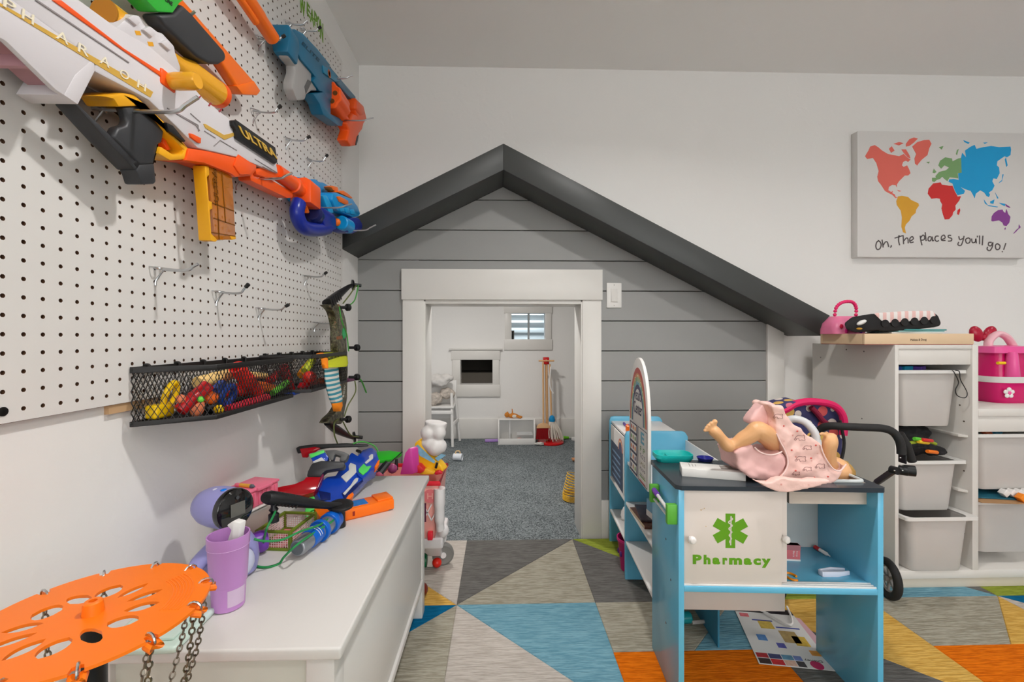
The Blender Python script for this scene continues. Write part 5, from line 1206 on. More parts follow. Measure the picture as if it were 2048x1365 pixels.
# green print on the door: six-armed star with staff, and the word
PG = M('leaf_green_print', (98, 158, 16), 0.45)
ex, ez, yy0 = 0.1325, 0.4555, 0.0059
star = MB()
for k in range(3):
    an = R(90 + 60 * k); d = Vector((math.cos(an), 0, math.sin(an))); n = Vector((-math.sin(an), 0, math.cos(an)))
    star.prism([Vector((ex, yy0, ez)) + d * (0.0435 * a) + n * (0.012 * b) for a, b in ((-1, -1), (1, -1), (1, 1), (-1, 1))], (0, -0.0004 - 0.00005 * k, 0))
star.build('star_print', PG, d1, local=True, smooth=0)
sn = [(0.0055 * math.sin(t * 2.6) * (1 - t / 14), 0.034 - 0.0068 * t) for t in [i * 0.5 for i in range(20)]]
strokes_mb([[(0.0015, 0.037), (0.0005, -0.036)], sn], (ex, yy0 - 0.0006, ez), (1, 0, 0), (0, 0, 1), 0.0030, 0.0003).build('snake_staff_print', WLM, d1, local=True, smooth=0)
for i, (ch, x0_, wd, hh, dz) in enumerate((('P', 0.0385, 0.0165, 0.0195, 0), ('h', 0.0580, 0.0125, 0.0195, 0), ('a', 0.0735, 0.0140, 0.0140, 0), ('r', 0.0915, 0.0090, 0.0140, 0), ('m', 0.1030, 0.0235, 0.0140, 0), ('a', 0.1290, 0.0145, 0.0140, 0), ('c', 0.1460, 0.0135, 0.0140, 0), ('y', 0.1605, 0.0165, 0.0190, -0.005))):
    xx = 0.039 + (x0_ - 0.0385) * 1.40; zz_ = 0.3705 + dz * 1.3; wd *= 1.36; hh *= 1.22
    fit_text(ch, (xx, yy0, zz_), (xx + wd, yy0, zz_), (xx, yy0, zz_ + hh), 0.0005, 0.055).build('print_letter', PG, d1, local=True, smooth=0)
# small stains on the door
for x, z, r_ in ((0.060, 0.507, 0.002), (0.068, 0.511, 0.0017), (0.064, 0.509, 0.001), (0.072, 0.466, 0.0012), (0.095, 0.431, 0.0011), (0.028, 0.424, 0.0012)):
    MB().lathe([(r_, 0), (r_, 0.0003)], (x, 0.006, z), (0, -1, 0), 9).build('stain', M('tan_stain', (206, 176, 136), 0.6), d1, local=True)
# towel rail on the left side: two green brackets and a dowel
for y in (0.015, 0.165): lb(ph, 'rail_bracket', (-0.024, y - 0.008, 0.468), (0.002, y + 0.008, 0.518), GRN, 0.002)
MB().tube([(-0.013, 0.02, 0.478), (-0.013, 0.16, 0.478)], 0.0035, 10).build('rail_dowel', WHB, ph, local=True)
for y, z in ((0.10, 0.39), (0.10, 0.16), (0.06, 0.30)): MB().lathe([(0.003, 0), (0.003, 0.0006)], (0.002, y, z), (-1, 0, 0), 10).build('screw_cap', M('screw_dark'), ph, local=True)
# tap
FAU = M('tap_grey_plastic', (206, 208, 210), 0.28)
tp = [(0.36, PD - 0.022, PT), (0.36, PD - 0.022, PT + 0.06), (0.364, PD - 0.030, PT + 0.105), (0.385, PD - 0.05, PT + 0.135), (0.412, PD - 0.07, PT + 0.132), (0.430, PD - 0.085, PT + 0.105), (0.433, PD - 0.088, PT + 0.082)]
fau = MB().tube(spline(tp, 6), 0.0105, 16).build('tap', FAU, ph, local=True)
MB().lathe([(0.0115, 0), (0.0145, -0.018), (0.0125, -0.019)], (0.433, PD - 0.088, PT + 0.086), (0, 0, 1), 18).build('nozzle', FAU, fau, local=True)

# world position of a point in the counter's own frame
LM = Matrix.Translation((PO[0], PO[1], RZ)) @ Matrix.Rotation(PA, 4, 'Z')
def L2W(x, y, z): return LM @ Vector((x, y, z))
ZT = PT + RZ      # top of the counter in the room
ZS = SZ + 0.014 + RZ
# ---- purple-capped pen in the towel rail
pn = thing('marker_pen', 'white pen with purple cap stuck behind the green brackets', 'pen', L2W(-0.012, 0.09, 0.497))
a_, b_ = L2W(-0.0135, 0.150, 0.503), L2W(-0.0135, 0.028, 0.494); d_ = b_ - a_
MB().lathe([(0.004, -0.012), (0.0075, -0.010), (0.0075, 0.028)], a_, d_, 14).build('cap', M('violet_plastic'), pn); MB().lathe([(0.0048, 0.028), (0.0048, d_.length)], a_, d_, 14).build('barrel', WHB, pn)

# ---- things on the counter
tt = onZ(1345, 921, ZT); tr = thing('plastic_tray', 'turquoise plastic dish at the left back of the counter', 'dish', (tt.x, tt.y, ZT), PA)
TQ = M('turquoise_plastic', (28, 190, 186), 0.25)
tray = MB(); tp_ = plate([(0.05 * math.cos(t) * (1 if abs(math.cos(t)) < 0.85 else 1), 0.036 * math.sin(t)) for t in [2 * math.pi * i / 24 for i in range(24)]], [], 0.003)
def rr(w, d, r, n=4):
    out = []
    for cx, cy, a0 in ((w / 2 - r, d / 2 - r, 0), (-w / 2 + r, d / 2 - r, 90), (-w / 2 + r, -d / 2 + r, 180), (w / 2 - r, -d / 2 + r, 270)):
        for i in range(n + 1): a = R(a0 + 90 * i / n); out.append((cx + r * math.cos(a), cy + r * math.sin(a)))
    return out
def dish(w, d, h, r, t=0.003):
    rg = [[(x, y, 0) for x, y in rr(w * 0.86, d * 0.82, r * 0.8)], [(x, y, h * 0.5) for x, y in rr(w, d, r)], [(x, y, h) for x, y in rr(w, d, r)], [(x, y, h) for x, y in rr(w - 2 * t, d - 2 * t, r - t)], [(x, y, h * 0.5) for x, y in rr(w - 3 * t, d - 3 * t, r - t)], [(x, y, t) for x, y in rr(w * 0.8, d * 0.76, r * 0.7)]]
    return MB().loft(rg)
dish(0.112, 0.072, 0.022, 0.024).build('bowl', TQ, tr, local=True)
for p0, p1 in (((-0.018, -0.02, 0.004), (-0.014, 0.02, 0.016)),): MB().b2(p0, p1).build('divider', TQ, tr, local=True)
wbx = onZ(1424, 945, ZT + 0.012)
wx = thing('white_box', 'slim white cardboard box with printed lines lying on the counter', 'box', (wbx.x + 0.004, wbx.y + 0.012, ZT), R(-17))
MB().box((0, 0, 0.011), (0.155, 0.062, 0.022)).build('carton', M('white_card', (232, 230, 226), 0.5), wx, bevel=0.001, local=True)
MB().box((0.045, 0.004, 0.0222), (0.045, 0.034, 0.0006)).build('label_print', M('grey_print', (150, 146, 140), 0.5, var=0.6, vscale=120), wx, local=True)
for i in range(3): MB().box((-0.055 + 0.008 * i, 0.005, 0.0222), (0.0015, 0.03 - 0.006 * i, 0.0006)).build('line_print', M('grey_print'), wx, local=True)
bl = onZ(1410, 916, ZT + 0.01); tag(MB().lathe([(0.016, 0), (0.020, 0.002), (0.024, 0.011), (0.0225, 0.011), (0.018, 0.003)], (bl.x, bl.y, ZT), (0, 0, 1), 24).build('toy_bowl', M('cobalt_plastic', (34, 40, 140), 0.25)), 'small cobalt blue bowl behind the white box', 'bowl')

# ---- things on the shelf behind the doors
tg = onZ(1668, 1150, ZS); tng = thing('toy_tongs', 'white plastic tweezers lying on the blue shelf', 'tweezers', (tg.x, tg.y, ZS), R(6))
TWH = M('tweezer_white', (222, 226, 240), 0.35)
for s in (-1, 1): MB().loft([[(-0.037, s * 0.006 - 0.002 * 1, 0), (-0.037, s * 0.006 + 0.002, 0), (-0.037, s * 0.006 + 0.002, 0.014), (-0.037, s * 0.006 - 0.002, 0.014)], [(0.0, s * 0.011 - 0.002, 0), (0.0, s * 0.011 + 0.002, 0), (0.0, s * 0.011 + 0.002, 0.014), (0.0, s * 0.011 - 0.002, 0.014)], [(0.038, s * 0.007 - 0.002, 0.001), (0.038, s * 0.007 + 0.002, 0.001), (0.038, s * 0.007 + 0.002, 0.011), (0.038, s * 0.007 - 0.002, 0.011)]]).build('arm', TWH, tng, bevel=0.0008, local=True)
MB().box((-0.038, 0, 0.007), (0.006, 0.016, 0.014)).build('joint', TWH, tng, bevel=0.002, local=True)
rm0, rm1 = onZ(1629, 1094, ZS + 0.006), onZ(1660, 1113, ZS + 0.006); rmd = rm1 - rm0
rmk = thing('marker_pen', 'white toy syringe pen with red cap at the back of the shelf', 'pen', (rm0.x, rm0.y, ZS))
MB().lathe([(0.004, 0), (0.006, 0.002), (0.006, 0.02)], rm0, rmd, 14).build('cap', M('toy_red_plastic'), rmk); MB().lathe([(0.0052, 0.02), (0.0052, rmd.length - 0.012), (0.002, rmd.length - 0.006), (0.0015, rmd.length)], rm0, rmd, 14).build('barrel', WHB, rmk)
eb = onZ(1594, 1124, ZS); ebx = thing('toy_box', 'small pink toy food box leaning by the right sliding door', 'toy box', (eb.x - 0.008, eb.y + 0.012, ZS), R(-8))
MB().box((0, 0, 0.022), (0.040, 0.016, 0.044)).build('carton', M('rose_card', (214, 112, 118), 0.5), ebx, bevel=0.001, local=True)
MB().box((0, 0, 0.002), (0.0405, 0.0165, 0.005)).build('white_edge', WHB, ebx, local=True); MB().box((0, -0.0005, 0.037), (0.0405, 0.0165, 0.014)).build('top_band', M('mauve_card', (170, 110, 116), 0.5), ebx, local=True)
for i, wd_ in enumerate(('Energy', 'Bars')): fit_text(wd_, (0.008 - 0.008 * i, -0.0083, 0.028), (0.008 - 0.008 * i, -0.0083, 0.012), (0.013 - 0.008 * i, -0.0083, 0.028), 0.0003).build('lettering', WHB, ebx, local=True, smooth=0)
yr = onZ(1583, 1154, ZS + 0.003); m = MB().tube([(yr.x + 0.013 * math.cos(t), yr.y + 0.018 * math.sin(t), ZS + 0.0032) for t in [2 * math.pi * i / 24 for i in range(20)]], 0.003, 8)
tag(m.build('toy_ring', M('toy_egg_orange')), 'open orange-yellow plastic ring on the shelf under the pink box', 'toy ring')

# ---- on the rug under the counter
def flat_sheet(name, lab, cat, px, z, mat, th=0.0012):
    c = [onZ(x, y, z) for x, y in px]; t = thing(name, lab, cat, (sum((p for p in c), Vector()) / 4) * 1.0)
    t.location.z = z - th
    MB().prism(c, (0, 0, -th)).build('page', mat, t); return t, c
zf = RZ + 0.003
mgA, c = flat_sheet('leaflet', 'printed advertising leaflet on the rug under the pharmacy counter', 'leaflet', [(1466, 1213), (1580, 1222), (1673, 1343), (1518, 1328)], zf, M('leaflet_paper', (222, 220, 218), 0.5))
def lp(u, v, dz=0.0004):   # u across, v along (0 far, 1 near)
    a = c[0].lerp(c[1], u); b = c[3].lerp(c[2], u); q = a.lerp(b, v); return Vector((q.x, q.y, zf + dz))
def patch(u0, v0, u1, v1, mat, nm='print_block', dz=0.0003):
    return MB().prism([lp(u0, v0, 0), lp(u1, v0, 0), lp(u1, v1, 0), lp(u0, v1, 0)], (0, 0, dz)).build(nm, mat, mgA)
patch(0, 0, 1, 0.10, M('print_black', (34, 28, 34), 0.4))
for u0, v0, u1, v1, cl in ((0.02, 0.83, 0.18, 0.90, (170, 30, 40)), (0.02, 0.91, 0.18, 0.99, (60, 40, 40)), (0.19, 0.83, 0.36, 0.90, (60, 66, 110)), (0.19, 0.91, 0.36, 0.99, (200, 40, 50)), (0.37, 0.83, 0.52, 0.90, (90, 140, 170)), (0.37, 0.91, 0.52, 0.99, (226, 180, 160)), (0.53, 0.83, 0.64, 0.90, (110, 130, 190)), (0.53, 0.91, 0.64, 0.99, (60, 56, 60)),
                           (0.30, 0.26, 0.52, 0.40, (210, 180, 80)), (0.22, 0.24, 0.55, 0.262, (40, 60, 150)), (0.55, 0.35, 0.92, 0.37, (40, 60, 150)), (0.55, 0.42, 0.80, 0.62, (176, 150, 96)), (0.70, 0.50, 0.90, 0.66, (216, 180, 70)), (0.16, 0.52, 0.30, 0.62, (80, 130, 190)), (0.40, 0.64, 0.52, 0.72, (90, 90, 170)), (0.05, 0.13, 0.20, 0.20, (226, 110, 120)), (0.82, 0.72, 0.96, 0.80, (226, 150, 60))):
    patch(u0, v0, u1, v1, M('print_%d_%d_%d' % cl, cl, 0.5, var=0.4, vscale=80))
fit_text('Disney', lp(0.90, 0.86), lp(0.66, 0.86), lp(0.90, 0.90), 0.0003).build('lettering', M('print_black'), mgA, smooth=0)
MB().lathe([(0.017, 0), (0.017, 0.0004)], lp(0.79, 0.945, 0), (0, 0, 1), 18).build('round_badge', M('badge_magenta', (196, 40, 96), 0.5), mgA)
ml2, c2 = flat_sheet('leaflet', 'pink and white leaflet sticking out from beneath the other one', 'leaflet', [(1560, 1228), (1600, 1238), (1690, 1335), (1662, 1338)], RZ + 0.0016, M('leaflet_pink', (214, 170, 180), 0.5))
cc2 = [c2[0].lerp(c2[3], 0.75), c2[1].lerp(c2[2], 0.75), c2[2], c2[3]]
MB().prism([p_ + Vector((0, 0, 0.0002)) for p_ in cc2], (0, 0, 0.0002)).build('magenta_band', M('badge_magenta'), ml2)
hb = [onZ(1508, 1215, RZ + 0.012), onZ(1540, 1230, RZ + 0.012), onZ(1578, 1250, RZ + 0.012), onZ(1584, 1240, RZ + 0.012), onZ(1574, 1214, RZ + 0.012)]
tag(MB().tube(spline(hb, 5), 0.0035, 8).build('clothes_hanger', WHB), 'white plastic hanger on the leaflet under the counter', 'hanger')
sy0, sy1 = onZ(1384, 1246, RZ + 0.014), onZ(1424, 1243, RZ + 0.014); sd2 = sy1 - sy0
syr = thing('toy_syringe', 'turquoise and pink toy syringe on the rug under the counter', 'toy syringe', (sy0.x, sy0.y, RZ))
MB().lathe([(0.016, -0.03), (0.018, -0.028), (0.018, 0.0), (0.014, 0.004)], sy0 + Vector((0, 0.018, 0.006)), sd2, 16).build('body', M('teal_toy', (20, 140, 146), 0.3), syr)
MB().lathe([(0.006, 0), (0.006, sd2.length)], sy0, sd2, 12).build('barrel', M('clear_tub'), syr)
MB().lathe([(0.0135, 0), (0.0135, 0.004)], sy1, sd2, 18).build('flange', M('bubblegum_plastic'), syr); MB().lathe([(0.010, 0.008), (0.010, 0.012)], sy1, sd2, 18).build('plunger', M('bubblegum_plastic'), syr)

# ================================================================== HEALTH CENTRE SHELVES behind the counter
hs = thing('play_shelves', 'blue and white play clinic shelves behind the pharmacy counter', 'play shelves', (PO[0], PO[1], RZ), PA)
Y0_, Y1_, Y2_ = PD + 0.004, 0.605, 0.925; XD = 0.235; HT = 0.578
DBL = M('deep_blue_back', (52, 128, 158), 0.45)
def round_panel(y):    # upright blue panel with rounded top corners
    pf = [(0.004, 0), (XD + 0.01, 0), (XD + 0.01, HT - 0.02), (XD, HT - 0.004), (XD - 0.01, HT), (0.024, HT), (0.01, HT - 0.004), (0.004, HT - 0.02)]
    MB().prism([(x, y, z) for x, z in pf], (0, 0.014, 0)).build('upright', BLU, hs, bevel=0.0015, local=True)
round_panel(Y1_); round_panel(Y2_)
for z in (0.140, 0.294):
    lb(hs, 'shelf', (0.006, Y0_, z), (XD, Y1_, z + 0.010), WHB); lb(hs, 'shelf', (0.006, Y1_ + 0.014, z), (XD, Y2_, z + 0.010), WHB)
lb(hs, 'back_board', (XD, Y0_, 0.13), (XD + 0.006, Y1_, 0.545), WHB); lb(hs, 'back_board', (XD, Y1_ + 0.014, 0.13), (XD + 0.006, Y2_, 0.55), WHB)
lb(hs, 'top_board', (0.012, Y1_ + 0.014, HT - 0.030), (XD, Y2_, HT - 0.020), WHB)
lb(hs, 'desk_board', (0.012, Y0_, 0.45), (XD, Y1_, 0.46), WHB)
lb(hs, 'inner_board', (0.12, Y0_, 0.304), (0.126, Y1_, 0.45), DBL); lb(hs, 'inner_board', (0.20, Y1_ + 0.014, 0.30), (0.206, Y2_, HT - 0.03), DBL)
lb(hs, 'inner_board', (0.20, Y0_, 0.0), (0.206, Y1_, 0.29), DBL); lb(hs, 'inner_board', (0.20, Y1_ + 0.014, 0.0), (0.206, Y2_, 0.29), DBL)
# little end panel seen over the desk
pf = [(XD - 0.06, 0.44), (XD + 0.01, 0.44), (XD + 0.01, HT - 0.02), (XD, HT - 0.006), (XD - 0.012, HT - 0.002), (XD - 0.06, HT - 0.002)]
# arched sign board
sb = thing('sign_board', 'white arched play clinic sign board reading Health Center', 'sign board', L2W(-0.006, 0.345, 0.475), PA)
SBX, B0, B1, BZ_ = -0.013, 0.224, 0.462, 0.474
arch = [(B0, BZ_), (B1, BZ_), (B1, BZ_ + 0.215)]
ac, ar = (B0 + B1) / 2, (B1 - B0) / 2
for i in range(0, 19): t = R(180 * i / 18); arch.append((ac + ar * math.cos(t), BZ_ + 0.215 + (0.885 - RZ - BZ_ - 0.215) * math.sin(t)))
arch.append((B0, BZ_ + 0.215))
def sbp(y, z, x=SBX): return L2W(x, y, z)
MB().prism([sbp(y, z) for y, z in arch], L2W(0.010, 0, 0) - L2W(0, 0, 0)).build('board', WHB, sb, bevel=0.0015)
nrm = (L2W(-1, 0, 0) - L2W(0, 0, 0))
zc = BZ_ + 0.215; zr_ = 0.885 - RZ - zc
def band(k0, k1, cl, nm='rainbow_band'):
    pts = [(ac + ar * k1 * math.cos(R(180 * i / 20)), zc - 0.03 + (zr_ + 0.02) * k1 * math.sin(R(180 * i / 20))) for i in range(21)] + [(ac + ar * k0 * math.cos(R(180 * i / 20)), zc - 0.03 + (zr_ + 0.02) * k0 * math.sin(R(180 * i / 20))) for i in range(20, -1, -1)]
    MB().prism([sbp(y, z) + nrm * 0.0002 for y, z in pts], nrm * 0.0004).build(nm, M('rainbow_%d_%d_%d' % cl, cl, 0.5), sb)
for k0, k1, cl in ((0.80, 0.89, (206, 92, 84)), (0.74, 0.80, (226, 160, 110)), (0.68, 0.74, (150, 190, 140)), (0.62, 0.68, (120, 180, 196)), (0.55, 0.62, (76, 70, 110))): band(k0, k1, cl)
def sgt(txt, y0, y1, z0, z1, mat, bold=0.0):
    fit_text(txt, sbp(y0, z0) + nrm * 0.0003, sbp(y1, z0) + nrm * 0.0003, sbp(y0, z1) + nrm * 0.0003, 0.0003, bold).build('lettering', mat, sb, smooth=0)
INK = M('navy_ink', (56, 52, 84), 0.5)
sgt('Health', ac + 0.052, ac - 0.052, zc + 0.045, zc + 0.085, INK); sgt('Center', ac + 0.052, ac - 0.052, zc + 0.0, zc + 0.040, INK)
for i, ch in enumerate('Rainbow'):
    t = R(158 - 23 * i); yq, zq = ac + ar * 0.705 * math.cos(t), zc - 0.03 + (zr_ + 0.02) * 0.70 * math.sin(t)
    # letters run from the far side to the near side
    ty = Vector((0, math.sin(t), -math.cos(t))); 
    yq = ac - ar * 0.705 * math.cos(R(22 + 23 * i)) * -1
    sgt(ch, yq + 0.009, yq - 0.009, zq - 0.010, zq + 0.016, M('cream_ink', (246, 236, 200), 0.5))
def panel(y0, y1, z0, z1, mat, dx=0.0003, nm='print_panel'): MB().prism([sbp(y0, z0) + nrm * dx, sbp(y1, z0) + nrm * dx, sbp(y1, z1) + nrm * dx, sbp(y0, z1) + nrm * dx], nrm * 0.0003).build(nm, mat, sb)
panel(B1 - 0.012, ac + 0.006, BZ_ + 0.006, zc - 0.038, INK)
for i in range(5):
    z0 = BZ_ + 0.014 + 0.0335 * (4 - i); panel(B1 - 0.022, ac + 0.016, z0, z0 + 0.025, WHB, 0.0008)
    for j, cl in enumerate((((206, 70, 60), (96, 160, 90), (230, 130, 60), (90, 170, 200), (60, 56, 100))[i], ((226, 130, 60), (190, 170, 110), (196, 60, 50), (214, 120, 70), (200, 150, 100))[i], ((230, 150, 70), (90, 140, 70), (232, 140, 50), (90, 60, 110), (120, 160, 80))[i])):
        MB().lathe([(0.0075, 0), (0.0075, 0.0003)], sbp(B1 - 0.036 - 0.026 * j, z0 + 0.0125) + nrm * 0.0011, nrm, 12).build('food_print', M('food_%d_%d_%d' % cl, cl, 0.5), sb)
for p_ in ((B0 + 0.008, ac - 0.004, BZ_ + 0.004, BZ_ + 0.006), (B0 + 0.008, ac - 0.004, zc - 0.040, zc - 0.038), (B0 + 0.008, B0 + 0.0095, BZ_ + 0.004, zc - 0.038), (ac - 0.0055, ac - 0.004, BZ_ + 0.004, zc - 0.038)): panel(p_[0], p_[1], p_[2], p_[3], INK)
ym = (B0 + 0.008 + ac - 0.004) / 2
sgt('E', ym + 0.020, ym - 0.020, zc - 0.085, zc - 0.048, M('eye_chart_blue', (110, 176, 200), 0.5), 0.03)
for i, (rw, hh, cl) in enumerate((('F P', 0.016, (110, 150, 90)), ('T O Z', 0.014, (90, 80, 110)), ('L P E D', 0.010, (150, 140, 100)), ('P E C F D', 0.008, (100, 90, 110)), ('E D F C Z P', 0.006, (110, 120, 110)))):
    zz_ = zc - 0.112 - 0.021 * i + 0.004 * max(0, i - 2); sgt(rw, ym + 0.030, ym - 0.030, zz_, zz_ + hh, M('chart_%d' % i, cl, 0.5))
panel(ym + 0.034, ym - 0.034, zc - 0.193, zc - 0.190, M('leaf_green_print')); panel(ym + 0.034, ym - 0.034, zc - 0.208, zc - 0.205, M('toy_red_plastic'))

# dark menu board on the far section
mn = thing('menu_board', 'navy menu board with a small rainbow on the clinic shelves', 'sign board', L2W(0.0, 0.77, 0.31), PA)
def mp(y, z): return L2W(0.006, y, z)
MB().prism([mp(0.905, 0.315), mp(0.640, 0.315), mp(0.640, 0.545), mp(0.905, 0.545)], L2W(0.005, 0, 0) - L2W(0, 0, 0)).build('board', WHB, mn)
MB().prism([mp(0.895, 0.318) + nrm * 0.0003, mp(0.655, 0.318) + nrm * 0.0003, mp(0.655, 0.480) + nrm * 0.0003, mp(0.895, 0.480) + nrm * 0.0003], nrm * 0.0004).build('dark_print', M('navy_board', (40, 62, 92), 0.5), mn)
for k, cl in ((1.0, (214, 110, 100)), (0.86, (236, 200, 150)), (0.72, (76, 70, 110))):
    MB().prism([mp(0.70 + 0.045 * k * math.cos(R(18 * i)), 0.475 + 0.052 * k * math.sin(R(18 * i))) + nrm * (0.0006 + 0.0003 * (1 - k)) for i in range(11)], nrm * 0.0003).build('rainbow_print', M('rb_%d' % cl[0], cl, 0.5), mn)
for i in range(5): MB().prism([mp(0.87, 0.44 - 0.026 * i) + nrm * 0.0007, mp(0.70, 0.44 - 0.026 * i) + nrm * 0.0007, mp(0.70, 0.448 - 0.026 * i) + nrm * 0.0007, mp(0.87, 0.448 - 0.026 * i) + nrm * 0.0007], nrm * 0.0003).build('chalk_line', M('chalk_blue', (110, 140, 170), 0.6), mn)
# tape measure and pen on top
ZH = HT - 0.020 + RZ
tm = L2W(0.060, 0.70, HT - 0.020)
tpm = thing('tape_measure', 'orange round toy tape measure on top of the clinic shelves', 'tape measure', (tm.x, tm.y, ZH))
MB().lathe([(0.030, 0), (0.033, 0.003), (0.033, 0.022), (0.030, 0.025)], (tm.x, tm.y, ZH), (0, 0, 1), 28).build('case', ORG2, tpm); MB().lathe([(0.022, 0.0248), (0.022, 0.0262)], (tm.x, tm.y, ZH), (0, 0, 1), 24).build('dial', M('dial_print', (120, 110, 160), 0.5, var=0.6, vscale=100), tpm)
pv = L2W(0.045, 0.80, HT - 0.020); tag(MB().lathe([(0.004, 0), (0.005, 0.01), (0.005, 0.08), (0.002, 0.085)], (pv.x, pv.y - 0.04, ZH + 0.0052), (0.1, 1, 0), 12).build('pen', M('violet_plastic')), 'violet pen lying behind the orange tape measure', 'pen')
# books and papers on the shelves
def shelf_item(name, lab, cat, x, y, z, dims, mat, rz=0.0, bev=0.001):
    p_ = L2W(x, y, z); t = thing(name, lab, cat, p_, PA + rz); MB().box((0, 0, dims[2] / 2), dims).build('cover', mat, t, bevel=bev, local=True); return t
z1_ = 0.3042
bk1 = shelf_item('picture_book', 'thick brown picture book at the bottom of the pile on the clinic shelf', 'book', 0.062, 0.44, z1_, (0.110, 0.16, 0.012), M('book_brown', (96, 60, 46), 0.5, var=0.6, vscale=40), R(4))
MB().box((-0.001, 0, 0.006), (0.1085, 0.157, 0.009)).build('pages', M('book_pages', (206, 186, 156), 0.7), bk1, local=True)
bk2 = shelf_item('picture_book', 'dark patterned paperback lying on the brown picture book', 'book', 0.064, 0.45, z1_ + 0.0122, (0.10, 0.14, 0.008), M('book_dark', (60, 46, 54), 0.4, var=0.9, vscale=50), R(-5))
bxs = shelf_item('toy_carton', 'blue and white toy carton standing on the book pile', 'box', 0.075, 0.395, z1_ + 0.0204, (0.06, 0.08, 0.058), M('carton_blue', (110, 160, 190), 0.5, var=0.2, vscale=30), R(10))
MB().box((0, 0, 0.010), (0.061, 0.081, 0.02)).build('white_band', WHB, bxs, local=True)
def crumple(name, lab, cat, c, r, mat, seed, amp=0.35, n=20, m=12):
    rnd = random.Random(seed); mb = MB(); mb.ball((0, 0, 0), 1.0, n, m)
    from mathutils import noise
    out = []
    for v in mb.v:
        k = 1 + amp * noise.noise(v * 2.2 + Vector((seed, 0, 0))) + amp * 0.5 * noise.noise(v * 5 + Vector((0, seed, 0)))
        out.append(Vector((c[0] + v.x * r[0] * k, c[1] + v.y * r[1] * k, c[2] + v.z * r[2] * k)))
    zmin = min(p_.z for p_ in out); dz = (c[2] - r[2]) - zmin
    mb.v = [p_ + Vector((0, 0, dz)) for p_ in out]
    o = mb.build(name, mat, smooth=180)
    return tag(o, lab, cat) if cat else o
pp = L2W(0.05, 0.70, 0.150); crumple('tissue', 'crumpled white tissue on the lower far clinic shelf', 'tissue', (pp.x, pp.y, pp.z + 0.04), (0.035, 0.05, 0.04), M('tissue_white', (224, 222, 220), 0.8), 3, 0.6)
gb = L2W(0.045, 0.645, 0.1502); tag(MB().box((gb.x, gb.y, gb.z + 0.018), (0.05, 0.035, 0.036), R(12)).build('toy_block', M('bracket_green'), bevel=0.003), 'green toy block next to the crumpled tissue', 'toy block')
# magenta basket on the floor
pbk = L2W(-0.010, 0.665, 0.0); mb_ = thing('toy_basket', 'magenta plastic basket of small toys under the clinic shelves', 'basket', (pbk.x + 0.055, pbk.y + 0.015, RZ))
MGN = M('magenta_plastic', (196, 28, 110), 0.25, alpha=0.85)
bcx = (pbk.x + 0.055, pbk.y + 0.015, RZ)
MB().lathe([(0.038, 0), (0.040, 0.002), (0.052, 0.115), (0.056, 0.120), (0.056, 0.130), (0.052, 0.130), (0.049, 0.115), (0.037, 0.006)], bcx, (0, 0, 1), 26).build('tub', MGN, mb_)
for k in range(9):
    an = R(40 * k); MB().ball((bcx[0] + 0.0475 * math.cos(an), bcx[1] + 0.0475 * math.sin(an), RZ + 0.07), (0.006, 0.006, 0.012), 8, 6).build('cut_out', M('cutout_dark', (80, 40, 120), 0.5), mb_)
for k, (dx, dy, cl) in enumerate(((-0.02, -0.01, (30, 120, 200)), (0.015, 0.012, (226, 60, 130)), (0.0, -0.03, (110, 60, 170)))):
    tag(MB().ball((bcx[0] + dx, bcx[1] + dy, RZ + 0.095), 0.018).build('toy_ball', M('bk_%d' % k, cl, 0.4)), '%s little ball in the magenta basket' % ('blue', 'hot pink', 'purple')[k], 'ball', 'balls in the magenta basket')
# ================================================================== soft shapes (voxel-remeshed and smoothed)
from mathutils import noise as mnoise
def soft(mb, name, mat, parent=None, voxel=0.004, it=10, fold=0.0, fscale=30.0, seed=0.0, local=False, lab=None):
    me = bpy.data.meshes.new('tmp'); bm = bmesh.new(); bv = [bm.verts.new(p) for p in mb.v]
    for f in mb.f:
        try: bm.faces.new([bv[i] for i in f])
        except ValueError: pass
    bmesh.ops.recalc_face_normals(bm, faces=bm.faces); bm.to_mesh(me); bm.free()
    ob = bpy.data.objects.new('tmp', me); COL.objects.link(ob)
    md = ob.modifiers.new('r', 'REMESH'); md.mode = 'VOXEL'; md.voxel_size = voxel
    if it: ms = ob.modifiers.new('s', 'SMOOTH'); ms.factor = 0.5; ms.iterations = it
    dg = bpy.context.evaluated_depsgraph_get(); r = bpy.data.meshes.new_from_object(ob.evaluated_get(dg))
    out = MB(); vs = []
    for v in r.vertices:
        p = v.co.copy()
        if fold:
            q = p * fscale + Vector((seed, seed * 2, 0)); k = mnoise.noise(q) + 0.5 * mnoise.noise(q * 2.1)
            k = 1 - abs(k) * 2 if fold < 0 else k
            p = p + v.normal * (abs(fold) * k)
        vs.append(p)
    out.add(vs, [list(f.vertices) for f in r.polygons])
    bpy.data.objects.remove(ob); bpy.data.meshes.remove(me); bpy.data.meshes.remove(r)
    return out.build(name, mat, parent, smooth=180, local=local, label=lab)

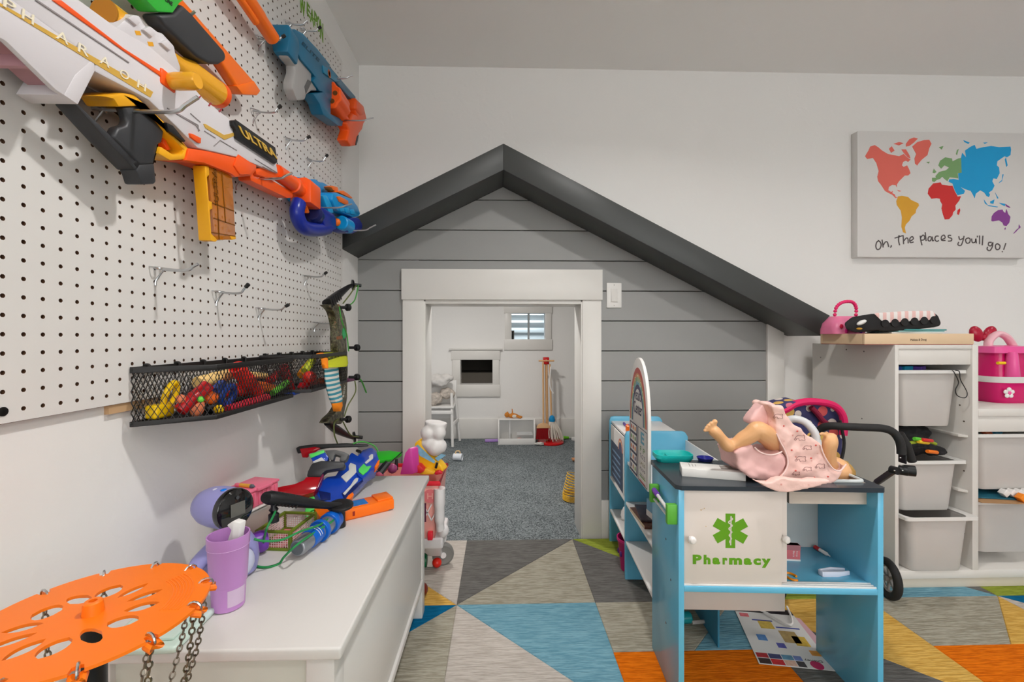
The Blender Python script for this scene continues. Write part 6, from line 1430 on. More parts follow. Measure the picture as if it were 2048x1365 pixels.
# ================================================================== STEPPED STORAGE UNIT with bins
YF, YBK = 1.600, 2.034
SX0 = 1.480; SX1 = 1.779; SX2 = 2.57; TKN = 0.0145
STO = M('white_foil_board', (222, 218, 212), 0.42, var=0.02)
ZB, ZTOP, ZLOW = 0.075, 0.924, 0.682
su = thing('storage_unit', 'white stepped toy storage unit with pull-out bins against the back wall', 'storage unit', ((SX0 + SX2) / 2, (YF + YBK) / 2, RZ))
def wbx_(nm, p0, p1, mat=STO, bev=0.0015, par=su): return MB().b2(p0, p1).build(nm, mat, par, bevel=bev)
wbx_('side_panel', (SX0, YF, RZ), (SX0 + TKN, YBK, ZTOP)); wbx_('divider', (SX1, YF, ZB), (SX1 + TKN * 1.6, YBK, ZTOP - 0.001)); wbx_('side_panel', (SX2, YF, RZ), (SX2 + TKN, YBK, ZLOW))
wbx_('top_board', (SX0 + TKN, YF + 0.002, ZTOP - 0.016), (SX1, YBK, ZTOP - 0.0005)); wbx_('fascia', (SX0 + TKN, YF + 0.006, 0.849), (SX1, YF + 0.020, ZTOP - 0.016))
wbx_('step_board', (SX1 + TKN * 1.6, YF + 0.0, ZLOW - 0.028), (SX2, YBK, ZLOW)); wbx_('fascia', (SX1 + TKN * 1.6, YF + 0.006, 0.594), (SX2, YF + 0.020, ZLOW - 0.028))
wbx_('bottom_board', (SX0 + TKN, YF, ZB - 0.03), (SX2, YBK, ZB)); wbx_('plinth', (SX0 + 0.004, YF + 0.006, RZ), (SX2, YF + 0.02, ZB - 0.03), M('plinth_cream', (212, 202, 186), 0.5))
wbx_('back_board', (SX0 + TKN, YBK - 0.004, ZB), (SX2, YBK, ZLOW - 0.03))
wbx_('back_board', (SX0 + TKN, YBK - 0.004, ZLOW - 0.03), (SX1, YBK, ZTOP - 0.017))
for z in (0.57, 0.36, 0.25):
    for x in (SX1 - 0.018,): MB().prism([(x + 0.018, YF + 0.015, z), (x, YF + 0.035, z), (x, YBK - 0.03, z), (x + 0.018, YBK - 0.03, z)], (0, 0, 0.010)).build('runner', STO, su, bevel=0.001)
for y, z in ((1.74, 0.895), (1.98, 0.86), (1.83, 0.9), (1.75, 0.62)): MB().lathe([(0.003, 0), (0.003, 0.0007)], (SX0, y, z), (-1, 0, 0), 10).build('screw_cap', M('screw_grey', (110, 106, 100), 0.4), su)
for y, z in ((YF + 0.03, 0.63), (YF + 0.045, 0.69), (YF + 0.03, 0.44), (YF + 0.03, 0.20)): MB().lathe([(0.003, 0), (0.003, 0.0007)], (SX1, y, z), (-1, 0, 0), 10).build('screw_cap', M('screw_dark'), su)
BINM = M('frosted_bin_plastic', (212, 207, 202), 0.38, var=0.03, alpha=0.90); BINR = M('bin_rim_plastic', (230, 228, 224), 0.3, alpha=0.97)
def bin_(lab, x0, x1, zt, zb, yf, taper=0.018):
    w = x1 - x0; cx = (x0 + x1) / 2; t = thing('storage_bin', lab, 'storage bin', (cx, yf + 0.19, zb), 0, 'frosted bins in the storage unit')
    dpt = 0.38; bt = 0.022; th = 0.0025
    def ring(inset, z, r): return [(cx + x, yf + 0.19 + y, z) for x, y in rr(w - 2 * inset, dpt - 2 * inset * 0.6, r)]
    MB().loft([ring(bt + taper + 0.004, zb, 0.02), ring(bt + taper, zb + 0.006, 0.024), ring(bt, zt - 0.012, 0.028), ring(bt + th, zt - 0.012, 0.026), ring(bt + taper + th, zb + 0.01, 0.022)]).build('tub', BINM, t, smooth=50)
    MB().loft([ring(bt - 0.001, zt - 0.012, 0.028), ring(0.001, zt - 0.012, 0.012), ring(0.001, zt, 0.012), ring(0.005, zt + 0.001, 0.012), ring(bt + 0.002, zt - 0.004, 0.026)], cap=False, closed=True).build('rim', BINR, t, smooth=50)
    return t
bx0, bx1 = SX0 + TKN + 0.002, SX1 - 0.002
bin_('frosted bin at the top of the tall column with black cord over its rim', bx0, bx1, 0.827, 0.611, YF + 0.012)
bin_('frosted bin right under the black cloth bag', bx0, bx1, 0.4835, 0.288, YF + 0.012)
bin_('frosted bottom bin of the tall column, nearest the stroller wheel', bx0, bx1, 0.286, 0.0765, YF - 0.03)
rx0, rx1 = SX1 + TKN * 1.6 + 0.002, SX1 + TKN * 1.6 + 0.293
bin_('frosted upper bin of the low section with a peach patch inside', rx0, rx1, 0.584, 0.367, YF + 0.008)
bin_('frosted lower bin of the low section under the paper tray', rx0, rx1, 0.329, 0.125, YF + 0.008)
# contents
def blk(name, lab, cat, c, d, mat, rz=0.0, grp='toys inside the bins', bev=0.003): return tag(MB().box(c, d, rz).build(name, mat, bevel=bev), lab, cat, grp)
blk('toy_part', 'peach toy patch seen through the upper bin of the low section', 'toy', (rx0 + 0.15, YF + 0.075, 0.415), (0.085, 0.05, 0.04), M('peach_card', (250, 150, 120), 0.6))
blk('toy_part', 'yellow stick seen through the bottom bin of the tall column', 'toy', (bx1 - 0.10, YF + 0.03, 0.106), (0.09, 0.03, 0.02), M('toy_lemon_yellow'), 0.2)
blk('toy_card', 'white card seen through the lower bin of the low section', 'card', (rx0 + 0.135, YF + 0.075, 0.185), (0.085, 0.03, 0.085), M('white_card'))
blk('toy_part', 'yellow toy at the bottom of the top bin', 'toy', (bx1 - 0.10, YF + 0.08, 0.630), (0.08, 0.05, 0.016), M('toy_lemon_yellow'), 0.1)
for k, (dx, cl, nm) in enumerate(((0.05, (40, 80, 170), 'blue'), (0.11, (10, 150, 190), 'turquoise'), (0.16, (90, 60, 160), 'purple'))):
    blk('toy_part', nm + ' toy peeping over the rim of the top bin', 'toy', (bx0 + dx, YF + 0.10, 0.8285), (0.07, 0.05, 0.02), M('peep_%d' % k, cl, 0.4), 0.3 * k)
for k, (dx, cl, nm) in enumerate(((0.06, (220, 220, 216), 'white'), (0.14, (226, 90, 40), 'orange'), (0.18, (20, 130, 170), 'blue'))):
    tag(MB().lathe([(0.026, -0.008), (0.03, 0), (0.026, 0.008)], (rx0 + dx, YF + 0.10, 0.587), (0.2, -1, 0.3), 20).build('toy_hoop', M('wheel_%d' % k, cl, 0.4)), nm + ' toy hoop peeping over the upper bin of the low section', 'toy', 'toys inside the bins')
# cord hanging over the top bin
c_ = lambda x, y, Y=YF - 0.004: onY(x, y, Y)
tag(MB().tube(spline([c_(1905, 742, YF + 0.03), c_(1918, 743), c_(1921, 760), c_(1934, 785), c_(1930, 796), c_(1915, 792), c_(1911, 780), c_(1917, 765), c_(1908, 745), c_(1903, 741, YF + 0.03)], 6), 0.0016, 6).build('cord', M('toy_deep_black')), 'thin black cord looped over the rim of the top bin', 'cord')
# black cloth bag stuffed on the middle bin
bag = thing('cloth_bag', 'black cloth bag stuffed between the two bins of the tall column', 'bag', (bx0 + 0.12, YF + 0.12, 0.488))
BLKC = M('black_cloth', (26, 25, 27), 0.85, bump=0.4, bscale=90)
m = MB(); m.ball((bx0 + 0.115, YF + 0.13, 0.528), (0.125, 0.10, 0.048)); m.ball((bx0 + 0.13, YF + 0.15, 0.572), (0.105, 0.10, 0.040)); m.ball((bx0 + 0.20, YF + 0.08, 0.506), (0.05, 0.05, 0.018))
soft(m, 'body', BLKC, bag, 0.006, 5, 0.010, 30)
MB().tube(spline([(bx0 + 0.06, YF + 0.025, 0.549), (bx0 + 0.12, YF + 0.018, 0.559), (bx0 + 0.17, YF + 0.03, 0.544)], 5), 0.006, 8).build('seam', M('lime_trim', (150, 170, 40), 0.7), bag)
for k, (dx, dz, cl, nm) in enumerate(((0.085, 0.570, (90, 190, 50), 'green'), (0.115, 0.566, (206, 40, 40), 'red'), (0.10, 0.559, (236, 196, 40), 'yellow'), (0.135, 0.522, (240, 120, 20), 'orange'))):
    tag(MB().lathe([(0.006, 0), (0.007, 0.004), (0.007, 0.055), (0.003, 0.062)], (bx0 + dx - 0.02, YF + 0.008, dz), (0.9, 0.25, -0.15), 12).build('marker_pen', M('bagpen_%d' % k, cl, 0.4)), nm + ' marker in the black cloth bag', 'pen', 'markers in the black bag')
# paper tray and dice above the lower right bin
tag(MB().prism([(rx0, YF - 0.01, 0.331), (rx0 + 0.18, YF - 0.03, 0.331), (rx0 + 0.20, YF + 0.2, 0.347), (rx0, YF + 0.2, 0.347)], (0, 0, 0.003)).build('card_sheet', M('brown_card', (170, 130, 90), 0.7)), 'brown card sheet lying on the lower bin of the low section', 'card')
tag(MB().prism([(rx0 + 0.02, YF + 0.02, 0.339), (rx0 + 0.15, YF + 0.0, 0.337), (rx0 + 0.2, YF + 0.15, 0.355), (rx0 + 0.03, YF + 0.17, 0.355)], (0, 0, 0.004)).build('card_sheet', M('teal_card', (20, 90, 110), 0.6)), 'dark teal card sheet on the brown card', 'card')
for k in range(6):
    x = rx0 + 0.115 + 0.028 * k
    tag(MB().box((x, YF + 0.015, 0.360), (0.022, 0.022, 0.022), Matrix.Rotation(R(45), 3, 'Y')).build('toy_cube', WHB, bevel=0.002), ('leftmost', 'second', 'third', 'fourth', 'fifth', 'rightmost')[k] + ' white cube in the slanting row on the cards', 'toy cube', 'white cubes on the card tray')
for k, cl in enumerate(((246, 140, 30), (226, 50, 50))):
    tag(MB().box((rx0 + 0.150 + 0.06 * k, YF - 0.012, 0.351), (0.024, 0.022, 0.024), Matrix.Rotation(R(45), 3, 'Y')).build('toy_cube', M('cube_%d' % k, cl, 0.4), bevel=0.002), ('orange', 'red') [k] + ' toy cube in front of the white cubes', 'toy cube')

# ------------------------------------------------------------------ on top of the tall column
TWX0, TWX1, TWY0, TWY1 = 1.365, 1.787, 1.602, 1.828
BIR = M('birch_wood', (226, 196, 160), 0.5, var=0.10, vscale=6, bump=0.05, bscale=40)
wt = thing('wooden_tray', 'flat birch wooden toy box on top of the storage unit', 'wooden box', ((TWX0 + TWX1) / 2, (TWY0 + TWY1) / 2, ZTOP))
ZW = ZTOP + 0.042
MB().b2((TWX0, TWY0, ZTOP + 0.002), (TWX1, TWY0 + 0.012, ZW)).build('front_side', BIR, wt, bevel=0.001); MB().b2((TWX0, TWY1 - 0.012, ZTOP + 0.002), (TWX1, TWY1, ZW)).build('back_side', BIR, wt, bevel=0.001)
for x in (TWX0, TWX1 - 0.012): MB().b2((x, TWY0 + 0.012, ZTOP + 0.002), (x + 0.012, TWY1 - 0.012, ZW)).build('end_side', BIR, wt, bevel=0.001)
MB().b2((TWX0 + 0.002, TWY0 + 0.002, ZTOP), (TWX1 - 0.002, TWY1 - 0.002, ZTOP + 0.002)).build('base', M('red_card', (170, 60, 66), 0.6), wt); MB().b2((TWX0 + 0.012, TWY0 + 0.012, ZW - 0.010), (TWX1 - 0.012, TWY1 - 0.012, ZW - 0.002)).build('lid_panel', BIR, wt)
pA, pB = onY(1821, 684, TWY0 - 0.0002), onY(1853, 683, TWY0 - 0.0002); pT = onY(1821, 678, TWY0 - 0.0002)
fit_text('Melissa & Doug', pA, pB, pT, 0.0004).build('lettering', M('brand_ink', (60, 40, 34), 0.6), wt, smooth=0)
# pink princess case
pcs = thing('toy_case', 'pink vanity case with beaded hot pink handle on the wooden box', 'toy case', (1.405, 1.76, ZW))
PKC = M('candy_pink_vinyl', (240, 128, 168), 0.35); HPK = M('hot_pink_plastic', (236, 40, 110), 0.3)
rg = lambda w, d, z, r: [(1.405 + x, 1.76 + y, z) for x, y in rr(w, d, r)]
MB().loft([rg(0.13, 0.10, ZW, 0.02), rg(0.135, 0.105, ZW + 0.02, 0.03), rg(0.125, 0.095, ZW + 0.045, 0.03), rg(0.118, 0.088, ZW + 0.05, 0.03), rg(0.09, 0.06, ZW + 0.072, 0.025)]).build('shell', PKC, pcs, smooth=40)
hpts = spline([(1.365, 1.75, ZW + 0.055), (1.368, 1.745, ZW + 0.105), (1.390, 1.74, ZW + 0.128), (1.430, 1.74, ZW + 0.130), (1.452, 1.745, ZW + 0.105), (1.452, 1.75, ZW + 0.055)], 8)
MB().tube(hpts[16:26], 0.0065, 10).build('handle_bar', HPK, pcs)
for k, p_ in enumerate(hpts[::2]):
    MB().ball(p_, 0.0068, 10, 7).build('handle_bead', HPK, pcs)
for x, z, cl in ((1.360, 0.03, (206, 30, 70)), (1.395, 0.026, (190, 190, 200)), (1.380, 0.012, (200, 40, 120)), (1.420, 0.014, (120, 40, 90)), (1.440, 0.012, (130, 70, 190))):
    MB().ball((x, 1.7065, ZW + z), (0.008, 0.003, 0.009), 10, 7).build('gem', M('gem_%d' % cl[1], cl, 0.2), pcs)
# booklets and scalloped roll
for k, (x0, x1, cl, nm, z) in enumerate(((1.50, 1.70, (220, 218, 212), 'white', 0.0), (1.52, 1.71, (150, 190, 190), 'pale teal', 0.006), (1.54, 1.72, (70, 150, 150), 'teal', 0.012))):
    tag(MB().box(((x0 + x1) / 2, 1.705, ZW + z + 0.003), (x1 - x0, 0.14, 0.0056), R(3 * k)).build('booklet', M('booklet_%d' % k, cl, 0.5), bevel=0.001), nm + ' booklet under the scalloped black roll', 'booklet', 'booklets on the wooden box')
pr = thing('fabric_roll', 'black scalloped make-up roll with pink stripes on the booklets', 'fabric case', (1.58, 1.71, ZW + 0.018))
YQ = 1.632
def rq_(x, y, Y=YQ): return onY(1620 + x / 3.591, 580 + y / 3.591, Y)
m = MB().prism([rq_(x, y) for x, y in ((245, 240), (300, 195), (440, 172), (520, 172), (700, 165), (885, 160), (920, 185), (942, 240), (930, 262), (700, 290), (520, 300), (490, 290), (330, 305), (260, 285))], (0.118, 0.13, 0))
m.build('body', M('black_felt', (30, 29, 30), 0.8), pr, bevel=0.006, seg=3)
m = MB().prism([rq_(x, y, YQ - 0.004) for x, y in ((455, 168), (700, 152), (880, 150), (905, 180), (885, 215), (530, 240))], (0.100, 0.11, 0.002))
def stripe2():
    m_ = bpy.data.materials.new('blush_stripes'); m_.use_nodes = True; nt = m_.node_tree; b = nt.nodes['Principled BSDF']; b.inputs['Roughness'].default_value = 0.8
    tc = nt.nodes.new('ShaderNodeTexCoord'); wv = nt.nodes.new('ShaderNodeTexWave'); wv.bands_direction = 'X'; wv.inputs['Scale'].default_value = 11
    rp = nt.nodes.new('ShaderNodeValToRGB'); rp.color_ramp.interpolation = 'CONSTANT'; rp.color_ramp.elements[0].color = tuple(lin(c) for c in (232, 190, 184)) + (1,); rp.color_ramp.elements[1].position = 0.5; rp.color_ramp.elements[1].color = tuple(lin(c) for c in (236, 230, 226)) + (1,)
    nt.links.new(tc.outputs['Object'], wv.inputs[0]); nt.links.new(wv.outputs[1], rp.inputs[0]); nt.links.new(rp.outputs[0], b.inputs['Base Color']); return m_
m.build('striped_flap', stripe2(), pr, bevel=0.004)
for k in range(6):
    q = rq_(540 + 70 * k, 242 - 5 * k, YQ - 0.004); MB().lathe([(0.0148, -0.003), (0.0150, 0.001), (0.0146, 0.0015)], q, (0.0, -1, 0.0), 20).build('scallop', M('black_felt'), pr)
MB().ball(rq_(370, 235, YQ - 0.004), (0.02, 0.01, 0.008), 12, 8, Matrix.Rotation(R(-25), 3, 'Y')).build('inner_pouch', M('white_card'), pr)
MB().ball(rq_(350, 280, YQ + 0.002), (0.012, 0.01, 0.005), 12, 8).build('inner_tag', M('amber_tag', (190, 140, 40), 0.5), pr)

# pink caddy on the low section
cdx, cdy = 2.125, 1.80
cd = thing('toy_caddy', 'pink toy cleaning caddy with red bow on the low section of the storage unit', 'toy caddy', (cdx, cdy, ZLOW))
DPK = M('deep_pink_plastic', (214, 16, 108), 0.25); LPK = M('light_pink_plastic', (240, 90, 160), 0.3); BLS = M('blush_plastic', (244, 190, 200), 0.35)
rg = lambda w, d, z, r: [(cdx + x, cdy + y, z) for x, y in rr(w, d, r)]
MB().loft([rg(0.17, 0.13, ZLOW, 0.04), rg(0.19, 0.15, ZLOW + 0.015, 0.05), rg(0.215, 0.17, ZLOW + 0.085, 0.05)]).build('tub', DPK, cd, smooth=50)
MB().loft([rg(0.222, 0.177, ZLOW + 0.085, 0.05), rg(0.235, 0.19, ZLOW + 0.110, 0.05), rg(0.228, 0.183, ZLOW + 0.110, 0.05), rg(0.21, 0.165, ZLOW + 0.09, 0.05)]).build('rim', WHB, cd, smooth=50)
MB().loft([rg(0.155, 0.11, ZLOW + 0.09, 0.03), rg(0.135, 0.09, ZLOW + 0.21, 0.03)]).build('bottle_block', DPK, cd, smooth=50)
MB().loft([rg(0.165, 0.12, ZLOW + 0.205, 0.03), rg(0.155, 0.11, ZLOW + 0.232, 0.03), rg(0.10, 0.07, ZLOW + 0.236, 0.03)]).build('shelf', LPK, cd, smooth=50)
MB().lathe([(0.022, 0), (0.024, 0.004), (0.017, 0.10), (0.014, 0.11)], (cdx - 0.025, cdy - 0.062, ZLOW + 0.10), (0, 0, 1), 18).build('bottle', LPK, cd)
hp = spline([(cdx - 0.055, cdy, ZLOW + 0.232), (cdx - 0.05, cdy, ZLOW + 0.258), (cdx - 0.015, cdy, ZLOW + 0.285), (cdx + 0.025, cdy, ZLOW + 0.272), (cdx + 0.055, cdy, ZLOW + 0.232)], 6)
MB().tube(hp, 0.016, 12, squash=0.8).build('handle', BLS, cd)
for s, a in ((-1, 25), (1, -30)): MB().ball((cdx - 0.055 + s * 0.030, cdy + 0.02, ZLOW + 0.285), (0.026, 0.016, 0.036), 14, 9, Matrix.Rotation(R(s * 28), 3, 'Y')).build('bow_loop', M('crimson_bow', (176, 10, 50), 0.3), cd)
MB().ball((cdx - 0.055, cdy + 0.02, ZLOW + 0.270), 0.014).build('bow_knot', M('crimson_bow'), cd)
MB().lathe([(0.006, 0), (0.006, 0.03)], (cdx - 0.09, cdy - 0.065, ZLOW + 0.165), (1, 0, 0), 12).build('spout', M('toy_lemon_yellow'), cd)
for k in range(6):
    dx, dz, r_ = (0.014 * math.cos(R(72 * k + 18)), 0.014 * math.sin(R(72 * k + 18)), 0.009) if k < 5 else (0, 0, 0.008)
    MB().ball((cdx - 0.062 + dx, cdy - 0.082 - 0.001 * (k == 5), ZLOW + 0.045 + dz), (r_, 0.005, r_), 14, 8).build('flower_decal', WHB if k < 5 else LPK, cd)
# ================================================================== BABY DOLL on the counter
F9 = (1390, 780, 6.203)
def dq(x, y, Y): return onY(F9[0] + x / F9[2], F9[1] + y / F9[2], Y)
doll = thing('baby_doll', 'baby doll lying on its back in a pale pink dress on the counter', 'doll', L2W(0.25, 0.09, PT))
SKIN = M('doll_vinyl', (226, 172, 122), 0.42, var=0.05, vscale=20)
YD = 1.125
m = MB()
# near leg: hip, knee, ankle, foot
leg = [(1000, 690, YD + .02), (930, 600, YD), (830, 530, YD - .02), (770, 500, YD - .022), (690, 560, YD - .018), (600, 610, YD - .012), (520, 660, YD - .008), (450, 690, YD - .006)]
m.tube(spline([dq(*q) for q in leg], 4), [v.x for v in spline([(r_, 0, 0) for r_ in (0.026, 0.0265, 0.025, 0.0225, 0.0205, 0.019, 0.0155, 0.0135)], 4)], 16)
ft = [(455, 700, YD - .006), (400, 690, YD - .006), (330, 610, YD - .008), (265, 540, YD - .010), (222, 497, YD - .010), (200, 476, YD - .010)]
m.tube(spline([dq(*q) for q in ft], 4), [v.x for v in spline([(r_, 0, 0) for r_ in (0.0155, 0.0185, 0.0150, 0.0165, 0.0155, 0.008)], 4)], 14, squash=0.9)
for x, y, r_ in ((246, 398, 0.0062), (200, 418, 0.0048), (166, 444, 0.0044), (140, 474, 0.0040), (122, 506, 0.0037)):
    m.tube([dq(x * 0.45 + 118, y * 0.45 + 272, YD - .011), dq(x, y, YD - .013)], [r_ * 1.15, r_], 10); m.ball(dq(x, y, YD - .013), r_ * 1.12, 10, 7)
# far leg, arm, torso and head
fl = [(760, 850, YD + .07), (640, 800, YD + .075), (540, 800, YD + .075), (450, 800, YD + .075), (380, 740, YD + .075), (330, 680, YD + .075)]
m.tube(spline([dq(*q) for q in fl], 4), [v.x for v in spline([(r_, 0, 0) for r_ in (0.026, 0.024, 0.021, 0.017, 0.014, 0.012)], 4)], 14)
tor = [(850, 950, YD + .045), (1050, 900, YD + .045), (1300, 860, YD + .045), (1550, 850, YD + .045)]
m.tube(spline([dq(*q) for q in tor], 4), [v.x for v in spline([(r_, 0, 0) for r_ in (0.035, 0.042, 0.042, 0.030)], 4)], 16)
arm = [(1700, 960, YD + .0), (1660, 860, YD - .012), (1665, 740, YD - .02), (1680, 640, YD - .022), (1690, 560, YD - .015)]
m.tube(spline([dq(*q) for q in arm], 4), [v.x for v in spline([(r_, 0, 0) for r_ in (0.016, 0.0165, 0.0165, 0.0175, 0.012)], 4)], 14)
m.tube([dq(1620, 560, YD - .02), dq(1575, 545, YD - .024), dq(1545, 555, YD - .024)], [0.0055, 0.0045, 0.003], 10)
for k in range(3): m.tube([dq(1650, 540 + 12 * k, YD - .004), dq(1600, 552 + 14 * k, YD + .004)], [0.006, 0.004], 8)
m.ball(dq(1720, 1010, YD + .065), (0.042, 0.045, 0.040), 18, 12)
soft(m, 'body', SKIN, doll, 0.0019, 2)
for k in range(5):
    x, y, r_ = ((232, 440, .003), (203, 460, .0026), (184, 481, .0023), (173, 502, .0021), (168, 522, .002))[k]
HAIR = M('doll_hair', (172, 134, 70), 0.7, bump=0.8, bscale=160)
m = MB(); m.ball(dq(1760, 1035, YD + .07), (0.042, 0.046, 0.042), 18, 12); soft(m, 'hair', HAIR, doll, 0.004, 3, 0.003, 70)
# face, turned up and away
fc_ = dq(1720, 1010, YD + .065) - Vector((0, 0, 0.008))
for s in (-1, 1): MB().ball(fc_ + Vector((-0.022, 0.018 * s, 0.042)), 0.0055, 10, 7).build('eye', M('doll_eye', (60, 90, 140), 0.1), doll)
MB().ball(fc_ + Vector((-0.036, 0, 0.038)), (0.006, 0.006, 0.005), 10, 7).build('nose', SKIN, doll); MB().ball(fc_ + Vector((-0.045, 0, 0.026)), (0.004, 0.010, 0.004), 10, 7).build('mouth', M('doll_lips', (206, 104, 100), 0.4), doll)

def cloth_mat():
    m_ = bpy.data.materials.new('pink_printed_cotton'); m_.use_nodes = True; nt = m_.node_tree; b = nt.nodes['Principled BSDF']; b.inputs['Roughness'].default_value = 0.75
    tc = nt.nodes.new('ShaderNodeTexCoord'); vo = nt.nodes.new('ShaderNodeTexVoronoi'); vo.inputs['Scale'].default_value = 34
    rp = nt.nodes.new('ShaderNodeValToRGB'); e = rp.color_ramp.elements; e[0].color = tuple(lin(c) for c in (206, 96, 84)) + (1,); e[1].position = 0.12; e[1].color = tuple(lin(c) for c in (242, 200, 190)) + (1,)
    nt.links.new(tc.outputs['Object'], vo.inputs['Vector']); nt.links.new(vo.outputs['Distance'], rp.inputs[0])
    n = nt.nodes.new('ShaderNodeTexNoise'); n.inputs['Scale'].default_value = 18; nt.links.new(tc.outputs['Object'], n.inputs['Vector'])
    mx = nt.nodes.new('ShaderNodeMix'); mx.data_type = 'RGBA'; mx.blend_type = 'MULTIPLY'; mx.inputs[0].default_value = 0.25
    nt.links.new(rp.outputs[0], mx.inputs[6]); nt.links.new(n.outputs['Color'], mx.inputs[7])
    nt.links.new(rp.outputs[0], b.inputs['Base Color'])
    bp = nt.nodes.new('ShaderNodeBump'); bp.inputs['Strength'].default_value = 0.6; bp.inputs['Distance'].default_value = 0.006
    n2 = nt.nodes.new('ShaderNodeTexNoise'); n2.inputs['Scale'].default_value = 26; n2.inputs['Detail'].default_value = 5
    nt.links.new(tc.outputs['Object'], n2.inputs['Vector']); nt.links.new(n2.outputs['Fac'], bp.inputs['Height']); nt.links.new(bp.outputs[0], b.inputs['Normal']); return m_
PCOT = cloth_mat(); PLIN = M('pink_lining', (232, 186, 182), 0.7, bump=0.2, bscale=40)
def spl2(pts, Y, k=3): return [dq(v.x, v.y, Y) for v in spline([(a, b, 0) for a, b in pts], k, closed=True)]
dress = [(1000, 560), (1010, 420), (960, 240), (960, 185), (1100, 235), (1190, 370), (1330, 510), (1450, 605), (1560, 680), (1580, 770), (1640, 880), (1720, 980), (1800, 1000), (1882, 920), (1850, 1030), (1750, 1120), (1640, 1170), (1300, 1250), (1180, 1275), (1060, 1270), (920, 1215), (1060, 1100), (1150, 940), (1130, 790), (1060, 660)]
m = MB().prism(spl2(dress, YD - .03), (0.0, 0.085, 0)); DRS = soft(m, 'dress', PCOT, doll, 0.0040, 3, 0.0065, 30, 3.0)
flap = [(690, 425), (715, 335), (780, 255), (865, 172), (950, 160), (1030, 220), (1040, 420), (1000, 540), (920, 490), (840, 440), (760, 435)]
m = MB().prism(spl2(flap, YD + .005), (0.0, 0.04, 0)); soft(m, 'skirt_flap', PLIN, doll, 0.004, 3, 0.002, 40, 5.0)
und = [(520, 830), (515, 775), (700, 690), (740, 720), (800, 770), (950, 810), (1080, 770), (1140, 850), (1130, 970), (1060, 1100), (960, 1140), (740, 1110), (610, 1030), (560, 980)]
m = MB().prism(spl2(und, YD - .028), (0.0, 0.10, 0)); soft(m, 'bloomers', PLIN, doll, 0.0042, 4, 0.0045, 34, 9.0)
hem = [(620, 1040), (740, 1125), (920, 1160), (1060, 1100), (1300, 1120), (1640, 1120), (1660, 1165), (1300, 1252), (1180, 1278), (1060, 1275), (890, 1215), (740, 1125)]
m = MB().prism(spl2(hem, 1.044), (0.0, 0.022, 0)); HEM = soft(m, 'hem_drape', PCOT, doll, 0.0036, 3, 0.0018, 40, 2.0)
for pts in ([(740, 715), (800, 770), (880, 800), (950, 808), (1020, 795), (1080, 768)], [(1010, 545), (1060, 650), (1130, 790), (1150, 940), (1060, 1105)], [(1560, 690), (1590, 790), (1650, 900), (1720, 985), (1800, 1005), (1875, 925)]):
    MB().tube(spline([dq(x, y, YD - .033) for x, y in pts], 5), 0.0018, 7).build('gathered_edge', M('pink_edge', (244, 214, 208), 0.8), doll)
INKM = M('brown_line_print', (150, 106, 104), 0.7); ROSEP = M('rose_mark_print', (214, 92, 84), 0.7)
from mathutils.bvhtree import BVHTree
def bvh_of(o):
    mw = world_of(o); return BVHTree.FromPolygons([mw @ v.co for v in o.data.vertices], [list(f.vertices) for f in o.data.polygons])
BV = bvh_of(DRS)
def on_cloth(x, y):
    d = ray(F9[0] + x / F9[2], F9[1] + y / F9[2]); h = BV.ray_cast(Vector((0, 0, CAM_H)), d.normalized())
    return None if h[0] is None else h[0] - d.normalized() * 0.0006
for cx_, cy_, k_ in ((1320, 860, 1.0), (1560, 950, 0.9), (1310, 600, 1.0), (1400, 720, 0.8), (1040, 330, 0.9), (1400, 985, 0.8), (1260, 1040, .7)):
    for st_ in ([(-60, -12), (-30, -32), (20, -28), (52, -30), (48, 0), (55, 28), (10, 22), (-15, 34), (-22, 8), (-55, 10), (-60, -12)], [(-62, 0), (-80, 14), (-62, 28), (-50, 12)]):
        ps_ = [on_cloth(cx_ + a * k_, cy_ + b * k_) for a, b in st_]
        if all(p_ is not None for p_ in ps_): MB().tube(spline(ps_, 3), 0.00055, 5).build('bear_print', INKM, doll)
for cx_, cy_ in ((1270, 515), (1200, 750), (1250, 1005), (1500, 690), (1440, 850), (1100, 450), (1480, 1090), (1650, 1080)):
    q = on_cloth(cx_, cy_)
    if q is not None: MB().ball(q, (0.0028, 0.001, 0.0022), 8, 5).build('bud_print', ROSEP, doll)

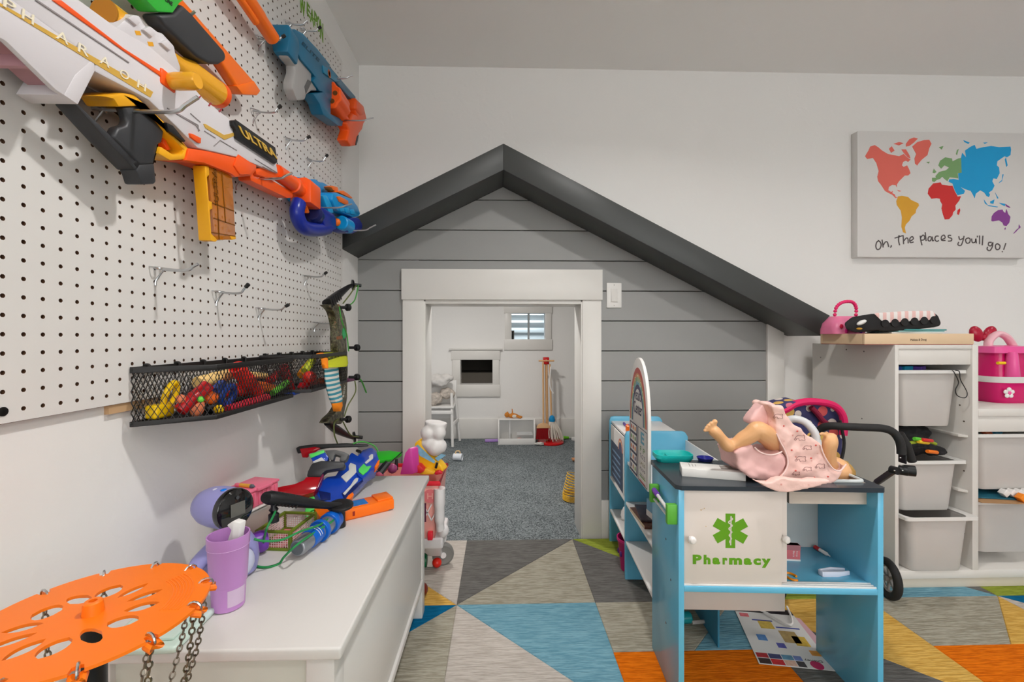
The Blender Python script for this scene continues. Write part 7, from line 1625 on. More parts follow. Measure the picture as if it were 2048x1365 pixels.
# ================================================================== DOLL STROLLER behind the counter
stl = thing('doll_stroller', 'doll stroller with navy floral hood and magenta trim behind the counter', 'doll stroller', (1.25, 1.46, RZ))
def flor_mat():
    m_ = bpy.data.materials.new('navy_floral_fabric'); m_.use_nodes = True; nt = m_.node_tree; b = nt.nodes['Principled BSDF']; b.inputs['Roughness'].default_value = 0.8
    tc = nt.nodes.new('ShaderNodeTexCoord'); vo = nt.nodes.new('ShaderNodeTexVoronoi'); vo.inputs['Scale'].default_value = 24; vo.inputs['Randomness'].default_value = 0.6
    nt.links.new(tc.outputs['Object'], vo.inputs['Vector'])
    rp = nt.nodes.new('ShaderNodeValToRGB'); rp.color_ramp.interpolation = 'CONSTANT'; e = rp.color_ramp.elements
    e[0].color = (1, 1, 1, 1); e[1].position = 0.42; e[1].color = (0, 0, 0, 1); nt.links.new(vo.outputs['Distance'], rp.inputs[0])
    hs_ = nt.nodes.new('ShaderNodeValToRGB'); hs_.color_ramp.interpolation = 'CONSTANT'; q = hs_.color_ramp.elements; q[0].color = tuple(lin(c) for c in (206, 110, 130)) + (1,)
    q[1].position = 0.75; q[1].color = tuple(lin(c) for c in (220, 176, 90)) + (1,)
    for ps, cl in ((0.3, (226, 214, 204)), (0.55, (216, 90, 90))): k = q.new(ps); k.color = tuple(lin(c) for c in cl) + (1,)
    sp = nt.nodes.new('ShaderNodeSeparateColor'); nt.links.new(vo.outputs['Color'], sp.inputs[0]); nt.links.new(sp.outputs[0], hs_.inputs[0])
    mx = nt.nodes.new('ShaderNodeMix'); mx.data_type = 'RGBA'; mx.inputs[6].default_value = tuple(lin(c) for c in (58, 58, 104)) + (1,)
    nt.links.new(rp.outputs[0], mx.inputs[0]); nt.links.new(hs_.outputs[0], mx.inputs[7]); nt.links.new(mx.outputs[2], b.inputs['Base Color']); return m_
FLOR = flor_mat(); MAG = M('magenta_piping', (216, 16, 92), 0.5); BLM = M('black_foam', (34, 33, 33), 0.7, bump=0.1, bscale=200); GUN = M('gunmetal', (84, 78, 78), 0.35, 0.6)
F10 = (1540, 780, 6.827)
def sq(x, y, Y): return onY(F10[0] + x / F10[2], F10[1] + y / F10[2], Y)
# seat back with rounded top, then the hood curving forward over it
back = [(100, 240), (200, 200), (330, 175), (480, 165), (640, 165), (800, 185), (900, 225), (960, 290), (990, 380), (1000, 560), (990, 900), (960, 1000), (500, 1100), (100, 900)]
MB().prism([sq(x, y, 1.52) for x, y in back], (0.0, 0.02, 0)).build('seat_back', FLOR, stl, bevel=0.006)
pip = [(150, 300), (250, 250), (330, 200), (480, 165), (640, 165), (800, 190), (900, 235), (970, 310), (1005, 400), (1010, 500), (1000, 620)]
MB().tube(spline([sq(x, y, 1.50) for x, y in pip], 5), 0.0125, 10).build('hood_piping', MAG, stl)
MB().tube(spline([sq(x, y, 1.505) for x, y in ((560, 240), (650, 330), (720, 420), (800, 480))], 5), 0.009, 10).build('inner_piping', M('dark_magenta', (130, 10, 50), 0.6), stl)
hoodp = [(100, 225), (200, 195), (330, 165), (420, 155), (330, 215), (240, 270), (150, 310)]
MB().prism([sq(x, y, 1.49) for x, y in hoodp], (0.0, 0.08, 0.004)).build('hood', FLOR, stl, bevel=0.008)
strap = [(600, 640), (640, 560), (680, 500), (720, 480), (690, 560), (640, 660)]
MB().prism([sq(x, y, 1.46) for x, y in strap], (0.0, 0.004, 0)).build('strap', BLM, stl)
MB().tube(spline([sq(x, y, 1.49) for x, y in ((955, 420), (985, 560), (1010, 700), (1000, 850), (960, 1000))], 5), 0.005, 8).build('webbing', BLM, stl)
# foam handle bar
hb_ = [(560, 690, 1.44), (640, 600, 1.42), (720, 520, 1.40), (830, 495, 1.38), (1000, 502, 1.36), (1300, 515, 1.35), (1550, 530, 1.34), (1680, 580, 1.335), (1760, 680, 1.33), (1790, 780, 1.33), (1795, 880, 1.33)]
MB().tube(spline([sq(*q) for q in hb_], 6), 0.0120, 14).build('handle_bar', BLM, stl)
MB().tube([sq(1770, 600, 1.37), sq(1870, 760, 1.37), sq(1940, 980, 1.37)], 0.012, 12).build('handle_stay', BLM, stl)
MB().b2(sq(1745, 865, 1.345), sq(1875, 1020, 1.318)).build('hinge_upper', M('toy_deep_black'), stl, bevel=0.004)
jc = sq(1820, 1105, 1.33); MB().lathe([(0.013, -0.012), (0.0145, -0.010), (0.0145, 0.010), (0.013, 0.012)], jc, (0.75, -0.66, 0), 20).build('hinge_drum', M('toy_deep_black'), stl)
jd = sq(1900, 1105, 1.335); MB().lathe([(0.0165, -0.014), (0.0165, 0.014)], jd, (0.85, -0.5, 0), 20).build('hinge_drum', M('toy_deep_black'), stl)
j0 = sq(1700, 1100, 1.33); MB().lathe([(0.012, -0.010), (0.012, 0.010)], j0, (0.2, -1, 0), 18).build('hinge_drum', M('toy_deep_black'), stl)
MB().bar(sq(1720, 1085, 1.33), sq(1450, 1270, 1.40), 0.012, 0.018).build('frame_tube', GUN, stl, bevel=0.003)
for x, y in ((1780, 930), (1700, 1105), (1810, 1105)): MB().ball(sq(x, y, 1.312), 0.0026, 8, 6).build('rivet', M('bright_steel'), stl)
MB().tube([sq(1450, 1270, 1.40), (1.20, 1.49, 0.30), (1.265, 1.545, 0.085)], 0.008, 10).build('frame_leg', GUN, stl)
MB().tube([(0.98, 1.52, 0.62), (0.99, 1.50, 0.30), (1.0, 1.545, 0.085)], 0.008, 10).build('frame_leg', GUN, stl)
MB().tube([(1.0, 1.545, 0.085), (1.27, 1.545, 0.085)], 0.006, 10).build('wheel_axle', GUN, stl)
def wheel(c, ax):
    c = Vector(c); ax = Vector(ax).normalized(); u = Vector((0, 0, 1)); v = ax.cross(u).normalized()
    ring = [c + (u * math.cos(t) + v * math.sin(t)) * 0.058 for t in [2 * math.pi * i / 32 for i in range(32)]]
    MB().tube(ring, 0.0135, 12, closed=True).build('tyre', M('black_tyre', (30, 30, 30), 0.75), stl)
    MB().tube([c + (u * math.cos(t) + v * math.sin(t)) * 0.044 for t in [2 * math.pi * i / 32 for i in range(32)]], 0.005, 8, closed=True).build('wheel_rim', M('grey_rim', (140, 138, 136), 0.35), stl)
    for k in range(6):
        t = R(60 * k); MB().bar(c + ax * 0.004, c + (u * math.cos(t) + v * math.sin(t)) * 0.045, 0.010, 0.006, ax).build('spoke', M('grey_rim'), stl)
    MB().lathe([(0.010, -0.012), (0.010, 0.012)], c, ax, 14).build('hub', M('grey_rim'), stl)
wc = onZ(1768, 1196, RZ); 
WX = onY(1776, 1150, 1.545).x
wheel((WX, 1.545, RZ + 0.0715), (1, -0.25, 0)); wheel((0.99, 1.555, RZ + 0.0715), (1, -0.1, 0))
MB().ball((1.10, 1.50, 0.45), (0.12, 0.06, 0.05)).build('seat', FLOR, stl)
# ================================================================== INSIDE THE PLAYHOUSE
HC = M('white_gloss_paint', (232, 230, 227), 0.35, var=0.02)
# high chair
hx = onZ(903, 893, 0).x; HYf, HYb = 3.83, 4.06
hcx0, hcx1 = hx - 0.24, hx + 0.012
hcr = thing('doll_high_chair', 'white wooden doll high chair holding crumpled clothes', 'high chair', ((hcx0 + hcx1) / 2, 3.94, 0))
zs_ = onY(900, 815, HYf).z; ztop = onY(905, 762, HYb).z
for x in (hcx0, hcx1): 
    MB().tube([(x, HYf, 0), (x - 0.012 * (1 if x == hcx1 else -1), HYf + 0.03, zs_ + 0.12)], 0.0125, 10).build('leg', HC, hcr)
    MB().tube([(x + 0.06 * (1 if x == hcx1 else -1) * 0.7, HYb, 0), (x, HYb - 0.04, zs_ + 0.12)], 0.0125, 10).build('leg', HC, hcr)
    MB().bar((x + 0.008, HYf + 0.01, 0.20), (x + 0.03 * (1 if x == hcx1 else -1), HYb - 0.015, 0.20), 0.012, 0.03).build('side_rail', HC, hcr, bevel=0.002)
MB().bar((hcx0, HYf + 0.01, 0.30), (hcx1, HYf + 0.01, 0.30), 0.016, 0.03).build('foot_rail', HC, hcr, bevel=0.003)
MB().b2((hcx0 - 0.01, HYf, zs_ - 0.01), (hcx1 + 0.01, HYb - 0.03, zs_ + 0.005)).build('seat', HC, hcr, bevel=0.003)
bk_ = [(hcx0 - 0.01, zs_), (hcx1 + 0.01, zs_), (hcx1 + 0.02, zs_ + 0.22), (hcx1 - 0.02, ztop + 0.01), (hcx0 + 0.02, ztop + 0.03), (hcx0 - 0.02, zs_ + 0.22)]
MB().prism([(x, HYb - 0.05, z) for x, z in bk_], (0, 0.016, 0)).build('backrest', HC, hcr, bevel=0.006)
CLW = M('white_lace_cloth', (214, 210, 206), 0.85, bump=0.4, bscale=60); CLF = M('brown_floral_cloth', (190, 180, 170), 0.85, var=0.7, vscale=55, bump=0.3, bscale=60)
def doll_cloth(lab, c, r, mat, seed):
    m = MB(); rnd = random.Random(seed)
    for k in range(5): m.ball((c[0] + rnd.uniform(-r[0], r[0]) * 0.6, c[1] + rnd.uniform(-r[1], r[1]) * 0.6, c[2] + rnd.uniform(-r[2], r[2]) * 0.5), (r[0] * 0.55, r[1] * 0.6, r[2] * 0.6), 12, 8)
    o = soft(m, 'doll_clothes', mat, None, 0.009, 3, 0.014, 24, seed); return tag(o, lab, 'doll clothes')
cxm = (hcx0 + hcx1) / 2
doll_cloth('brown floral cloth bundled on the seat of the high chair', (cxm, HYf + 0.09, zs_ + 0.085), (0.13, 0.07, 0.085), CLF, 4)
doll_cloth('white lace cloth heaped over the floral bundle on the high chair', (cxm - 0.02, HYf + 0.10, zs_ + 0.235), (0.13, 0.07, 0.07), CLW, 8)
# small shop box
q0, q1 = onY(996, 890, 3.88), onY(1071, 841, 3.88)
sh = thing('toy_shop_box', 'white wooden doll showcase with clear front on the grey carpet', 'toy showcase', ((q0.x + q1.x) / 2, 3.96, 0))
sx0, sx1, sz1 = q0.x, q1.x, q1.z
prof_ = [(3.88, 0), (4.06, 0), (4.06, sz1), (3.95, sz1), (3.905, sz1 - 0.04), (3.88, sz1 - 0.11)]
for x in (sx0, sx1 - 0.012): MB().prism([(x, y, z) for y, z in prof_], (0.012, 0, 0)).build('end_panel', HC, sh, bevel=0.002)
MB().b2((sx0 + 0.012, 3.885, 0), (sx1 - 0.012, 3.897, 0.055)).build('front_board', HC, sh, bevel=0.002); MB().b2((sx0 + 0.012, 3.94, sz1 - 0.012), (sx1 - 0.012, 4.06, sz1)).build('top_board', HC, sh, bevel=0.002)
MB().b2((sx0 + 0.012, 4.05, 0), (sx1 - 0.012, 4.06, sz1 - 0.012)).build('back_board', M('shop_back', (206, 200, 190), 0.5, var=0.25, vscale=10), sh); MB().b2((sx0 + 0.012, 3.897, 0), (sx1 - 0.012, 4.05, 0.012)).build('floor_board', HC, sh)
MB().b2((sx0 + 0.10, 3.98, 0.012), (sx0 + 0.112, 4.05, sz1 - 0.02)).build('inner_divider', HC, sh); MB().b2((sx1 - 0.16, 3.96, 0.07), (sx1 - 0.02, 4.05, 0.08)).build('inner_shelf', HC, sh)
for x, z, r_, cl, nm in ((sx0 + 0.10, 0.062, 0.014, (200, 30, 40), 'red'), (sx0 + 0.19, 0.078, 0.032, (250, 140, 110), 'coral'), (sx0 + 0.235, 0.10, 0.015, (236, 90, 50), 'orange'), (sx0 + 0.04, 0.06, 0.012, (214, 150, 110), 'tan')):
    o = MB().lathe([(r_, 0), (r_, r_ * 0.4), (r_ * 0.7, r_ * 1.1), (0.001, r_ * 1.3)], (x, 3.93, 0.0125), (0, 0, 1), 18); tag(o.build('toy_cake', M('cake_' + nm, cl, 0.5)), nm + ' toy cake inside the white showcase', 'toy food', 'toy cakes in the showcase')
MB().prism([(sx0 + 0.013, y, z) for y, z in ((3.884, 0.056), (3.884, sz1 - 0.105), (3.908, sz1 - 0.042), (3.948, sz1 - 0.008), (3.951, sz1 - 0.010), (3.911, sz1 - 0.044), (3.887, sz1 - 0.106), (3.887, 0.056))], (sx1 - sx0 - 0.026, 0, 0)).build('clear_front', M('clear_acrylic', (240, 244, 246), 0.05, alpha=0.16), sh)
# stuffed tiger on the showcase
tg_ = thing('plush_tiger', 'tiny orange and white plush tiger lying on the showcase', 'plush toy', ((sx0 + sx1) / 2 - 0.03, 3.99, sz1))
OTG = M('tiger_orange', (206, 130, 50), 0.9, var=0.4, vscale=60); tx = (sx0 + sx1) / 2 - 0.03
m = MB(); m.ball((tx, 3.99, sz1 + 0.022), (0.05, 0.025, 0.022)); m.ball((tx - 0.055, 3.985, sz1 + 0.03), 0.024); m.tube([(tx + 0.04, 3.99, sz1 + 0.02), (tx + 0.085, 3.985, sz1 + 0.008)], 0.010, 10); m.tube([(tx + 0.03, 3.97, sz1 + 0.02), (tx + 0.07, 3.95, sz1 + 0.008)], 0.010, 10); m.ball((tx - 0.05, 3.98, sz1 + 0.054), (0.008, 0.006, 0.01)); m.tube([(tx - 0.005, 4.0, sz1 + 0.04), (tx - 0.008, 4.0, sz1 + 0.085)], 0.006, 8)
soft(m, 'body', OTG, tg_, 0.005, 2)
MB().ball((tx + 0.012, 3.968, sz1 + 0.02), (0.022, 0.008, 0.014)).build('belly', M('tiger_white', (226, 220, 210), 0.9), tg_)
# cleaning set
WD = M('beech_stick', (222, 176, 128), 0.5, var=0.06); RDS = M('glossy_red_wood', (206, 22, 26), 0.25)
bx_, by_ = onZ(1101, 886, 0).x, 3.95
cs = thing('broom_stand', 'toy cleaning stand with red base and wooden pole', 'broom stand', (bx_, by_, 0))
MB().lathe([(0.115, 0), (0.118, 0.004), (0.118, 0.014), (0.110, 0.020), (0.03, 0.022), (0.02, 0.05)], (bx_, by_, 0), (0, 0, 1), 36).build('base', RDS, cs)
hz_ = onY(1093, 722, by_).z
MB().tube([(bx_ - 0.03, by_, 0.02), (bx_ - 0.04, by_, hz_)], 0.013, 12).build('pole', WD, cs)
MB().box((bx_ - 0.042, by_, hz_ + 0.0), (0.055, 0.05, 0.065)).build('hanger_block', RDS, cs, bevel=0.006)
MB().tube([(bx_ - 0.11, by_ - 0.02, hz_), (bx_ + 0.03, by_ - 0.02, hz_)], 0.008, 10).build('peg', WD, cs); MB().tube([(bx_ - 0.042, by_ - 0.06, hz_ + 0.005), (bx_ - 0.042, by_ + 0.05, hz_ + 0.005)], 0.008, 10).build('peg', WD, cs)
xb_ = onY(1087, 850, by_ - 0.05).x
br = thing('toy_broom', 'toy broom with half-round wooden head and red bristles on the stand', 'toy broom', (xb_, by_ - 0.05, 0.02))
MB().tube([(xb_, by_ - 0.05, 0.18), (xb_ - 0.004, by_ - 0.05, hz_ - 0.01)], 0.0085, 12).build('stick', WD, br)
bw_ = 0.062; MB().prism([(xb_ - bw_ + 0.0, by_ - 0.062, 0.145)] + [(xb_ + bw_ * math.cos(R(a)), by_ - 0.062, 0.145 + 0.045 * math.sin(R(a))) for a in range(180, -1, -15)], (0, 0.024, 0)).build('head', WD, br, bevel=0.002)
o = MB()
for k in range(20): 
    for j in range(3): o.tube([(xb_ - bw_ + 0.006 + k * 0.0059, by_ - 0.058 + 0.008 * j, 0.147), (xb_ - bw_ * 1.05 + k * 0.0063, by_ - 0.060 + 0.010 * j, 0.045)], 0.0024, 5)
o = o.build('bristles', M('red_bristle', (160, 10, 20), 0.6), br); o['kind'] = 'stuff'
xm_ = onY(1104, 830, by_ - 0.03).x
mo = thing('toy_mop', 'toy mop with blue cap and white strands beside the broom', 'toy mop', (xm_, by_ - 0.03, 0.03))
MB().tube([(xm_ - 0.004, by_ - 0.02, 0.24), (xm_ - 0.018, by_ - 0.01, hz_ - 0.03)], 0.0085, 12).build('stick', WD, mo)
MB().lathe([(0.026, 0.20), (0.030, 0.215), (0.022, 0.245), (0.008, 0.255)], (xm_, by_ - 0.03, 0), (0, 0, 1), 18).build('cap', M('mop_blue', (10, 140, 200), 0.3), mo)
o = MB(); rnd = random.Random(5)
for k in range(46):
    a = rnd.uniform(0, 6.28); r0, r1 = 0.022 * rnd.random() ** 0.5, 0.03 + 0.05 * rnd.random() ** 0.5
    o.tube(spline([(xm_ + r0 * math.cos(a), by_ - 0.03 + r0 * math.sin(a), 0.205), (xm_ + 0.012 + r1 * 0.8 * math.cos(a), by_ - 0.03 + r1 * 0.6 * math.sin(a), 0.12), (xm_ + 0.025 + r1 * math.cos(a), by_ - 0.03 + r1 * 0.7 * math.sin(a), rnd.uniform(0.03, 0.06))], 4), 0.0042, 5)
o = o.build('strands', M('mop_cotton', (226, 216, 204), 0.9), mo); o['kind'] = 'stuff'
MB().tube(spline([(xm_ - 0.012, by_ - 0.04, hz_ - 0.05), (xm_ - 0.02, by_ - 0.05, hz_ - 0.16), (xm_ - 0.015, by_ - 0.05, hz_ - 0.24), (xm_ + 0.01, by_ - 0.05, hz_ - 0.29)], 5), 0.006, 8).build('ribbon', M('white_scoop'), mo)
# small things on the carpet
a_, b_ = onZ(970, 882, 0.012), onZ(996, 881, 0.012); tag(MB().bar(a_, b_, 0.035, 0.02).build('toy_brush', M('lilac_toy', (176, 140, 210), 0.4), bevel=0.004), 'lilac toy handle on the carpet left of the showcase', 'toy')
a_, b_ = onZ(1112, 878, 0.015), onZ(1137, 876, 0.015); tag(MB().tube([a_, a_.lerp(b_, 0.5) + Vector((0, 0, 0.006)), b_], [0.012, 0.016, 0.012], 12).build('toy_carrot', M('toy_apple_green', (110, 190, 30), 0.4)), 'apple green toy on the carpet right of the mop', 'toy')
a_ = onZ(1079, 889, 0.012); crumple('paper_scrap', 'small printed paper scrap beside the showcase', 'paper', (a_.x, a_.y, 0.014), (0.04, 0.02, 0.014), M('printed_scrap', (210, 206, 200), 0.7, var=0.4, vscale=60), 11, 0.4)
a_ = onZ(1148, 879, 0.012); tag(MB().box((a_.x, a_.y, 0.016), (0.045, 0.03, 0.03), R(20)).build('toy_block', M('white_scoop'), bevel=0.004), 'small white block by the right door jamb', 'toy block')
# white tipped-over cup
c0, c1 = onZ(907, 914, 0.028), onZ(926, 915, 0.028); cd2 = (c1 - c0).normalized()
cu_ = thing('toy_mug', 'white toy mug lying on its side on the grey carpet', 'mug', (c0.x, c0.y, 0))
MB().lathe([(0.024, 0), (0.0275, 0.004), (0.0275, 0.07), (0.0255, 0.07), (0.024, 0.008)], c0, cd2, 24).build('body', M('mug_white', (226, 230, 236), 0.3), cu_)
mid = c0 + cd2 * 0.035; MB().tube(spline([mid + Vector((-0.018, 0, 0.026)), mid + Vector((-0.012, 0, 0.044)), mid + Vector((0.012, 0, 0.044)), mid + Vector((0.018, 0, 0.026))], 5), 0.005, 8).build('handle', M('mug_tan', (224, 190, 140), 0.5), cu_)
# tan thing by the right jamb
a_ = onZ(1150, 922, 0.01); crumple('toy_scrap', 'tan scrap of a toy on the carpet by the right jamb', 'toy', (a_.x + 0.02, a_.y, 0.018), (0.045, 0.025, 0.018), M('tan_felt', (186, 130, 90), 0.8), 21, 0.3)
# yellow coil spring toy
sc0 = onZ(1150, 1003, 0); sp_ = []; cxs, cys = sc0.x - 0.004, sc0.y + 0.02
for i in range(14 * 24 + 1):
    t = i / 24; ph_ = 2 * math.pi * t; lean = max(0, t - 6) / 8
    sp_.append((cxs + 0.064 * math.cos(ph_) + 0.03 * lean, cys + 0.064 * math.sin(ph_) * (1 - 0.1 * lean) + 0.02 * lean, 0.005 + 0.0058 * min(t, 6) + 0.010 * max(0, t - 6) + lean * 0.020 * (1 - math.cos(ph_))))
tag(MB().tube(sp_, 0.0021, 6).build('coil_spring', M('yellow_coil', (246, 190, 20), 0.35)), 'yellow plastic coil spring toy behind the right jamb', 'coil spring')

# ================================================================== PINK SHOPPING CART behind the chest
ct = thing('toy_shopping_cart', 'pink and white toy shopping cart with grey wheels by the doorway', 'toy cart', (-0.33, 1.80, RZ))
PKL = M('blush_cart_plastic', (240, 168, 158), 0.35); WHC = M('cart_white', (228, 224, 224), 0.3); REDR = M('cart_red_rim', (222, 40, 56), 0.3)
CX0, CX1, CY0, CY1 = -0.47, -0.228, 1.66, 1.90; CZ0, CZ1 = 0.185, 0.400
def cr_(x0, x1, y0, y1, z): return [(x0, y0, z), (x1, y0, z), (x1, y1, z), (x0, y1, z)]
for (xa_, ya_), (xb2, yb2) in (((CX0, CY0), (CX1, CY0)), ((CX1, CY0), (CX1, CY1)), ((CX1, CY1), (CX0, CY1)), ((CX0, CY1), (CX0, CY0))):
    sh_ = lambda x, y, k: (x + (0.02 if x == CX0 else -0.02) * (1 - k), y + (0.02 if y == CY0 else -0.02) * (1 - k))
    n_ = Vector((ya_ - yb2, xb2 - xa_, 0)).normalized() * 0.004
    p_ = [Vector((*sh_(xa_, ya_, 0), CZ0)), Vector((*sh_(xb2, yb2, 0), CZ0)), Vector((*sh_(xb2, yb2, 1), CZ1)), Vector((*sh_(xa_, ya_, 1), CZ1))]
    MB().prism(p_, n_).build('basket_side', PKL, ct, bevel=0.001)
MB().b2((CX0 + 0.02, CY0 + 0.02, CZ0), (CX1 - 0.02, CY1 - 0.02, CZ0 + 0.006)).build('basket_floor', PKL, ct)
MB().tube([(CX0, CY0, CZ1), (CX1, CY0, CZ1), (CX1, CY1, CZ1), (CX0, CY1, CZ1)], 0.009, 8, closed=True).build('rim', REDR, ct)
for k in range(4):
    for s in (-1, 1): MB().bar((CX1 - 0.12 + 0.03 * k, CY0 - 0.003 + 0.006, 0.26), (CX1 - 0.12 + 0.03 * k + s * 0.03, CY0 - 0.003 + 0.006, 0.32), 0.004, 0.004).build('cut_lattice', WHC, ct)
MB().b2((CX1 - 0.125, CY0 + 0.0005, 0.255), (CX1 - 0.05, CY0 + 0.0025, 0.325)).build('cut_shadow', M('cart_inside', (90, 30, 60), 0.6), ct)
MB().lathe([(0.026, 0), (0.026, 0.002)], (CX1 - 0.035, CY0 + 0.004, 0.352), (0, -1, 0), 24).build('badge', M('cart_badge', (226, 120, 124), 0.4), ct)
fit_text('H', (CX1 - 0.046, CY0 + 0.0015, 0.341), (CX1 - 0.024, CY0 + 0.0015, 0.341), (CX1 - 0.046, CY0 + 0.0015, 0.363), 0.001, 0.01).build('badge_print', PKL, ct, smooth=0)
for y in (CY0 + 0.02,):
    MB().tube(spline([(CX1 + 0.0, y - 0.012, CZ1 - 0.02), (CX1 + 0.0, y - 0.014, 0.32), (CX1 + 0.0, y - 0.012, 0.27), (CX1 + 0.002, y - 0.008, 0.222)], 5), [0.027] * 6 + [0.024] * 6 + [0.020] * 4, 14, squash=0.8).build('strut', WHC, ct)
    MB().lathe([(0.012, 0), (0.012, 0.006)], (CX1 + 0.0, y - 0.026, CZ1 - 0.03), (0, -1, 0), 16).build('strut_pin', WHC, ct)
    MB().ball((CX1 + 0.010, y + 0.02, 0.205), (0.022, 0.02, 0.026)).build('fork_cover', WHC, ct)
MB().loft([cr_(CX0 + 0.03, CX1 + 0.01, CY0 + 0.03, CY1 - 0.03, 0.135), cr_(CX0 + 0.02, CX1 + 0.01, CY0 + 0.02, CY1 - 0.02, CZ0), ]).build('chassis', WHC, ct, bevel=0.01, seg=3)
MB().loft([cr_(CX1 - 0.06, CX1 - 0.01, CY0 + 0.13, CY0 + 0.16, 0.06), cr_(CX1 - 0.11, CX1 + 0.0, CY0 + 0.05, CY0 + 0.17, 0.15)]).build('leg', WHC, ct, bevel=0.006)
GRW = M('cart_grey_wheel', (128, 126, 122), 0.45)
def cwheel(x, y, r=0.045):
    c = Vector((x, y, RZ + r)); w_ = MB().lathe([(r - 0.008, -0.014), (r, -0.009), (r, 0.009), (r - 0.008, 0.014), (r - 0.02, 0.012)], c, (0.25, -1, 0), 30).build('wheel', GRW, ct)
    MB().lathe([(0.012, 0.013), (0.012, 0.017)], c, (0.25, -1, 0), 16).build('hub_cap', WHC, w_)
cwheel(-0.236, 1.825); cwheel(CX0 + 0.02, 1.825)
MB().tube([(CX0 + 0.03, 1.825, RZ + 0.045), (-0.245, 1.825, RZ + 0.045)], 0.007, 10).build('axle', WHC, ct)
MB().tube([(CX1 + 0.0, CY1 - 0.04, 0.15), (-0.245, 1.825, RZ + 0.045)], 0.012, 10).build('fork', WHC, ct)
MB().b2((CX1 - 0.045, CY0 - 0.002, 0.185), (CX1 - 0.025, CY0 + 0.03, 0.215)).build('red_clip', REDR, ct, bevel=0.004)
# goods in the cart
def cgo(x, y, Y): return onY(780 + x / 3.33, 830 + y / 3.33, Y)
m = MB().prism([cgo(x, y, 1.70) for x, y in ((65, 400), (100, 255), (125, 222), (145, 230), (155, 395))], (0.02, 0.03, 0)); o = m.build('toy_fan', M('orchid_plastic', (214, 70, 160), 0.35), bevel=0.003)
tag(o, 'orchid pink toothed toy fan standing in the cart', 'toy fan')
yb_ = thing('toy_package', 'yellow toy food package with blue label on top of the cart', 'toy package', cgo(250, 330, 1.78))
MB().prism([cgo(x, y, 1.76) for x, y in ((150, 290), (165, 190), (195, 165), (215, 190), (250, 260), (330, 330), (360, 370), (345, 385), (240, 355), (160, 300))], (0.01, 0.05, 0)).build('carton', M('package_yellow', (246, 190, 30), 0.4), yb_, bevel=0.004)
MB().prism([cgo(x, y, 1.757) for x, y in ((162, 215), (185, 200), (300, 310), (295, 325), (200, 275))], (0, 0.003, 0)).build('label', M('package_blue', (130, 180, 206), 0.5, var=0.3, vscale=60), yb_)
MB().prism([cgo(x, y, 1.756) for x, y in ((300, 290), (340, 262), (372, 270), (320, 310))], (0, 0.003, 0)).build('label', M('package_blue'), yb_); MB().tube([cgo(315, 320, 1.75), cgo(305, 355, 1.75)], 0.005, 8).build('tie', M('toy_deep_black'), yb_)
for k, (pts, cl, lab) in enumerate((([(155, 385), (160, 335), (200, 340), (230, 375), (200, 395)], (214, 40, 50), 'red and white striped toy carton in the cart'), ([(195, 390), (240, 360), (300, 385), (290, 400), (200, 400)], (240, 180, 40), 'yellow toy food wedge at the cart rim'), ([(295, 385), (330, 375), (350, 395), (300, 405)], (206, 30, 50), 'small red toy at the cart rim'))):
    tag(MB().prism([cgo(x, y, 1.72 + 0.01 * k) for x, y in pts], (0, 0.05, 0)).build('toy_food', M('cartfood_%d' % k, cl, 0.5), bevel=0.004), lab, 'toy food')
# white moulded figure cup on top
wf = thing('toy_beaker', 'white moulded round-bodied toy cup upside down on the cart', 'toy cup', cgo(290, 260, 1.80))
m = MB(); c0 = cgo(300, 95, 1.80); m.lathe([(0.046, 0.03), (0.043, 0.0), (0.038, -0.06), (0.036, -0.07)], c0, (0.15, 0, 1), 24)
for x, y, r_ in ((252, 122, 0.030), (262, 195, 0.028), (300, 215, 0.036), (330, 210, 0.030), (235, 190, 0.020), (325, 120, 0.03)): m.ball(cgo(x, y, 1.775), r_, 16, 10)
soft(m, 'body', M('beaker_white', (226, 222, 220), 0.35), wf, 0.005, 3)
for k, (x, y, r_, cl, lab) in enumerate(((745, 940, 0.02, (236, 90, 120), 'rose pink toy berry behind the chest'), (760, 948, 0.016, (226, 110, 140), 'pale pink toy berry behind the chest'), (785, 938, 0.018, (150, 60, 110), 'plum toy flower in the cart'))):
    p_ = onY(x, y, 1.66); tag(MB().ball(p_, r_).build('toy_berry', M('berry_%d' % k, cl, 0.4)), lab, 'toy food')
tag(MB().tube([onY(792, 940, 1.68), onY(793, 918, 1.68)], [0.008, 0.005], 10).build('toy_wand', M('toy_deep_black')), 'short black toy wand standing in the cart', 'toy wand')
# rolled away under the cart
a_ = onZ(873, 1138, RZ); r_ = 0.0195; tag(MB().ball((a_.x, a_.y + 0.01, RZ + r_), r_, 18, 12).build('toy_ball', M('toy_vermilion')), 'red toy tomato on the rug beside the chest leg', 'toy ball')
a_ = onZ(856, 1140, RZ); tag(MB().lathe([(0.026, -0.03), (0.028, 0), (0.026, 0.012), (0.02, 0.014)], (a_.x - 0.02, a_.y + 0.02, RZ + 0.0285), (1, 0.05, 0), 22).build('toy_can', M('can_green', (0, 104, 62), 0.4)), 'green toy can lying on the rug behind the chest leg', 'toy can')
a_ = onZ(850, 1200, RZ); tag(MB().ball((a_.x - 0.025, a_.y + 0.015, RZ + 0.028), (0.034, 0.028, 0.028)).build('toy_egg', M('maroon_egg', (110, 34, 20), 0.3)), 'maroon egg-shaped toy on the mustard rug piece', 'toy egg')

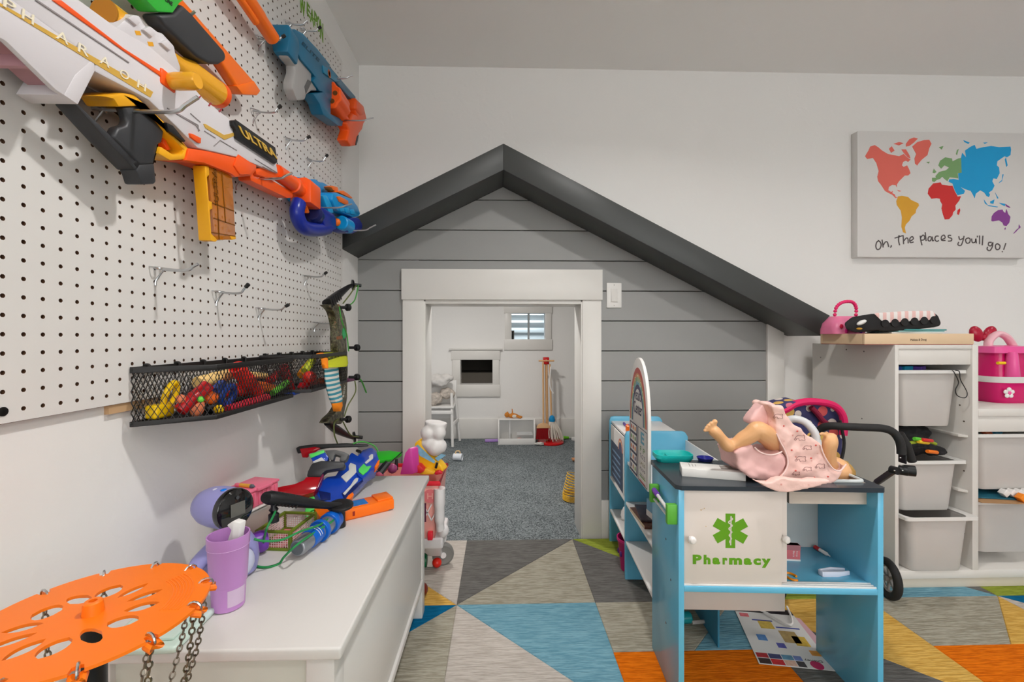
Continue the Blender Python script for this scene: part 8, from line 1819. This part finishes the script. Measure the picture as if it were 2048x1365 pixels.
# ================================================================== WORLD MAP CANVAS
cv0, cv1 = onY(1715, 262, 2.052), onY(2056, 516, 2.052)
CVY = 2.052
cnv = thing('canvas_print', 'white canvas print of a coloured world map with handwriting', 'canvas print', ((cv0.x + cv1.x) / 2, CVY, cv1.z))
MB().b2((cv0.x, CVY, cv1.z), (cv1.x, YB - 0.001, cv0.z)).build('canvas', M('canvas_white', (226, 223, 220), 0.6, var=0.02, bump=0.12, bscale=700), cnv, bevel=0.002)
F11 = (1680, 240, 4.402)
def mpx(x, y, dy=0.0006): return onY(F11[0] + x / F11[2], F11[1] + y / F11[2], CVY - dy)
LAND = [('coral', (236, 112, 98), [
    [(220, 320), (250, 270), (265, 235), (305, 222), (335, 240), (370, 270), (420, 300), (470, 310), (520, 320), (560, 300), (590, 330), (620, 350), (600, 370), (580, 360), (555, 370), (545, 400), (560, 415), (590, 400), (610, 440), (620, 470), (600, 490), (570, 490), (540, 520), (520, 540), (500, 570), (500, 595), (490, 575), (460, 572), (430, 590), (425, 620), (450, 635), (465, 625), (460, 645), (480, 655), (490, 680), (510, 680), (490, 690), (460, 660), (420, 640), (395, 625), (360, 570), (335, 540), (328, 500), (340, 450), (320, 380), (290, 335), (240, 345)],
    [(635, 235), (680, 195), (740, 178), (785, 175), (805, 210), (785, 250), (770, 310), (720, 350), (690, 385), (680, 402), (660, 385), (655, 340), (670, 300)],
    [(580, 210), (610, 170), (650, 155), (685, 165), (650, 200), (610, 230), (580, 235)], [(430, 255), (455, 232), (480, 270), (450, 290)], [(540, 260), (580, 260), (610, 310), (620, 340), (595, 330), (560, 290)], [(470, 210), (520, 195), (560, 205), (520, 225)], [(500, 615), (540, 628), (520, 632)]]),
    ('amber', (226, 166, 44), [[(510, 675), (545, 668), (600, 680), (625, 705), (690, 735), (695, 755), (670, 790), (665, 820), (630, 850), (610, 890), (580, 920), (570, 950), (580, 1000), (555, 990), (540, 940), (545, 860), (535, 800), (500, 750), (495, 715)]]),
    ('sage', (126, 168, 110), [[(810, 510), (845, 510), (840, 495), (870, 460), (900, 450), (930, 445), (960, 420), (920, 400), (890, 430), (865, 400), (880, 360), (925, 330), (985, 340), (990, 365), (1040, 340), (1065, 335), (1070, 465), (1035, 470), (1040, 515), (1000, 510), (965, 505), (945, 540), (920, 520), (900, 500), (880, 520), (850, 530), (830, 548), (810, 540)], [(825, 430), (850, 460), (830, 470), (815, 465)], [(760, 370), (790, 368), (780, 385)], [(1020, 300), (1030, 265), (1045, 255), (1030, 310)], [(870, 240), (910, 230), (895, 262)]]),
    ('crimson', (216, 44, 44), [[(820, 560), (885, 550), (895, 570), (960, 580), (990, 580), (1010, 630), (1035, 675), (1065, 672), (1050, 710), (1015, 755), (1018, 790), (995, 815), (990, 840), (960, 875), (922, 878), (905, 830), (893, 780), (900, 745), (882, 715), (880, 695), (850, 690), (805, 695), (772, 650), (780, 605)], [(1030, 830), (1035, 795), (1055, 778), (1058, 800), (1045, 838)]]),
    ('azure', (6, 162, 222), [[(1065, 335), (1075, 290), (1110, 330), (1100, 270), (1150, 235), (1185, 220), (1200, 255), (1260, 240), (1330, 230), (1400, 240), (1500, 235), (1505, 260), (1500, 310), (1470, 330), (1450, 320), (1420, 340), (1385, 365), (1380, 400), (1400, 420), (1405, 470), (1380, 520), (1350, 515), (1340, 540), (1360, 580), (1340, 620), (1310, 640), (1320, 660), (1310, 680), (1290, 670), (1270, 640), (1235, 620), (1195, 650), (1185, 690), (1165, 650), (1150, 625), (1100, 610), (1060, 590), (1100, 625), (1090, 650), (1035, 665), (1010, 620), (990, 560), (955, 545), (960, 525), (1000, 520), (1045, 530), (1040, 470), (1070, 465)], [(1265, 700), (1300, 750), (1390, 765), (1385, 770), (1310, 760), (1275, 735)], [(1320, 720), (1360, 700), (1350, 740), (1325, 735)], [(1440, 480), (1425, 540), (1395, 560), (1405, 545), (1425, 530), (1430, 480)], [(1450, 350), (1460, 330), (1475, 400), (1465, 415)], [(1365, 640), (1395, 690), (1385, 695)], [(1400, 730), (1455, 740), (1450, 760), (1420, 745)], [(1085, 178), (1140, 200), (1130, 212), (1095, 195)], [(1260, 200), (1300, 198), (1275, 212)]]),
    ('violet', (140, 66, 150), [[(1335, 850), (1355, 820), (1390, 795), (1430, 790), (1440, 810), (1455, 820), (1465, 785), (1480, 830), (1500, 855), (1490, 905), (1465, 935), (1440, 930), (1430, 905), (1400, 885), (1345, 895), (1332, 890)], [(1455, 945), (1460, 965), (1445, 965)], [(1525, 1000), (1560, 960), (1575, 955), (1550, 985), (1530, 1002)], [(1575, 920), (1590, 945), (1570, 965), (1572, 945)], [(1455, 740), (1500, 770), (1490, 775), (1460, 760)]])]
for nm, cl, polys in LAND:
    for k, pl_ in enumerate(polys):
        MB().prism([mpx(x, y, 0.0002) for x, y in pl_], (0, -0.0006, 0)).build('map_' + nm, M('map_' + nm, cl, 0.6, var=0.03), cnv, smooth=0)
HW = [[(345, 1065), (325, 1075), (315, 1110), (325, 1140), (350, 1135), (362, 1100), (350, 1072), (332, 1062)], [(370, 1055), (380, 1125)], [(380, 1105), (400, 1075), (418, 1080), (428, 1120)], [(448, 1105), (452, 1112), (442, 1125)],
      [(480, 1042), (550, 1020)], [(520, 1015), (515, 1060), (525, 1105)], [(555, 1015), (560, 1095)], [(562, 1065), (585, 1040), (598, 1050), (600, 1088)], [(618, 1068), (645, 1048), (636, 1028), (615, 1045), (618, 1080), (648, 1075)],
      [(705, 1020), (712, 1065), (722, 1105)], [(708, 1040), (730, 1015), (745, 1030), (740, 1055), (715, 1060)], [(750, 990), (758, 1068)], [(800, 1030), (780, 1032), (775, 1060), (795, 1065), (810, 1030), (815, 1065), (825, 1060)], [(868, 1025), (845, 1025), (835, 1050), (850, 1070), (870, 1062)], [(893, 1055), (925, 1040), (915, 1015), (893, 1030), (895, 1060), (928, 1062)], [(978, 1018), (955, 1018), (955, 1035), (982, 1045), (978, 1065), (950, 1068)],
      [(1045, 1025), (1055, 1055), (1080, 1045)], [(1092, 1022), (1082, 1065), (1065, 1105), (1038, 1100), (1045, 1075)], [(1125, 1040), (1105, 1055), (1115, 1085), (1140, 1080), (1145, 1050), (1125, 1038)], [(1158, 1045), (1165, 1080), (1190, 1075), (1195, 1045), (1200, 1088)], [(1210, 1020), (1208, 1035)], [(1228, 1018), (1228, 1095)], [(1258, 1020), (1252, 1105)],
      [(1335, 1080), (1310, 1080), (1308, 1105), (1330, 1108), (1345, 1080), (1340, 1120), (1318, 1152), (1295, 1140), (1300, 1118)], [(1385, 1090), (1368, 1105), (1375, 1140), (1400, 1138), (1408, 1108), (1385, 1090)], [(1460, 1085), (1440, 1145)], [(1432, 1158), (1426, 1164)]]
o0 = mpx(0, 0, 0.0003); kx = (mpx(1000, 0, 0.0003) - o0).x / 1000; kz = (mpx(0, 1000, 0.0003) - o0).z / 1000
for st_ in HW:
    pts = [mpx(x, y, 0.0003) for x, y in st_]
    strokes_mb([[(p_.x, p_.z) for p_ in pts]], (0, CVY - 0.0003, 0), (1, 0, 0), (0, 0, 1), 0.0058, 0.0005).build('pen_stroke', M('charcoal_ink', (92, 84, 84), 0.6), cnv, smooth=0)
